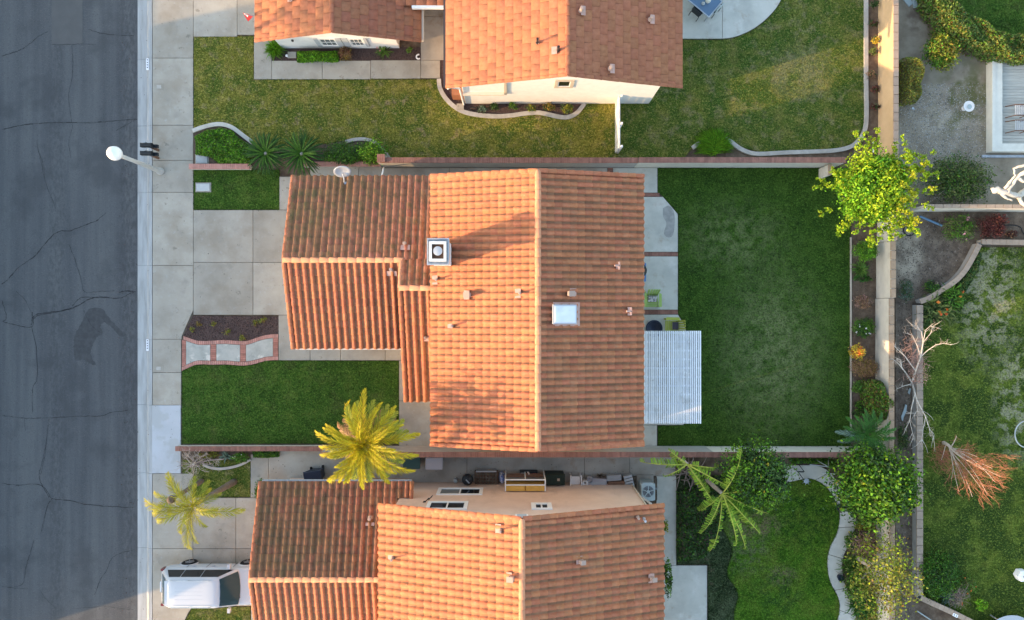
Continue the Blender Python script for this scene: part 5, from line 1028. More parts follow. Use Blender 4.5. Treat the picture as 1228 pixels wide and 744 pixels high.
# bare spiky shrub by the lower driveway
sb = P(234, 556, 0); o = thing('bare_shrub', 'bare grey spiky shrub with pale branch tips below the low front wall', 'shrub', (sb.x, sb.y, 0)); g = MB(); t2 = MB()
for ex, ey, z in ((224, 548, 1.0), (250, 545, .9), (262, 552, .8), (222, 567, 1.1), (243, 565, .9), (232, 572, 1.0), (212, 560, 1.1), (256, 558, .7), (238, 545, .9), (226, 540, .8)):
    pts = limb(g, P(236, 554, .1), P(ex, ey, z), .03, .008, rg, .1, 4); twigs(t2, pts, rg, 9, .4, .007, .3, 2)
limb(g, P(222, 543, .15), P(240, 560, .25), .05, .03, rg, .08); limb(g, P(228, 560, .2), P(268, 551, .25), .06, .025, rg, .08)
g.build('limbs', M['twig_grey'], o); t2.build('twigs', M['bark_pale'], o)
t2 = MB(); c = P(232, 557, 1.5)
for i in range(12): a = rg.uniform(0, 6.28); q = rg.uniform(.3, .62); t2.tube([c, c + Vector((math.cos(a) * .2, math.sin(a) * .2, .06)), c + Vector((math.cos(a) * q, math.sin(a) * q, -.05))], [.010, .008, .002], 4)
o2 = thing('dried_flower_stalk', 'pale starry dried flower head above the bare spiky shrub', 'dried flower', (c.x, c.y, 0)); t2.tube([(c.x, c.y, 0), tuple(c)], .02, 5); t2.build('flower_head', M['bark_pale'], o2)
# --- big leafy trees
def tree(name, label, px, py, z0, zc, rx, ry, rz, mats, n, size, clumps, tr=.14, bark='bark', tight=.26, fruit=None, extra=(), group=None, up=.3, spikes=0):
    r = rng(); c = P(px, py, zc); s = (H - zc) / H / K; o = thing(name, label, 'tree', (c.x, c.y, z0), group); rad = np.array((rx * s, ry * s, rz)); g = MB(); r2 = random.Random(SEED[0])
    g.tube([(c.x, c.y, z0 - .1), (c.x + .05, c.y + .04, z0 + (zc - z0) * .45), (c.x, c.y, zc - rz * .3)], [tr * 1.3, tr, tr * .7], 9)
    for i in range(9):
        a = i * 2.4; e = (c.x + math.cos(a) * rad[0] * .6, c.y + math.sin(a) * rad[1] * .6, zc + rz * r2.uniform(-.1, .5)); pts = limb(g, (c.x, c.y, z0 + (zc - z0) * r2.uniform(.4, .75)), e, tr * .5, .015, r2, .08, 4); twigs(g, pts, r2, 3, .5, .012, .5)
    g.build('trunk', M[bark], o); parts = [(*cloud(r, c, rad, int(n * f * 1.6), size * 1.15, clumps, up, tight), m) for m, f in mats]
    for dx, dy, dz, q, m, k in extra: parts.append((*cloud(r, (c.x + dx, c.y + dy, c.z + dz), (q, q, q * .5), k, size, 5, up, .3), m))
    foliage(o, 'crown', parts)
    if fruit: m, k, fs = fruit; foliage(o, 'fruit', [(*cloud(r, c + Vector((0, 0, .1)), rad * 1.02, k * 6, fs, k, .4, .03, lo=.1, asp=.95), m)])
    return o
rr_ = np.random.default_rng(77); shoots = []
for i in range(46):
    a = rr_.uniform(0, 6.28); q = rr_.uniform(.6, 1.12); sunny = math.cos(a) > .1 and rr_.uniform() < .75
    for t in (.0, .16, .32): shoots.append((math.cos(a) * (q + t) * 2.05, math.sin(a) * (q + t) * 1.9, rr_.uniform(.3, .9) - q * .5 + .5, .17, 'leaf_yellow', 36))
fl = [(math.cos(a) * q * 2.1, math.sin(a) * q * 1.9, rr_.uniform(.5, 1.1) - q * .4 + .3, .20, 'flower_yellow', 52) for a, q in zip(rr_.uniform(-1.0, .9, 30), rr_.uniform(.35, 1.15, 30))]
tree('flowering_tree', 'bright yellow-green tree with yellow blossom over the wall corner', 1044, 228, 0, 2.6, 47, 44, 1.35, [('leaf_bright', .6), ('leaf_yellow', .4)], 11000, .12, 60, extra=shoots + fl, tight=.2)
tree('lemon_tree', 'large glossy lemon tree in the corner below the back lawn wall', 1045, 580, 0, 2.1, 51, 48, 1.3, [('leaf_citrus', .72), ('leaf_yellow', .04), ('leaf_dark', .24)], 9500, .14, 80, fruit=('lemon', 24, .07))
tree('citrus_tree', 'dark citrus tree between banana plants and the garden path', 905, 570, 0, 2.4, 41, 41, 1.2, [('leaf_dark', .55), ('leaf_citrus', .45)], 6500, .11, 55, fruit=('lemon', 7, .07))
tree('straggly_tree', 'thin yellowish straggly tree over the lower end of the block wall', 1058, 690, 0, 2.3, 38, 56, 1.1, [('leaf_goldgreen', .7), ('leaf_yellow', .12), ('leaf_gold', .18)], 2100, .115, 46, tight=.42, bark='bark_pale')
# --- shrubs and clumps
HB = 'clipped shrubs in the front beds'
def P2(px): return PX(px)
def hedge_poly(name, label, px, h, mats, n, size, seed, z0=0.0, soft=.12):
    n = int(n * 1.8); size *= 1.25; q = PX(px, h * .8); r = np.random.default_rng(seed); xs = [p[0] for p in q]; ys = [p[1] for p in q]; x = r.uniform(min(xs), max(xs), n * 3); y = r.uniform(min(ys), max(ys), n * 3); k = inside(q, x, y); x = x[k][:n]; y = y[k][:n]; n = len(x)
    b = (float(np.mean(x)), float(np.mean(y)), 0); o = thing(name, label, 'hedge', b); side = r.uniform(size=n) < .18
    lump = .10 * np.sin(x * 4.1 + y * 2.3) + .08 * np.sin(x * 2.2 - y * 5.3) + .05 * np.sin(9 * x + 7 * y)
    E = np.array([(q[i], q[(i + 1) % len(q)]) for i in range(len(q))]); P0 = E[:, 0]; D = E[:, 1] - E[:, 0]; T = np.clip((((np.c_[x, y][:, None] - P0) * D).sum(-1)) / (D ** 2).sum(-1), 0, 1); dist = np.linalg.norm(np.c_[x, y][:, None] - (P0 + D * T[..., None]), axis=-1).min(1)
    top = h * (np.clip(dist / (.28 + .0 * h), 0, 1) ** .5 * .75 + .25) + lump * min(1, h); z = np.where(side, r.uniform(.1, 1, n), r.uniform(.82, 1.02, n)) * top
    nr = r.normal(0, .6, (n, 3)); nr[:, 2] += .45; nr /= np.linalg.norm(nr, axis=1)[:, None]; a = np.cross(nr, r.normal(size=(n, 3))); a /= np.linalg.norm(a, axis=1)[:, None]; c = np.cross(nr, a); s = (size * r.uniform(.6, 1.3, n))[:, None]; p = np.c_[x, y, np.maximum(z, .02)]
    V = np.stack([p - a * s * .5, p + c * s * .28, p + a * s * .5, p - c * s * .28], 1); mi = r.choice(len(mats), n, p=[f for _, f in mats]); o0 = np.array(loc(o))
    g = MB(); g.prism(inset(q if sum(q[i][0] * q[(i + 1) % len(q)][1] - q[(i + 1) % len(q)][0] * q[i][1] for i in range(len(q))) > 0 else q[::-1], .16), 0, h * .5); g.build('inner_stems', M['bark'], o)
    link('foliage', npmesh('foliage', V.reshape(-1, 3) - o0, np.arange(4 * n).reshape(-1, 4), [M[m] for m, _ in mats], mi), o); return o
hedge_poly('hedge', 'low green hedge in the curled bed beside the pavement', [(231, 163), (245, 156), (262, 152), (275, 155), (285, 165), (296, 172), (303, 183), (298, 196), (262, 197), (250, 187), (232, 184)], .55, [('leaf_green', .6), ('leaf_bright', .25), ('leaf_hedge', .15)], 5200, .075, 201)
hedge_poly('hedge', 'bright clipped hedge under the shuttered window of the upper house', [(354, 59.5), (404, 59.5), (404.5, 72), (354, 72)], .55, [('leaf_bright', .6), ('leaf_green', .4)], 2300, .075, 202)
hedge_poly('hedge', 'broad hedge sweeping across the upper right corner', [(1106, -30), (1109, 3), (1114, 13), (1124, 25), (1127, 36), (1146, 47), (1163, 59), (1183, 64), (1197, 71), (1228, 74), (1260, 72), (1260, 36), (1228, 38), (1216, 39), (1201, 35), (1186, 28), (1171, 16), (1151, 4), (1140, -30)], 1.1, [('leaf_hedge', .55), ('leaf_green', .2), ('leaf_olive', .15), ('leaf_gold', .10)], 11000, .10, 203)
hedge_poly('hedge', 'box-shaped yellowish hedge beside the tan block wall', [(1083, 68), (1090, 66), (1104, 66.5), (1109, 71), (1109.5, 112), (1106, 120), (1095, 123), (1084, 125), (1081, 120)], 1.25, [('leaf_goldgreen', .40), ('leaf_olive', .35), ('leaf_gold', .25)], 4200, .06, 204)
hedge_poly('hedge', 'square red-tipped green hedge against the white block wall', [(1040, 459), (1051, 456), (1062, 458), (1066, 470), (1072, 478), (1072, 497), (1066, 508), (1052, 508), (1044, 498), (1042, 480)], 1.2, [('leaf_olive', .35), ('leaf_green', .45), ('leaf_gold', .12), ('leaf_red', .08)], 3200, .09, 205)
bush('round_shrub', 'round glossy shrub nearer the sago palms in the curved bed', 'shrub', 411, 184, 25, 14.5, .85, [('leaf_green', .6), ('leaf_dark', .4)], 2600, .07, 40, HB, up=.6)
bush('round_shrub', 'round bright shrub at the end of the brick-capped wall', 'shrub', 447, 182.5, 19, 14.5, .85, [('leaf_green', .6), ('leaf_bright', .4)], 2100, .07, 36, HB, up=.6)
blades('grass_clump', 'bright grassy clump at the left corner of the shuttered wall', 'shrub', 331, 61, .50, .75, 'leaf_bright', 420, .022, jit=.18)
bush('small_shrub', 'small brown rounded shrub below the right shutter', 'shrub', 414, 64, 8.5, 8, .5, [('leaf_tan', .4), ('leaf_gold', .4), ('leaf_red', .2)], 700, .06, 14)
blades('bromeliad', 'spiky variegated plant in the bed of the upper house', 'plant', 460.5, 62, .46, .45, 'leaf_spiky', 46, .05, extra=('petal_pink', 3, .10))
bush('small_plant', 'little green plant alone in the mulch near the dark doorway path', 'plant', 491, 61, 4, 4, .25, [('leaf_spiky', 1)], 90, .07, 6)
blades('fountain_grass', 'large rounded mound of fine green grass by the white-faced wall', 'ornamental grass', 855.5, 177, .92, .7, 'leaf_bright', 1900, .018, arc=(-.2, 3.4), jit=.16, droop=.7)
for px, py, lab, m in ((578, 133, 'dark straggly plant at the left of the curved bed', 'leaf_blue'), (593, 130, 'thin green seedlings in the curved bed', 'leaf_dark'), (615, 129, 'small sparse shrub in the middle of the curved bed', 'leaf_green'), (637, 131, 'yellowing plant in the curved bed', 'leaf_goldgreen'), (659, 129, 'golden leafy plant right of the curved bed middle', 'leaf_gold'), (680, 132, 'golden shrub at the right tip of the curved bed', 'leaf_goldgreen')):
    bush('bed_plant', lab, 'plant', px, py - 1, 8 if px > 640 else 6, 5 if px < 640 else 6, .45, [(m, .7), ('leaf_dark', .3)], 200 if px < 640 else 330, .065, 9, 'plants in the curved bed')
for i, (px, py, lab) in enumerate(((1049, 5, 'small dark plant at the top of the strip by the tan wall'), (1047, 28, 'reddish sprawling plant in the strip by the tan wall'), (1050, 48, 'sunlit yellow plant beside the bright patch of tan wall'), (1047, 62, 'low green plant just below the sunlit strip'), (1049, 108, 'dark purple-leaved plant halfway down the soil strip'), (1049, 128, 'lower dark purple-leaved plant in the soil strip'), (1045, 90, 'thin brown stalky plant in the soil strip'))):
    bush('strip_plant', lab, 'plant', px, py, 5.5, 5, .4, [(('leaf_dark', 'leaf_red', 'leaf_sunlit', 'leaf_olive', 'leaf_red', 'leaf_red', 'leaf_tan')[i], .7), ('leaf_dark', .3)], 150, .07, 8, 'plants along the tan wall')
bush('yellow_bush', 'loose yellow-flecked bush between the box hedge and the sweeping hedge', 'bush', 1128, 63, 21, 21, 1.3, [('leaf_goldgreen', .45), ('leaf_green', .4), ('leaf_gold', .15)], 2600, .10, 46, tight=.25)
o = bush('twiggy_bush', 'grey-green twiggy bush above the whitish wall', 'bush', 1148, 214, 42, 30, 1.3, [('leaf_olive', .5), ('leaf_dark', .35), ('leaf_green', .15)], 5200, .085, 70, tight=.28)
t2 = MB(); q = P(1150, 214, .3)
for i in range(90): e = P(1148 + rg.uniform(-42, 42), 214 + rg.uniform(-30, 30), rg.uniform(.6, 1.5)); limb(t2, (q.x + rg.uniform(-.4, .4), q.y + rg.uniform(-.3, .3), .1), e, .014, .004, rg, .1, 3)
t2.build('twigs', M['twig_grey'], o)
bush('red_shrub', 'dark red mounded shrub beside the rose bush', 'shrub', 1190, 270, 16, 16, .9, [('leaf_red', 1.0)], 2000, .07, 30)
bush('rose_bush', 'sprawling rose bush with pale pink blooms left of the dark red shrub', 'rose bush', 1150, 275, 22, 17, .8, [('leaf_olive', .5), ('leaf_green', .5)], 900, .08, 30, flowers=('petal_pink', 5, .11), tight=.2)
bush('small_shrub', 'small rusty plant right of the dark red shrub', 'shrub', 1212, 281, 8, 5, .35, [('leaf_red', .6), ('leaf_tan', .4)], 320, .06, 10)
GB = 'shrubs in the bed beside the dark back lawn'
bush('round_shrub', 'ball-shaped green shrub just below the yellow-flowering tree', 'shrub', 1037.5, 301, 14, 13.5, 1.1, [('leaf_green', .6), ('leaf_bright', .4)], 3200, .055, 40, GB, tight=.2, up=.6)
blades('strap_plant', 'spiky green strap-leaved plant below the ball-shaped shrub', 'plant', 1030, 323, .50, .55, 'leaf_spiky', 110, .05)
bush('flowering_shrub', 'tan and pink flowering shrub in the bare bed', 'shrub', 1034, 362.5, 11, 9, .5, [('leaf_tan', .5), ('leaf_pink', .5)], 600, .06, 20, GB)
bush('flowering_shrub', 'green shrub dotted with white flowers', 'shrub', 1034, 393.5, 13, 12, .65, [('leaf_green', .7), ('leaf_dark', .3)], 1500, .065, 26, GB, flowers=('petal_white', 8, .08), up=.6)
bush('sunlit_plant', 'small plant glowing yellow in a patch of sun by the lawn edge', 'plant', 1026, 422, 8, 9, 1.2, [('leaf_sunlit', .8), ('petal_orange', .2)], 320, .09, 12, tight=.3)
bush('dry_shrub', 'brown rounded dry shrub above the red-tipped hedge', 'shrub', 1036, 441, 15.5, 11.5, .7, [('leaf_tan', .7), ('leaf_gold', .3)], 2000, .055, 36, GB, up=.6)
bush('small_shrub', 'light green leafy plant below the brown dry shrub', 'plant', 1028, 464, 8, 8, .5, [('leaf_spiky', .7), ('leaf_green', .3)], 340, .09, 12)
bush('small_shrub', 'sparse green plant left of the red-tipped hedge', 'plant', 1028, 491, 8, 9, .45, [('leaf_green', .6), ('leaf_dark', .4)], 300, .08, 12)
bush('small_shrub', 'small green plant at the bed top near the lawn edging', 'plant', 1034, 334, 11, 5, .3, [('leaf_fern', 1)], 240, .07, 10)
for i, (px, py, lab) in enumerate(((231, 395, 'leftmost tiny yellow plant in the mulch bed'), (239, 388.5, 'orange-tinged tiny plant in the mulch bed'), (255.5, 389, 'taller tiny yellow plant second from the left group in the mulch bed'), (272, 399, 'tiny yellow plant in the middle of the mulch bed'), (291, 405, 'tiny yellow plant against the brick edge of the walkway'), (307, 387, 'tiny yellow plant at the upper right of the mulch bed'), (316, 384, 'fuller tiny green-yellow plant nearest the driveway'))):
    bush('tiny_plant', lab, 'plant', px, py, 4 + (i > 2), 3.6 + (i > 2) * .8, .2, [(('leaf_goldgreen', 'leaf_gold')[i == 1], .75), ('leaf_gold', .25)], 60 + 20 * (i > 2), .055, 7, 'tiny plants in the mulch bed', stem=3)
hedge_poly('low_hedge', 'short strip of dark green hedge against the low front wall', [(301, 541), (333, 541), (333, 549), (318, 550), (302, 550)], .4, [('leaf_green', .7), ('leaf_dark', .3)], 900, .07, 206)
blades('agave', 'pale blue-green agave below the low front wall', 'agave', 272, 546.5, .42, .4, 'leaf_blue', 30, .07)
bush('bed_plant', 'leafy green plant with small white flowers right of the agave', 'plant', 288, 549, 10, 6, .45, [('leaf_green', .6), ('leaf_spiky', .4)], 420, .08, 14, flowers=('petal_white', 4, .07))
bush('bed_plant', 'yellowish low plant left of the agave under the front wall', 'plant', 250, 545, 14, 4.5, .4, [('leaf_goldgreen', .6), ('leaf_gold', .4)], 360, .07, 14)
bush('round_shrub', 'dark clipped shrub half hidden behind the lower garage roof edge', 'shrub', 314, 587, 8, 13, .9, [('leaf_green', .6), ('leaf_dark', .4)], 900, .07, 20)
blades('strelitzia', 'orange-flowered strap-leaved clump under the curving low wall', 'plant', 1117, 372, .66, .95, 'leaf_olive', 300, .085, extra=('petal_orange', 6, .16), jit=.3)
blades('strelitzia', 'strap-leaved clump with one orange flower right of the other orange-flowered clump', 'plant', 1136, 356, .60, .9, 'leaf_green', 260, .075, extra=('petal_orange', 2, .16), jit=.3)
hedge_poly('ground_hedge', 'dark leafy mass along the inside of the curving low wall', [(1108, 366), (1130, 356), (1148, 341), (1160, 326), (1170, 300), (1180, 303), (1176, 325), (1160, 350), (1140, 372), (1120, 392), (1106, 392)], .45, [('leaf_dark', .7), ('leaf_olive', .3)], 3600, .085, 207)
bush('weed_clump', 'small dark weedy bush by the curving wall in the bare soil', 'bush', 1117, 344, 10, 9, .5, [('leaf_dark', .7), ('leaf_green', .3)], 620, .07, 16)
bush('weed_clump', 'scrubby weeds beside the stepped white wall', 'bush', 1086, 348, 11, 14, .4, [('leaf_dark', .6), ('leaf_blue', .4)], 520, .06, 26, tight=.2)
bush('weed_clump', 'scrubby weeds in the dark strip between the walls', 'bush', 1083, 525, 8, 18, .4, [('leaf_dark', .7), ('leaf_olive', .3)], 460, .07, 24, tight=.2)
# lower right beds
blades('strap_plant', 'upper green strap-leaved clump beside the lower garden path', 'plant', 1020, 676, .62, .6, 'leaf_spiky', 150, .05, jit=.3)
blades('strap_plant', 'lower green strap-leaved clump beside the lower garden path', 'plant', 1030, 722, .72, .7, 'leaf_fern', 190, .06, jit=.3)
bush('leafy_bush', 'dense green shrub between garden path and block wall below the twiggy shrub', 'bush', 1027, 700, 16, 24, .8, [('leaf_green', .6), ('leaf_olive', .4)], 1500, .09, 36)
bush('leafy_bush', 'loose green shrub under the lemon tree edge beside the path bend', 'bush', 1022, 650, 9, 12, .6, [('leaf_green', .6), ('leaf_fern', .4)], 600, .08, 18)
blades('strap_plant', 'yellow-tipped strap-leaved clump under the straggly tree', 'plant', 1040, 738, .6, .5, 'leaf_goldgreen', 120, .05, jit=.3)
o = bush('twiggy_bush', 'pinkish brown twiggy shrub below the lemon tree', 'bush', 1036, 652, 18, 14, .9, [('twig_pink', .6), ('leaf_tan', .4)], 900, .06, 26)
t2 = MB()
for i in range(80): e = P(1036 + rg.uniform(-20, 18), 652 + rg.uniform(-16, 16), rg.uniform(.4, 1.1)); limb(t2, P(1037 + rg.uniform(-5, 5), 650 + rg.uniform(-5, 5), .05), e, .012, .004, rg, .1, 3)
t2.build('twigs', M['twig_pink'], o)
bush('bed_plant', 'yellow-green leafy plant at the foot of the lemon tree', 'plant', 1036, 628, 12, 8, .5, [('leaf_goldgreen', .6), ('leaf_gold', .4)], 420, .08, 16)
bush('leafy_bush', 'green leafy bush inside the angled low wall', 'bush', 1126, 690, 26, 30, .8, [('leaf_green', .5), ('leaf_fern', .3), ('leaf_dark', .2)], 2600, .085, 56, tight=.24)
blades('grey_plant', 'blue-grey spiky plant near the angled low wall', 'plant', 1136, 714, .5, .5, 'leaf_blue', 70, .04, jit=.2)
o = bush('twiggy_bush', 'grey twiggy plant with a few orange flowers by the angled wall', 'bush', 1150, 716, 13, 14, .5, [('twig_grey', .8), ('leaf_olive', .2)], 520, .05, 20, flowers=('petal_orange', 4, .07))
t2 = MB()
for i in range(60): e = P(1150 + rg.uniform(-15, 15), 716 + rg.uniform(-16, 16), rg.uniform(.3, .7)); limb(t2, P(1150, 718, .05), e, .009, .003, rg, .1, 3)
t2.build('twigs', M['twig_grey'], o)
bush('bed_plant', 'small bright green plant at the right end of the angled bed', 'plant', 1176, 725, 8, 7, .4, [('leaf_bright', 1)], 260, .09, 10)
bush('bed_plant', 'green bush with tiny orange flowers on the lawn edge', 'plant', 1160, 700, 12, 12, .45, [('leaf_green', .7), ('leaf_olive', .3)], 520, .07, 20, flowers=('petal_orange', 5, .07))
bush('vine', 'green vine hanging from the eave of the lower house', 'vine', 800, 692, 4.5, 27, 1.6, [('leaf_green', .6), ('leaf_dark', .4)], 360, .10, 26, tight=.16)
bush('vine', 'small yellowish plant at the roof corner near the air conditioner', 'plant', 797, 628, 2.5, 10, 1.2, [('leaf_goldgreen', .7), ('leaf_green', .3)], 110, .09, 10)
hedge_poly('leafy_bush', 'dark leafy undergrowth beneath the banana plants', [(813, 590), (840, 582), (870, 590), (872, 620), (860, 650), (846, 672), (813, 676)], .5, [('leaf_dark', .8), ('leaf_green', .2)], 2600, .10, 208)
hedge_poly('low_hedge', 'strip of green leaves below the white wall beside the garden path', [(946, 551), (990, 551), (1005, 554), (1005, 566), (985, 557), (950, 557)], .35, [('leaf_green', .7), ('leaf_dark', .3)], 900, .08, 209)

# a street tree on the far side (outside the frame; it dapples the upper garage roof)
o = thing('street_tree', 'tall street tree on the far side of the road', 'tree', (-31.6, 7.0, 0)); g = MB(); g.tube([(-31.6, 7.0, -.1), (-31.5, 7.0, 4), (-31.6, 7.05, 8)], [.2, .16, .09], 8); g.build('trunk', M['bark'], o)
foliage(o, 'crown', [(*cloud(rng(), (-31.6, 7.0, 8.3), (1.7, 2.2, 1.7), 1700, .22, 30, .3, .2), 'leaf_green')])
# ------------------------------------------------------------------ vehicle
def make_car():
    r0 = P(195, 700, .8); cx, cy = -14.5, -13.42; t = thing('parked_car', 'white sport utility vehicle with roof rails parked nose-in on the lower driveway', 'car', (cx, cy, .02))
    hw = .96; g = MB(); secs = []
    # x, half width, sill z, belt z (top of body), crown
    for x, w_, zb, zt in ((-2.52, .80, .55, .92), (-2.46, .88, .38, 1.04), (-2.2, .95, .30, 1.10), (-1.4, .965, .28, 1.10), (0, .965, .28, 1.09), (1.1, .96, .28, 1.07), (1.4, .955, .28, 1.06), (2.0, .93, .30, 1.0), (2.38, .86, .36, .92), (2.54, .74, .48, .78)):
        ring_ = []
        for s in (1, -1):
            pts = [(w_ * .82, zb), (w_ * .97, zb + .10), (w_, zb + (zt - zb) * .45), (w_ * .985, zb + (zt - zb) * .75), (w_ * .94, zt - .04), (w_ * .86, zt)]
            ring_ += [(s * y, z) for y, z in (pts if s == 1 else pts[::-1])]
        ring_.insert(6, (0, zt + .035)); secs.append((x, ring_))
    n = len(secs[0][1]); V = []; F = []
    for i, (x, rg_) in enumerate(secs):
        V += [(cx + x, cy + y, .02 + z) for y, z in rg_]
        if i: F += [((i - 1) * n + k, (i - 1) * n + (k + 1) % n, i * n + (k + 1) % n, i * n + k) for k in range(n)]
    F += [tuple(range(n)), tuple(range(len(V) - 1, len(V) - n - 1, -1))]; g.add(V, F); body = g.build('body', M['car_paint'], t, smooth=True); sb_ = body.modifiers.new('round', 'SUBSURF'); sb_.levels = sb_.render_levels = 1
    # cabin: lofted rounded rectangles
    def rr(x0, x1, hy, z, rad, arch=0, k=5):
        out = []
        for cx_, cy_, a0 in ((x1 - rad, hy - rad, 0), (x0 + rad, hy - rad, 90), (x0 + rad, -hy + rad, 180), (x1 - rad, -hy + rad, 270)):
            for i in range(k): a = R(a0 + 90 * i / (k - 1)); out.append((cx + cx_ + rad * math.cos(a), cy + cy_ + rad * math.sin(a), z))
        return out
    L = [rr(-2.42, 1.30, .885, 1.05, .16), rr(-2.34, 1.18, .86, 1.18, .18), rr(-1.93, .62, .735, 1.69, .24), rr(-1.84, .52, .68, 1.765, .26), rr(-1.70, .34, .54, 1.80, .26), rr(-1.4, .0, .3, 1.815, .2)]
    V = []; F = []; n = len(L[0])
    for i, ring_ in enumerate(L):
        V += [(x, y, z + .02) for x, y, z in ring_]
        if i: F += [((i - 1) * n + k, (i - 1) * n + (k + 1) % n, i * n + (k + 1) % n, i * n + k) for k in range(n)]
    F.append(tuple(range(len(V) - n, len(V)))); g = MB(); g.add(V, F); cab = g.build('roof', M['car_paint'], t, smooth=True)
    def W(x, y, z): return (cx + x, cy + y, .02 + z)
    # glass, proud of the shell by a few millimetres
    g = MB()
    lo_ = [(1.27 + .10 * (1 - (y / .8) ** 2), y, 1.105) for y in np.linspace(-.8, .8, 9)]; hi_ = [(.61 + .07 * (1 - (y / .64) ** 2), y, 1.70 + .015 * (1 - (y / .64) ** 2)) for y in np.linspace(-.64, .64, 9)]; ws = lo_ + hi_
    g.add([W(*p) for p in ws], [(k, k + 1, 10 + k, 9 + k) for k in range(8)]); g.add([W(p[0] - .03, p[1], p[2] - .03) for p in ws], [(9 + k, 10 + k, k + 1, k) for k in range(8)]); g.build('windscreen', M['glass_car'], t)
    g = MB(); ws = [(-2.375, .72, 1.16), (-2.375, -.72, 1.16), (-1.985, -.60, 1.66), (-1.985, .60, 1.66)]; g.add([W(*p) for p in ws], [(0, 1, 2, 3)]); g.build('rear_window', M['glass_car'], t)
    for s in (1, -1):
        for (xa, xb, xc, xd) in ((-2.12, -1.27, -1.27, -1.80), (-1.245, -.32, -.32, -1.245), (-.295, 1.06, .54, -.295)):
            def yw(z): return s * (.874 - (z - 1.16) * .248)
            ws = [W(xa, yw(1.13), 1.13), W(xb, yw(1.13), 1.13), W(xc, yw(1.67), 1.67), W(xd, yw(1.67), 1.67)]; g = MB(); g.add(ws, [(0, 1, 2, 3)]); g.build('side_window', M['glass_dark'], t)
        g = MB(); g.tube([W(-1.70, s * .64, 1.80), W(-1.6, s * .64, 1.86), W(.15, s * .635, 1.86), W(.27, s * .63, 1.79)], .020, 6); g.tube([W(-.8, s * .64, 1.80), W(-.8, s * .64, 1.86)], .02, 6); g.build('roof_rail', M['galvanised'], t)
        g = MB(); g.obox(W(.86, s * 1.06, 1.16), (.13, .22, .17)); g.obox(W(.88, s * .94, 1.11), (.06, .1, .05)); g.build('wing_mirror', M['car_paint'], t)
        g = MB(); g.obox(W(-2.42, s * .845, .93), (.14, .10, .30)); g.build('tail_light', M['tail_light'], t); g = MB(); g.obox(W(2.36, s * .72, .80), (.20, .24, .14)); g.build('headlight', M['glass_grey'], t)
        for x in (-1.42, 1.46):
            g = MB(); prof_ = [(.20, -.115), (.33, -.12), (.37, -.08), (.37, .08), (.33, .12), (.20, .115)]; V = []; F = []
            for i, (r, y) in enumerate(prof_):
                V += [W(x + r * math.cos(a), s * (.875 + y), .36 + r * math.sin(a)) for a in [2 * math.pi * k / 20 for k in range(20)]]
                if i: F += [((i - 1) * 20 + k, (i - 1) * 20 + (k + 1) % 20, i * 20 + (k + 1) % 20, i * 20 + k) for k in range(20)]
            wh = g.add(V, F).build('wheel', M['rubber'], t, smooth=True); g = MB()
            g.add([W(x + .245 * math.cos(a), s * (.955), .36 + .245 * math.sin(a)) for a in [2 * math.pi * k / 20 for k in range(20)]], [tuple(range(20))])
            for k in range(6): a = k * math.pi / 3; g.bar(W(x + .05 * math.cos(a), s * .985, .36 + .05 * math.sin(a)), W(x + .22 * math.cos(a), s * .985, .36 + .22 * math.sin(a)), .05, .05)
            g.build('rim', M['alloy'], wh)
            arch = MB(); arch.tube([W(x + .42 * math.cos(a), s * .945, .36 + .42 * math.sin(a)) for a in [math.pi * k / 9 for k in range(10)]], .035, 6); arch.build('wheel_arch', M['car_paint'], t)
    g = MB(); g.obox(W(-1.86, 0, 1.745), (.20, 1.18, .05)); g.build('spoiler', M['car_paint'], t); g = MB(); g.obox(W(-2.53, 0, .60), (.14, 1.6, .22)); g.build('bumper', M['car_trim'], t); g = MB(); g.obox(W(-2.535, .0, .93), (.05, .5, .14)); g.build('number_plate', M['plaque'], t)
    for s in (1, -1):
        g = MB()
        for x in (-1.26, -.31, .98): g.obox(W(x, s * .962, .70), (.014, .012, .62))
        g.build('door_seam', M['car_trim'], t); g = MB()
        for x in (-.95, -.02): g.obox(W(x, s * .975, .88), (.2, .03, .035))
        g.build('door_handle', M['galvanised'], t)
    g = MB()
    for y in (-.27, -.09, .09, .27): g.obox(W(-.80, y, 1.814), (1.3, .018, .010))
    g.build('roof_rib', M['car_paint'], cab)
    for a, b in (((1.36, .1, 1.10), (1.20, .62, 1.19)), ((1.36, -.5, 1.10), (1.22, .02, 1.19))): g = MB(); g.bar(W(*a), W(*b), .02, .02); g.build('wiper', M['car_trim'], t)
    g = MB()
    for y in (.38, -.38): g.obox(W(.55, y, 1.05), (.5, .48, .12)); g.obox(W(.28, y, 1.25), (.14, .46, .4))
    g.build('seat', M['cushion_dark'], t)
    return t
make_car()
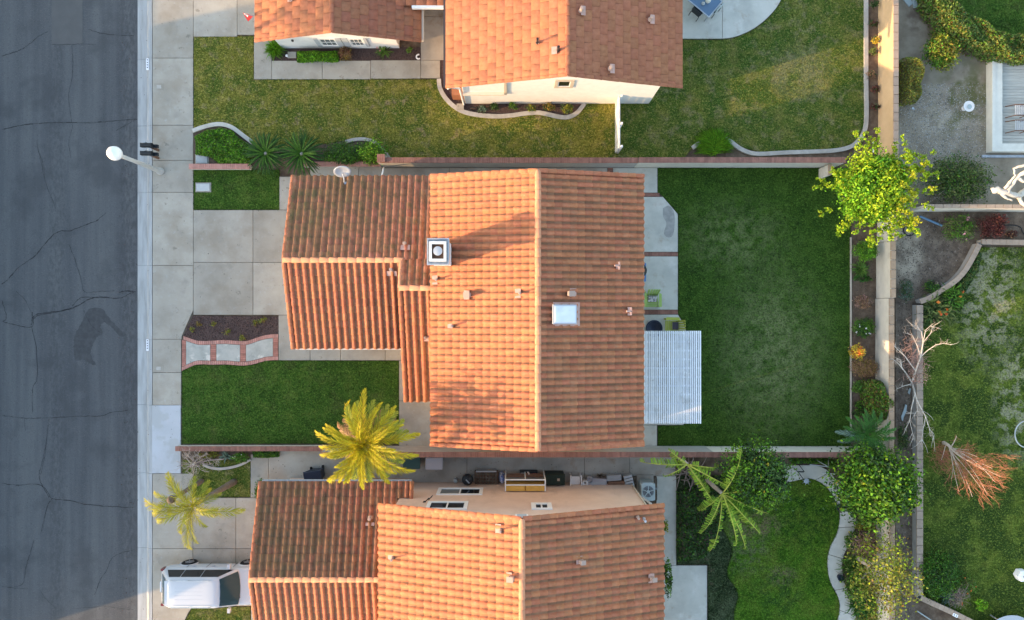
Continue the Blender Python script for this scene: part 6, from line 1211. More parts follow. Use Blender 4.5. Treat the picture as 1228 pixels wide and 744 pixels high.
# ------------------------------------------------------------------ street furniture
b = P(193, 206, 0); t = thing('street_lamp', 'cream post-top street lamp with white globe at the kerb', 'street lamp', (b.x, b.y, 0))
MB().lathe((b.x, b.y, .0), [(.19, 0), (.19, .12), (.13, .2), (.115, .5), (.095, 2.2), (.085, 3.55)], 14).build('post', M['lamp_post'], t, smooth=True)
MB().lathe((b.x, b.y, 3.54), [(.10, 0), (.14, .03), (.14, .12), (.09, .14)], 14).build('collar', M['lamp_post'], t)
MB().lathe((b.x, b.y, 3.66), [(.09, 0), (.20, .05), (.28, .14), (.315, .27), (.315, .33), (.28, .46), (.20, .56), (.10, .61), (.01, .625)], 24).build('globe', M['lamp_globe'], t, smooth=True)
for i, (py, lab) in enumerate(((174.3, 'upper of the two black kerbside mailboxes'), (184, 'lower of the two black kerbside mailboxes'))):
    c = P(176, py, 1.1); t = thing('mailbox', lab, 'mailbox', (c.x, c.y, .02), 'twin mailboxes on the pavement'); L = .52; w_ = .205; n = 9; g = MB(); V = []
    for x in (-L / 2, L / 2): V += [(c.x + x, c.y + y, 1.0 + z) for y, z in [(-w_ / 2, 0), (w_ / 2, 0)] + [(w_ / 2 * math.cos(a), .14 + w_ / 2 * math.sin(a)) for a in [math.pi * k / (n - 1) for k in range(n)]]]
    m = n + 2; g.add(V, [tuple(range(m)), tuple(range(2 * m - 1, m - 1, -1))] + [(k, m + k, m + (k + 1) % m, (k + 1) % m) for k in range(m)]); bx = g.build('box', M['black_paint'], t)
    MB().box(c.x - L / 2 - .02, c.x - L / 2 - .003, c.y - w_ / 2, c.y + w_ / 2, 1.0, 1.2).build('door', M['black_paint'], t); MB().box(c.x - .05, c.x + .02, c.y + w_ / 2 + .003, c.y + w_ / 2 + .02, 1.12, 1.26).build('flag', M['galvanised'], t)
    MB().box(c.x + .02, c.x + .42, c.y - .08, c.y + .08, .78, .93).build('paper_holder', M['black_paint'], t); MB().box(c.x - .04, c.x + .05, c.y - .05, c.y + .05, 0, 1.0).build('post', M['wood_brown'], t); MB().box(c.x - .2, c.x + .2, c.y - .07, c.y + .07, .94, .998).build('shelf', M['black_paint'], t)
for px, py, lab in ((178, 77.5, 'white house number plate painted on the upper kerb'), (178, 414, 'white house number plate on the kerb by the brick walkway')):
    a = P(px - .6, py, 0); t = thing('kerb_plate', lab, 'number plate', (a.x, a.y, .02)); MB().box(a.x - .065, a.x + .05, a.y - .29, a.y + .29, .012, .034).build('plate', M['plaque'], t); g = MB()
    for k in range(4): yy = a.y - .19 + k * .125; g.box(a.x - .03, a.x + .018, yy, yy + .06, .034, .038)
    g.build('numerals', M['cushion_dark'], t)
for px, py, lab, sz in ((244, 225, 'pale concrete utility lid in the small green lawn', (.68, .38)), (242.5, 191.5, 'pale utility lid beside the low hedge', (.58, .42))):
    a = P(px, py, 0); t = thing('utility_box', lab, 'utility box', (a.x, a.y, 0)); q = [(a.x - sz[0] / 2, a.y - sz[1] / 2), (a.x + sz[0] / 2, a.y - sz[1] / 2), (a.x + sz[0] / 2, a.y + sz[1] / 2), (a.x - sz[0] / 2, a.y + sz[1] / 2)]; MB().prism(q, -.05, .07, .02).build('cover', M['lid'], t); MB().prism(inset(q, -.05), -.05, .03).build('frame', M['concrete'], t)
a = P(300, 20, 2.5); t = thing('flag', 'red and white flag on a short pole at the upper garage eave', 'flag', (a.x, a.y, 2.4)); MB().tube([P(308, 20, 2.3), P(293, 17.5, 2.9)], .015, 6).build('pole', M['pale_metal'], t)
g = MB(); g.add([P(291, 15.5, 2.8), P(304, 19, 2.5), P(300, 22, 2.1), P(297.5, 26, 1.9)], [(0, 1, 2, 3)]); g.add([p + Vector((0, 0, -.01)) for p in (P(291, 15.5, 2.8), P(304, 19, 2.5), P(300, 22, 2.1), P(297.5, 26, 1.9))], [(3, 2, 1, 0)]); fg = g.build('cloth', M['red_flag'], t); g = MB(); g.add([P(292, 16, 2.86), P(298, 18, 2.72), P(297, 21, 2.5)], [(0, 1, 2)]); g.build('white_stripe', M['plaque'], fg)
# white picket fence
a = P(741, 124, 0); b = P(741, 190, 0); t = thing('picket_fence', 'white picket fence from the upper house wall to the garden wall', 'fence', (a.x, a.y, 0))
ya, yb_ = a.y, b.y; x = XY(737.8, 0)[0]; ht = 1.35
MB().box(x + .02, x + .06, yb_ + .23, ya + .1, .35, .44).build('rail', M['white_wood'], t); MB().box(x + .02, x + .06, yb_ + .23, ya + .1, ht - .25, ht - .16).build('rail', M['white_wood'], t); g = None; n = 22; proto = None
for i in range(n):
    y = yb_ + .28 + (ya - yb_ - .3) * i / (n - 1); w_ = .045
    if proto is None:
        g = MB(); V = [(x - .02 + d, y + s, z) for d in (0, .03) for s, z in ((-w_, .05), (w_, .05), (w_, ht - .06), (0, ht), (-w_, ht - .06))]; g.add(V, [(4, 3, 2, 1, 0), (5, 6, 7, 8, 9)] + [(k, (k + 1) % 5, 5 + (k + 1) % 5, 5 + k) for k in range(5)]); proto = g.build('picket', M['white_wood'], t); y0 = y
    else: c = proto.copy(); C.objects.link(c); c.location.y += y - y0
for y in (yb_ + .27, (ya + yb_) / 2, ya - .05): MB().box(x + .061, x + .15, y - .05, y + .05, -.05, ht + .06).build('post', M['white_wood'], t)
# pergola
z = 2.75; x0, y0 = XY(772, 508, z); x1, y1 = XY(841, 397, z); t = thing('pergola', 'white slatted pergola on the right side of the tiled house', 'pergola', ((x0 + x1) / 2, (y0 + y1) / 2, 0))
n = 28; proto = None
for i in range(n):
    x = x0 + (x1 - x0) * (i + .5) / n
    if proto is None: proto = MB().box(x - .028, x + .028, y0, y1, z - .04, z + .045).build('slat', M['white_wood'], t); xs = x
    else: c = proto.copy(); C.objects.link(c); c.location.x += x - xs + rc.uniform(-.006, .006); c.location.z += rc.uniform(-.008, .008); c.rotation_euler.z = R(rc.uniform(-.06, .06))
proto = None
for i in range(11):
    y = y0 + .1 + (y1 - y0 - .2) * i / 10
    if proto is None: proto = MB().box(x0, x1 - .02, y - .04, y + .04, z - .20, z - .0402).build('rafter', M['white_wood'], t); ys = y
    else: c = proto.copy(); C.objects.link(c); c.location.y += y - ys
MB().box(x1 - .35, x1 - .20, y0 + .02, y1 - .02, z - .42, z - .201).build('beam', M['white_wood'], t); MB().box(x0 + .0, x0 + .06, y0, y1, z - .36, z - .2005).build('ledger', M['white_wood'], t)
for y in (y0 + .25, (y0 + y1) / 2, y1 - .25): MB().box(x1 - .34, x1 - .21, y - .065, y + .065, 0, z - .4205).build('post', M['white_wood'], t)
# ------------------------------------------------------------------ patio furniture
def adirondack(label, px, py, rz, m):
    a = P(px, py, .35); t = thing('garden_chair', label, 'chair', (a.x, a.y, .02), 'green slatted garden chairs'); t.rotation_euler = (0, 0, rz); o = loc(t).copy()
    def mk(f, nm): g = MB(); f(g); g.v = [(x + o.x, y + o.y, z + o.z) for x, y, z in g.v]; return g.build(nm, M[m], t)
    for i in range(6): y = -.30 + i * .085; mk(lambda g: g.obox((0, y, .36 - (y * -.16)), (.52, .075, .022)), 'seat_slat')
    for i in range(5):
        xx = (i - 2) * .115; top = .98 - abs(i - 2) * .035; mk(lambda g: g.bar((xx * .9, .20, .32), (xx * 1.12, .50, top), .095, .022), 'back_slat')
    for s in (-1, 1):
        mk(lambda g: g.prism([(s * .28, -.36), (s * .43, -.33), (s * .42, .30), (s * .30, .34)], .56, .585), 'arm'); mk(lambda g: g.box(s * .34 - .04, s * .34 + .04, -.33, -.29, 0, .555), 'leg'); mk(lambda g: g.bar((s * .30, -.30, .34), (s * .28, .42, .04), .03, .11), 'rear_leg')
    return t
t = adirondack('green slatted garden chair facing down the patio with a striped cushion', 782, 360, 0, 'green_paint')
a = P(782.5, 358.5, .55); c = thing('cushion', 'grey striped cushion on the upper green garden chair', 'cushion', tuple(a)); MB().obox(a + Vector((0, .0, .0)), (.42, .28, .14), Matrix.Rotation(R(35), 3, 'X')).build('pad', M['cushion_grey'], c)
adirondack('lime green garden chair beside the black fire bowl, turned sideways', 806, 391, R(-90), 'green_paint_lime')
a = P(810, 391, .52); c = thing('cushion', 'dark square cushion on the lime green garden chair', 'cushion', tuple(a)); MB().obox(a, (.26, .36, .12), Matrix.Rotation(R(-30), 3, 'Y')).build('pad', M['cushion_dark'], c)
a = P(783.5, 394, .25); c = thing('fire_bowl', 'round black fire bowl at the pergola edge', 'fire bowl', (a.x, a.y, .02)); MB().lathe((a.x, a.y, .02), [(.22, 0), (.26, .1), (.38, .36), (.42, .40), (.42, .43), (.36, .43), (.34, .36), (.10, .25), (.01, .24)], 24).build('bowl', M['plastic_navy'], c)
for k in range(3): q = k * 2.09; MB().box(a.x + .2 * math.cos(q) - .03, a.x + .2 * math.cos(q) + .03, a.y + .2 * math.sin(q) - .03, a.y + .2 * math.sin(q) + .03, 0, .05).build('foot', M['black_paint'], c)
a = P(766, 325, .6); c = thing('kettle_barbecue', 'dark round barbecue on a blue mat peeking from under the right eave', 'barbecue', (a.x, a.y, .02)); MB().lathe((a.x, a.y, .5), [(.1, 0), (.3, .12), (.36, .3), (.36, .33), (.28, .46), (.1, .54), (.03, .55)], 20).build('kettle', M['black_paint'], c, smooth=True)
for k in range(3): q = k * 2.09 + .4; MB().tube([(a.x + .15 * math.cos(q), a.y + .15 * math.sin(q), .56), (a.x + .3 * math.cos(q), a.y + .3 * math.sin(q), .02)], .015, 6).build('leg', M['galvanised'], c)
MB().box(a.x - .5, a.x + .47, a.y - .5, a.y + .42, .0205, .032).build('mat', M['plastic_blue'], c)
# stain on the patio
st = [(c_x, c_y) for c_x, c_y in [(795, 250), (802, 247), (808, 254), (809, 268), (807, 282), (801, 285), (796, 280), (799, 268), (795, 260)]]
mat('patio_stain', [(.24, .235, .22), (.36, .35, .32)], scale=3.5, rough=.8); MB().prism(PX(smooth_line(st + st[:1], 3)[:-1]), .018, .0225).build('stain', M['patio_stain'], pat)
# glass table with chairs on the upper patio
a = P(842, -2, .74); t = thing('patio_table', 'blue glass-topped patio table set diagonally at the top edge', 'table', (a.x, a.y, .04)); Z = Matrix.Rotation(R(-40), 3, 'Z')
MB().obox(a, (1.7, 1.0, .015), Z).build('tabletop', M['table_glass'], t); g = MB()
for d, s in (((0, .5, 0), (1.74, .05, .04)), ((0, -.5, 0), (1.74, .05, .04)), ((.85, 0, 0), (.05, .95, .04)), ((-.85, 0, 0), (.05, .95, .04))): g.obox(a + Z @ Vector(d), s, Z)
g.build('rim', M['galvanised'], t)
for sx_ in (-1, 1):
    for sy_ in (-1, 1): q = a + Z @ Vector((sx_ * .78, sy_ * .43, 0)); MB().box(q.x - .025, q.x + .025, q.y - .025, q.y + .025, .04, .70).build('leg', M['galvanised'], t)
def patio_chair(label, px, py, rz, m):
    q = P(px, py, .45); o = thing('patio_chair', label, 'chair', (q.x, q.y, .04)); Zr = Matrix.Rotation(R(rz), 3, 'Z')
    def ob(d, s, nm, mm=m): MB().obox(Vector((q.x, q.y, .04)) + Zr @ Vector(d), s, Zr).build(nm, M[mm], o)
    ob((0, 0, .42), (.48, .48, .03), 'seat'); ob((0, .25, .68), (.48, .03, .44), 'backrest')
    for s in (-1, 1): ob((s * .25, 0, .62), (.04, .5, .03), 'arm', 'black_paint'); ob((s * .24, -.24, .31), (.03, .03, .6), 'leg', 'black_paint'); ob((s * .24, .26, .21), (.03, .03, .42), 'leg', 'black_paint')
patio_chair('black patio chair at the lower side of the glass table', 837, 13, 140, 'black_paint'); patio_chair('pale grey patio chair right of the glass table', 856, 9, 225, 'ac_case')
a = P(849, 1, .85); o = thing('table_decoration', 'pale jug and small ornaments on the glass patio table', 'ornament', tuple(a)); MB().lathe((a.x, a.y, .757), [(.08, 0), (.13, .08), (.12, .2), (.07, .26), (.09, .3)], 14).build('jug', M['deck_trim'], o); MB().lathe((a.x - .22, a.y - .12, .757), [(.07, 0), (.09, .06), (.05, .14), (.01, .16)], 12).build('ornament', M['lid'], o)
# ------------------------------------------------------------------ lower side yard clutter
def bin_(label, px, py, m, rz, h=1.05, w_=.58, d=.72, lid=None):
    a = P(px, py, h); t = thing('wheelie_bin', label, 'bin', (a.x, a.y, .02)); Zr = Matrix.Rotation(R(rz), 3, 'Z'); c = Vector((a.x, a.y, .02)); V = []
    for z, k in ((.05, .78), (h - .08, 1)): V += [c + Zr @ Vector((x * w_ / 2 * k, y * d / 2 * k, z)) for x, y in ((-1, -1), (1, -1), (1, 1), (-1, 1))]
    MB().add(V, [(3, 2, 1, 0), (4, 5, 6, 7)] + [(k, (k + 1) % 4, 4 + (k + 1) % 4, 4 + k) for k in range(4)]).build('body', M[m], t)
    q = [(x * (w_ / 2 + .02), y * (d / 2 + .02)) for x, y in ((-1, -.9), (-.85, -1), (.85, -1), (1, -.9), (1, 1), (-1, 1))]; q = [tuple((Zr @ Vector((*p, 0)) + c).xy) for p in q]; MB().prism(q, h - .079, h, .03).build('lid', M[lid or m], t)
    for s in (-1, 1): MB().tube([c + Zr @ Vector((s * w_ * .36 - .03, d * .42, .12)), c + Zr @ Vector((s * w_ * .36 + .03, d * .42, .12))], .12, 12).build('wheel', M['rubber'], t)
    MB().tube([c + Zr @ Vector((-w_ * .38, d * .56, h - .1)), c + Zr @ Vector((w_ * .38, d * .56, h - .1))], .018, 6).build('handle', M['black_paint'], t)
bin_('pale grey wheelie bin against the brick-capped wall', 520.5, 556.5, 'plastic_grey', 0, w_=.80, d=.56); bin_('dark green wheelie bin beside the grey one under the palm', 493.5, 555, 'plastic_green', 0, w_=.80, d=.60); bin_('navy blue wheelie bin at the lower garage eave', 374.5, 572, 'plastic_navy', 8, w_=.82, d=.5)
a = P(560.5, 576, .85); t = thing('kettle_barbecue', 'black round kettle barbecue in the cluttered side yard', 'barbecue', (a.x, a.y, .02)); MB().lathe((a.x, a.y, .45), [(.06, 0), (.22, .12), (.28, .26), (.285, .30), (.25, .42), (.14, .5), (.02, .52)], 22).build('kettle', M['black_paint'], t, smooth=True); MB().bar((a.x - .06, a.y + .05, .985), (a.x + .1, a.y - .12, .965), .05, .04).build('handle', M['galvanised'], t)
for k in range(3): q = k * 2.09 + .4; MB().tube([(a.x + .15 * math.cos(q), a.y + .15 * math.sin(q), .5), (a.x + .26 * math.cos(q), a.y + .26 * math.sin(q), .02)], .015, 6).build('leg', M['galvanised'], t)
a = P(546, 577.5, .4); t = thing('paint_can', 'small grey can beside the kettle barbecue', 'can', (a.x, a.y, .02)); MB().lathe((a.x, a.y, .02), [(.10, 0), (.10, .3), (.085, .31), (.085, .30)], 14).build('can', M['galvanised'], t); MB().lathe((a.x, a.y, .31), [(.085, 0), (.08, .012)], 14).build('lid', M['ac_case'], t)
a = P(583, 575, .5); t = thing('pot_rack', 'dark rack of small plant pots in rows beside the barbecue', 'rack', (a.x, a.y, .02)); g = MB(); g.box(a.x - .58, a.x + .58, a.y - .34, a.y + .34, .30, .34)
for sx_ in (-1, 1):
    for sy_ in (-1, 1): g.box(a.x + sx_ * .55 - .03, a.x + sx_ * .55 + .03, a.y + sy_ * .31 - .03, a.y + sy_ * .31 + .03, .02, .30)
g.build('shelf', M['wood_brown'], t); pm = None
for i in range(7):
    for j in range(4):
        x, y = a.x - .48 + i * .16, a.y - .25 + j * .165
        if pm is None: pm = MB().lathe((x, y, .341), [(.045, 0), (.072, .13), (.076, .15), (.06, .15), (.055, .11), (.005, .10)], 9).build('pot', M['soil_dark'], t); p0 = (x, y)
        else: c = pm.copy(); C.objects.link(c); c.location.x += x - p0[0]; c.location.y += y - p0[1]
MB().box(a.x - .5, a.x + .5, a.y + .36, a.y + .42, .02, .55).build('back_board', M['grey_board'], t)
a = P(602, 574, .4); t = thing('plastic_bag', 'blue and white crumpled bag between pot rack and cupboard', 'bag', (a.x, a.y, .02)); g = MB(); r_ = random.Random(4); V = []; F = []
for i in range(6):
    z = .02 + .62 * i / 5; rr_ = (.16, .2, .19, .16, .13, .05)[i]; V += [(a.x + rr_ * .8 * r_.uniform(.75, 1.2) * math.cos(k * .785), a.y + rr_ * 1.5 * r_.uniform(.75, 1.2) * math.sin(k * .785), z) for k in range(8)]
    if i: F += [((i - 1) * 8 + k, (i - 1) * 8 + (k + 1) % 8, i * 8 + (k + 1) % 8, i * 8 + k) for k in range(8)]
F.append(tuple(range(40, 48))); MB().add(V, F).build('bag', M['tarp_blue'], t)
# open cupboard with ochre plywood, leaning on the wall
zt = 1.9; xa, xb = XY(605.5, 0, zt)[0], XY(654.5, 0, zt)[0]; yf = XY(0, 575, zt)[1]; yk = CW + .05; t = thing('cupboard', 'open white-framed cupboard with ochre plywood panels against the peach wall', 'cupboard', ((xa + xb) / 2, yf, 0))
xm_ = (xa + xb) / 2; yfr = XY(0, 575, .9)[1]; g = MB()
for x in (xa, xm_ - .02, xb - .05): g.box(x, x + .05, yf - .05, yf, 0.02, zt); 
for x in (xa, xb - .05): g.box(x, x + .05, yk, yf - .0501, zt - .05, zt)
g.box(xa + .0501, xb - .0501, yf - .05, yf - .002, zt - .06, zt - .002); g.box(xa + .0501, xb - .0501, yf - .30, yf - .25, zt - .062, zt - .004)
g.build('frame', M['trim_white'], t)
for x, w_ in ((xa + .06, xm_ - xa - .09), (xm_ + .04, xb - xm_ - .10)):
    MB().box(x, x + w_, yk, yf - .31, zt - .06, zt - .03).build('panel', M['plywood'], t); MB().box(x, x + w_, yf - .24, yf - .06, .5, .53).build('shelf', M['wood_brown'], t)
MB().box(xa + .01, xb - .01, yk, yk + .02, .02, zt - .07).build('back', M['plywood'], t)
a = P(665, 576, 1.0); t = thing('storage_crate', 'tall dark green lidded crate right of the cupboard', 'crate', (a.x, a.y, .02)); MB().prism([(a.x - .42, a.y - .24), (a.x + .48, a.y - .24), (a.x + .48, a.y + .24), (a.x - .42, a.y + .24)], .02, .86, .03).build('body', M['plastic_dkgreen'], t); MB().prism([(a.x - .45, a.y - .27), (a.x + .51, a.y - .27), (a.x + .51, a.y + .27), (a.x - .45, a.y + .27)], .861, .93, .03).build('lid', M['plastic_dkgreen'], t); MB().box(a.x + .14, a.x + .26, a.y - .06, a.y + .06, .931, .945).build('label_plate', M['cap_sand'], t)
a = P(634, 569.5, .5); t = thing('tool_tray', 'dark tray of odds and ends above the cupboard', 'tray', (a.x, a.y, .02)); g = MB(); g.box(a.x - .44, a.x + .44, a.y - .14, a.y + .14, .02, .4); g.build('tray', M['black_paint'], t); MB().bar((a.x - .05, a.y + .15, .55), (a.x + .12, a.y - .12, .45), .06, .05).build('tool', M['plastic_white'], t); MB().box(a.x - .4, a.x - .2, a.y - .1, a.y + .08, .401, .46).build('box', M['grey_board'], t); MB().box(a.x + .2, a.x + .38, a.y - .1, a.y + .05, .401, .44).build('box', M['red_flag'], t)
# white plastic chair
a = P(690.5, 577, .5); t = thing('plastic_chair', 'white plastic garden chair beside the peach wall', 'chair', (a.x, a.y, .02)); q = smooth_line([(-.22, .26), (-.26, .0), (-.24, -.2), (-.12, -.3), (.12, -.3), (.24, -.2), (.26, 0), (.22, .26)], 3)
MB().prism([(a.x + x * .84, a.y + y * .8) for x, y in q], .42, .45).build('seat', M['plastic_white'], t); g = MB(); bk = [(x, y) for x, y in q if y < .1]; V = [(a.x + x, a.y + y - .03, .45) for x, y in bk] + [(a.x + x * 1.08, a.y + y * 1.12 - .05, .86 if y < -.15 else .68) for x, y in bk]; n = len(bk); g.add(V, [(k, k + 1, n + k + 1, n + k) for k in range(n - 1)]); V2 = [(x * .0 + x, y + .025, z) for x, y, z in V]; g.add(V2, [(n + k, n + k + 1, k + 1, k) for k in range(n - 1)]); g.tube([V[n + k] for k in range(n)], .022, 6); g.build('backrest', M['plastic_white'], t)
for s in (-1, 1):
    MB().bar((a.x + s * .265, a.y - .12, .67), (a.x + s * .255, a.y + .30, .65), .05, .03).build('arm', M['plastic_white'], t)
    for y in (.28, -.22): MB().bar((a.x + s * .25, a.y + y, .02), (a.x + s * .235, a.y + y * .9, .64 if y > 0 else .45), .045, .04).build('leg', M['plastic_white'], t)
# heap of things further right
def pile(label, name, cat, px, py, sz, z, m, rz=0): a = P(px, py, z + sz[2]); o = thing(name, label, cat, (a.x, a.y, z)); g = MB(); q = [tuple((Matrix.Rotation(R(rz), 3, 'Z') @ Vector((x * sz[0] / 2, y * sz[1] / 2, 0)) + Vector((a.x, a.y, 0))).xy) for x, y in ((-1, -1), (1, -1), (1, 1), (-1, 1))]; g.prism(q, z, z + sz[2], min(.02, sz[2] * .3)); return g.build(name.split('_')[-1], M[m], o), o, a
o, t, a = pile('pale long box lying behind the white plastic chair', 'storage_box', 'box', 716, 579.5, (.95, .42, .5), .02, 'plastic_grey', -4); MB().box(a.x - .4, a.x + .4, a.y - .012, a.y + .012, .52, .535).build('rib', M['ac_case'], t)
for px, py, m, r0, lab in ((702, 580, 'plastic_white', .13, 'small white pot beside the plastic chair'), (707.5, 575.5, 'cushion_grey', .14, 'round grey lid on the clutter by the plastic chair'), (711, 585.5, 'plastic_grey', .15, 'grey bucket low in the clutter'), (716.5, 588, 'plastic_white', .11, 'white tub with reddish rim in the clutter'), (721, 588, 'leaf_tan', .09, 'small tan pot at the end of the clutter')):
    a = P(px, py, .62); t = thing('pot', lab, 'pot', (a.x, a.y, .02)); MB().lathe((a.x, a.y, .02), [(r0 * .75, 0), (r0, .58), (r0 * 1.08, .60), (r0 * .9, .61), (r0 * .85, .5), (.01, .48)], 14).build('pot', M[m], t); MB().lathe((a.x, a.y, .5), [(r0 * .8, 0), (.01, .012)], 10).build('soil', M['soil_dark'], t)
r_ = random.Random(8); g = MB(); a = P(703, 584, .4); t = thing('dry_plant', 'tangled dry plant left of the grey bucket', 'plant', (a.x, a.y, .02))
for i in range(40): q = r_.uniform(0, 6.28); l = r_.uniform(.1, .3); g.tube([(a.x, a.y, .05), (a.x + math.cos(q) * l * .6, a.y + math.sin(q) * l * .6, .4), (a.x + math.cos(q) * l, a.y + math.sin(q) * l, .5)], [.012, .01, .004], 4)
g.build('stems', M['twig_grey'], t)
g = MB(); a = P(720, 571, .3); t = thing('dry_plant', 'brown dry stems behind the long pale box', 'plant', (a.x, a.y, .02))
for i in range(40): q = r_.uniform(0, 6.28); l = r_.uniform(.1, .35); g.tube([(a.x, a.y, .05), (a.x + math.cos(q) * l * .6, a.y + math.sin(q) * l * .4, .3), (a.x + math.cos(q) * l, a.y + math.sin(q) * l * .7, .4)], [.012, .01, .004], 4)
g.build('stems', M['bark'], t)
o, t, a = pile('grey boards stacked by the peach wall', 'board_stack', 'boards', 736.5, 573.5, (.72, .26, .42), .02, 'grey_board', 4)
for i in range(4): MB().obox((a.x, a.y + (i - 1.5) * .066, .455), (.7, .055, .03), rz=R(4)).build('board', M['grey_board'], t)
o, t, a = pile('reddish brown wooden planks stacked by the peach wall', 'plank_stack', 'planks', 739, 582, (.80, .34, .5), .02, 'wood_brown', 3)
for i in range(4): MB().obox((a.x, a.y + (i - 1.5) * .085, .535), (.8, .07, .03), rz=R(3)).build('plank', M['wood_brown'], t)
o, t, a = pile('light metal bar lying in front of the brown planks', 'metal_bar', 'bar', 741, 588, (.75, .05, .4), .02, 'pale_metal', 2)
a = P(755, 580.5, .5); t = thing('paver_stack', 'leaning stack of grey pavers with a red one at the end', 'pavers', (a.x, a.y, .02)); q = Matrix.Rotation(R(14), 3, 'Z')
for i in range(6):
    c = Vector((a.x, a.y, .28)) + q @ Vector((0, .36 - i * .145, 0)); MB().obox(c, (.42, .105, .5), q).build('paver', M['brick_pale' if i == 5 else 'grey_board'], t)
# air conditioner
a = P(777.5, 590, .85); t = thing('air_conditioner', 'grey-green outdoor air conditioner with round fan grille at the peach house corner', 'air conditioner', (a.x, a.y, .02)); q = [(a.x - .34, a.y - .42), (a.x - .22, a.y - .46), (a.x + .22, a.y - .46), (a.x + .34, a.y - .42), (a.x + .34, a.y + .36), (a.x + .24, a.y + .44), (a.x - .24, a.y + .44), (a.x - .34, a.y + .36)]
MB().prism(q, .06, .82, .03).build('case', M['ac_case'], t); MB().prism(rect(a.x - .42, a.x + .42, a.y - .52, a.y + .62), .02, .06).build('pad', M['concrete_dark'], t); f = MB().lathe((a.x, a.y, .805), [(.30, .018), (.30, .03), (.275, .03), (.275, .016)], 28).build('fan_ring', M['ac_case'], t)
MB().lathe((a.x, a.y, .812), [(.274, .010), (.272, .014)], 28).build('fan_well', M['cushion_dark'], t); g = MB(); g.lathe((a.x, a.y, .83), [(.085, 0), (.085, .02), (.06, .025)], 16)
for k in range(5): an = k * 1.2566 + .3; g.bar((a.x + .07 * math.cos(an), a.y + .07 * math.sin(an), .838), (a.x + .285 * math.cos(an), a.y + .285 * math.sin(an), .838), .04, .012)
for rr_ in (.15, .20, .245): g.tube([(a.x + rr_ * math.cos(k * .2618), a.y + rr_ * math.sin(k * .2618), .838) for k in range(25)], .006, 4)
g.build('grille', M['ac_case'], f); MB().tube([(a.x + .34, a.y + .05, .5), (a.x + .46, a.y + .05, .55), (a.x + .5, a.y + .06, .1)], .03, 6).build('hose', M['pale_metal'], t)
MB().tube([P(775, 600, .05), P(781, 604, 2.0)], .03, 6).build('downpipe', M['trim_white'], hC)
g = MB(); g.bar(P(771, 597, 1.2), P(781.5, 605.5, 2.6), .07, .06); t = thing('white_pole', 'white pole leaning beside the air conditioner', 'pole', P(771, 597, 0)); g.build('pole', M['trim_white'], t)
MB().box(XY(766, 0)[0], XY(788, 0)[0], XY(0, 600)[1], XY(0, 572.5)[1], .0005, .02).build('gravel_pad', M['soil_dark'], ls)
# metal trellis frames by the garden path
t = thing('trellis_frame', 'thin white pipe frame standing between the path and the wall', 'frame', P(985, 556, 0)); g = MB(); q = [P(994, 551, 0), P(994, 560, 1.0), P(972, 558, 1.0), P(985, 552, 0)]; g.tube([P(993.5, 551, .02), P(993.5, 560, 1.05), P(971, 557.5, 1.05)], .022, 6); g.tube([P(977, 551, .02), P(993.5, 560, 1.04)], .02, 6); g.tube([P(986, 567.5, .8), P(1012, 569.5, .9)], .025, 6); g.build('pipes', M['pale_metal'], t)
t = thing('folding_stool', 'thin black folding stool on the garden path', 'stool', P(959, 564, 0)); g = MB()
for a_, b_ in (((952, 561), (957, 566.5)), ((958, 557.5), (964.5, 566)), ((956, 566), (964.5, 565.5)), ((957, 566), (963.5, 575))): g.tube([P(*a_, .03), P(*b_, .45)], .016, 6)
g.build('legs', M['black_paint'], t); MB().obox(P(960.5, 566, .46), (.28, .06, .02)).build('seat', M['black_paint'], t)
t = thing('wire_chair', 'pale wire plant stand at the top of the bright lawn', 'plant stand', P(967, 578, 0)); g = MB()
for i in range(7): a_ = i * .9; g.tube([P(967, 577, .45), P(967 + 5 * math.cos(a_), 578 + 4 * math.sin(a_), .02)], .013, 5)
g.build('wires', M['galvanised'], t); MB().lathe(P(967, 577, .44), [(.12, 0), (.13, .015), (.01, .02)], 12).build('tray', M['galvanised'], t)
for px, py, lab, m in ((1008, 610, 'dark blue pot with reddish plant on the path edge under the lemon tree', 'plastic_navy'), (1009, 694, 'dark navy pot at the bend of the lower garden path', 'plastic_navy')):
    a = P(px, py, .3); t = thing('flower_pot', lab, 'pot', (a.x, a.y, .03)); MB().lathe((a.x, a.y, .03), [(.1, 0), (.15, .22), (.165, .24), (.13, .24), (.12, .2), (.01, .19)], 12).build('pot', M[m], t); foliage(t, 'foliage', [(*cloud(rng(), (a.x, a.y, .35), (.2, .2, .15), 70, .07, 8), 'leaf_red' if py < 650 else 'leaf_dark')])
t = thing('garden_tools', 'white and ochre handled tool under the edge of the lemon tree', 'tools', P(1003, 578, 0)); MB().bar(P(997, 582, .3), P(1007, 576.5, .9), .05, .04).build('handle', M['plywood'], t); MB().bar(P(1007, 577, .9), P(1012, 583, .5), .05, .04).build('handle', M['plaque'], t)
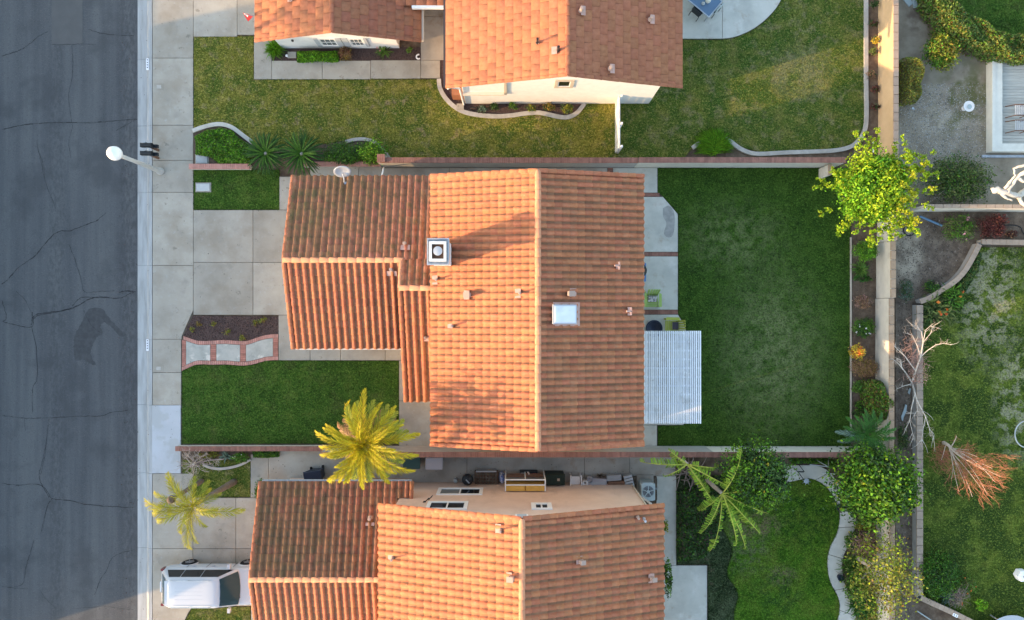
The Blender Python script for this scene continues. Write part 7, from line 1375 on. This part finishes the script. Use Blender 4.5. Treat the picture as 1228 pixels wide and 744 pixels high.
# ------------------------------------------------------------------ right-hand yards
x0, y0 = XY(1182.5, 185)[0], XY(0, 184)[1]; x1, y1 = 27.5, XY(0, 72)[1]; t = thing('garden_deck', 'raised pale plank deck with a broad white rim at the right edge', 'deck', (x0, y0, 0))
MB().box(x0 + .0, x0 + .5, y0, y1 + .1, 0, .44).build('rim_board', M['deck_trim'], t); MB().box(x0 + .501, x1, y0, y0 + .38, 0, .44).build('rim_board', M['deck_trim'], t); MB().box(x0 - .02, x0 + .14, y0 - .02, y1 + .12, .4405, .475).build('lip', M['deck_trim'], t); MB().box(x0 + .141, x1, y0 - .02, y0 + .12, .4405, .475).build('lip', M['deck_trim'], t)
n = 30; proto = None; ya = y0 + .39; ph = (y1 - ya) / n
for i in range(n):
    if proto is None: proto = MB().box(x0 + .51, x1, ya + .006, ya + ph - .006, .22, .26).build('plank', M['deck_wood'], t)
    else: c = proto.copy(); C.objects.link(c); c.location.y += ph * i; c.location.z += rc.uniform(-.004, .004)
for py, lab in ((133, 'upper of the two slatted chairs on the deck'), (151.5, 'lower of the two slatted chairs on the deck')):
    q = P(1222, py, .5); o = thing('deck_chair', lab, 'chair', (q.x, q.y, .26), 'slatted chairs on the deck')
    for i in range(6): MB().box(q.x - .28 + i * .1, q.x - .24 + i * .1, q.y - .24, q.y + .24, .62, .65).build('slat', M['trim_grey'], o)
    MB().box(q.x - .3, q.x + .36, q.y + .24, q.y + .28, .60, .66).build('side_rail', M['wood_brown'], o); MB().box(q.x - .3, q.x + .36, q.y - .28, q.y - .24, .60, .66).build('side_rail', M['wood_brown'], o)
    for sx_ in (-1, 1):
        for sy_ in (-1, 1): MB().bar((q.x + sx_ * .28, q.y + sy_ * .26, .60), (q.x + sx_ * .36 - .14, q.y + sy_ * .28, .26), .04, .04).build('leg', M['wood_brown'], o)
t = thing('steel_edging', 'bluish strip along the foot of the deck', 'edging', P(1176, 187.5, 0)); MB().box(XY(1176.5, 0)[0], x1, XY(0, 189.5)[1], XY(0, 186.5)[1], 0, .1).build('strip', M['galvanised'], t)
a = P(1159.7, 128.7, .25); t = thing('bird_bath', 'round pale dish standing on the mossy gravel', 'bird bath', (a.x, a.y, 0)); MB().lathe((a.x, a.y, 0), [(.12, 0), (.08, .05), (.08, .3), (.24, .36), (.27, .40), (.24, .40), (.10, .36), (.01, .355)], 22).build('dish', M['plastic_white'], t); MB().lathe((a.x + .03, a.y - .02, .36), [(.10, 0), (.12, .03), (.06, .05), (.01, .055)], 12).build('water', M['ac_case'], t)
a = P(1093, 131, .2); t = thing('garden_spigot', 'small pale pipe fitting at the foot of the box hedge', 'spigot', (a.x, a.y, 0)); MB().tube([(a.x, a.y, 0), (a.x, a.y, .3), (a.x + .1, a.y - .06, .32)], .025, 6).build('pipe', M['pale_metal'], t); MB().lathe((a.x, a.y, .3), [(.06, 0), (.06, .03)], 8).build('valve', M['galvanised'], t)
for i, (px, py, rz) in enumerate(((1090, 1, 40), (1099, 3, 8))):
    a = P(px, py, .1); t = thing('stepping_stone', ('left' if i == 0 else 'right') + ' of the two grey boards at the top of the gravel yard', 'board', (a.x, a.y, 0)); MB().prism([tuple((Matrix.Rotation(R(rz), 3, 'Z') @ Vector((x, y, 0)) + a).xy) for x, y in ((-.14, -.24), (.14, -.24), (.14, .5), (-.14, .5))], 0, .06, .01).build('board', M['ac_case'], t)
t = thing('irrigation_pipe', 'blue pipe lying on the soil below the whitish wall', 'pipe', P(1116, 264, 0)); MB().tube([P(1103, 259.5, .04), P(1130, 271, .04)], .055, 8).build('pipe', M['pipe_blue'], t)
g = MB(); c = P(1091, 276, .06); t = thing('garden_hose', 'coiled dark hose near the yellow-flowering tree', 'hose', (c.x, c.y, 0)); g.tube([(c.x + (.30 - .01 * (k // 24)) * math.cos(k * .2618), c.y + (.30 - .01 * (k // 24)) * math.sin(k * .2618), .02 + .012 * (k // 24)) for k in range(72)], .016, 6); g.build('coil', M['black_paint'], t)
g = MB(); c = P(1217, 279, .03); t = thing('drip_line', 'black drip hose looping beside the dark red shrub', 'hose', (c.x, c.y, 0)); g.tube([P(a_, b_, .03) for a_, b_ in smooth_line([(1204, 271), (1215, 270), (1224, 273), (1228, 281), (1236, 284)], 4)], .02, 6); g.build('hose', M['black_paint'], t)
t = thing('white_board', 'whitish broken board lying in the dark strip under the bare tree', 'board', P(1084, 495, 0)); MB().prism(PX([(1081, 504), (1080, 500), (1083, 492), (1085, 485), (1087, 486), (1086, 494), (1083, 500), (1082, 505)]), .02, .06).build('board', M['ac_case'], t)
t = thing('white_board', 'second pale board beside the white bare tree foot', 'board', P(1090, 469, 0)); MB().prism(PX([(1088, 471), (1090, 466), (1092, 466), (1090, 473)]), .02, .06).build('board', M['ac_case'], t)
a = P(1124.5, 340, .3); t = thing('garden_ball', 'small peach-coloured ball in the dark weeds', 'ball', (a.x, a.y, 0)); MB().lathe((a.x, a.y, .1), [(.01, 0), (.07, .03), (.095, .09), (.07, .16), (.01, .19)], 12).build('ball', M['cap_pink'], t, smooth=True)
g = MB(); c = P(1231, 521, .05); t = thing('hoop', 'pale round hose ring on the far right lawn', 'ring', (c.x, c.y, 0)); g.tube([(c.x + .58 * math.cos(k * .2094), c.y + .66 * math.sin(k * .2094), .05) for k in range(31)], .028, 6); g.build('ring', M['lid'], t)
a = P(1229, 692, .4); t = thing('white_planter', 'six-sided white planter cut by the right edge', 'planter', (a.x, a.y, 0)); MB().lathe((a.x, a.y, 0), [(.30, 0), (.30, .34), (.24, .38), (.08, .4)], 6).build('planter', M['plaque'], t); MB().lathe((a.x, a.y, .4), [(.07, 0), (.06, .05)], 8).build('knob', M['plastic_dkgreen'], t)
c = P(1214, 772, .6); t = thing('trampoline', 'edge of a pale round trampoline at the bottom right corner', 'trampoline', (c.x, c.y, 0)); MB().lathe((c.x, c.y, .55), [(1.0, 0), (1.35, .0), (1.38, .03), (1.0, .05), (.99, .02)], 40).build('rim', M['pale_metal'], t); MB().lathe((c.x, c.y, .57), [(.985, 0), (.98, .01)], 36).build('mat', M['cushion_dark'], t)
for k in range(6): q = k * 1.047; MB().tube([(c.x + 1.3 * math.cos(q), c.y + 1.3 * math.sin(q), .55), (c.x + 1.3 * math.cos(q), c.y + 1.3 * math.sin(q), 0)], .03, 6).build('leg', M['galvanised'], t)
t = thing('grey_pipe', 'thin pale pipe in the dark corner under the angled wall', 'pipe', P(1110, 738, 0)); MB().tube([P(1100, 733, .05), P(1118, 745, .05)], .03, 6).build('pipe', M['ac_case'], t)
a = P(1146, 738.5, .45); t = thing('wall_socket', 'small white two-hole fitting on the angled low wall', 'fitting', (a.x, a.y, .42)); MB().obox((a.x, a.y, .425), (.26, .14, .02), rz=R(-27)).build('plate', M['plaque'], t)
for s in (-1, 1): d = Matrix.Rotation(R(-27), 3, 'Z') @ Vector((s * .06, 0, 0)); MB().lathe((a.x + d.x, a.y + d.y, .4355), [(.03, 0), (.02, .003)], 8).build('hole', M['black_paint'], t)
a = P(1103, 716.5, .45); t = thing('wall_hole', 'dark round pipe mouth on the corner of the low walls', 'pipe', (a.x, a.y, .42)); MB().lathe((a.x, a.y, .418), [(.07, 0), (.07, .02), (.05, .02), (.045, .01), (.01, .008)], 12).build('pipe', M['black_paint'], t)
a = P(344, 67, .2); t = thing('path_light', 'small white garden light between the grassy clump and the clipped hedge', 'light', (a.x, a.y, 0)); MB().lathe((a.x, a.y, 0), [(.03, 0), (.03, .2), (.07, .22), (.02, .28)], 10).build('lamp', M['plaque'], t); MB().obox((a.x + .2, a.y + .1, .03), (.42, .3, .06)).build('base_stone', M['concrete_dark'], t)
a = P(501.5, 67, .2); t = thing('stone_ornament', 'white crescent ornament at the end of the mulch bed', 'ornament', (a.x, a.y, 0)); MB().tube([(a.x + .11 * math.cos(k), a.y + .11 * math.sin(k), .06) for k in np.linspace(1.2, 5.4, 10)], .04, 6).build('ring', M['plaque'], t)
a = P(562, 130, .3); t = thing('cart_ornament', 'small black wire cart ornament in the curved bed', 'ornament', (a.x + .2, a.y, 0)); g = MB(); g.tube([(a.x + .3 + .22 * math.cos(k * .5236), a.y - .02, .24 + .22 * math.sin(k * .5236)) for k in range(13)], .02, 5); 
for k in range(6): g.bar((a.x + .3 + k * .13, a.y + .15, .05), (a.x + .3 + k * .13, a.y - .1, .30), .03, .02)
g.bar((a.x + .3, a.y - .1, .30), (a.x + 1.0, a.y - .1, .30), .03, .02); g.build('wire', M['black_paint'], t)
g = MB(); g.tube([P(1047, 170, .3), P(1047.5, 183, .3)], .035, 6); t = thing('white_stake', 'short white stake standing in soil near the wall corner', 'stake', P(1047, 183, 0)); g.tube([P(1047, 178, 0), P(1047, 178, .28)], .02, 5); g.build('stake', M['plaque'], t)

# small scattered pieces too fine to pick apart one by one
for o in list(C.objects):
    if o.parent is not None and o.name.split('.')[0] in ('twigs', 'fruit', 'flowers', 'stalks', 'stems'): o['kind'] = 'stuff'
r9 = np.random.default_rng(5)
scatter('leaf_litter', 'dry leaves and grit blown over the pavement and driveways', 'leaf litter', rect(165, 345, 2, 742), 'mulch_chip', 1.3, .008, .022, 31, .024, .2)
scatter('leaf_litter', 'fallen leaves and grit along the cluttered side yard', 'leaf litter', rect(330, 800, 546, 572), 'mulch_chip', 6, .01, .025, 32, .024, .2)
scatter('leaf_litter', 'dry leaves lying on the road beside the kerb', 'leaf litter', rect(140, 164, 2, 742), 'mulch_chip', 6, .012, .03, 33, -.132, .2)
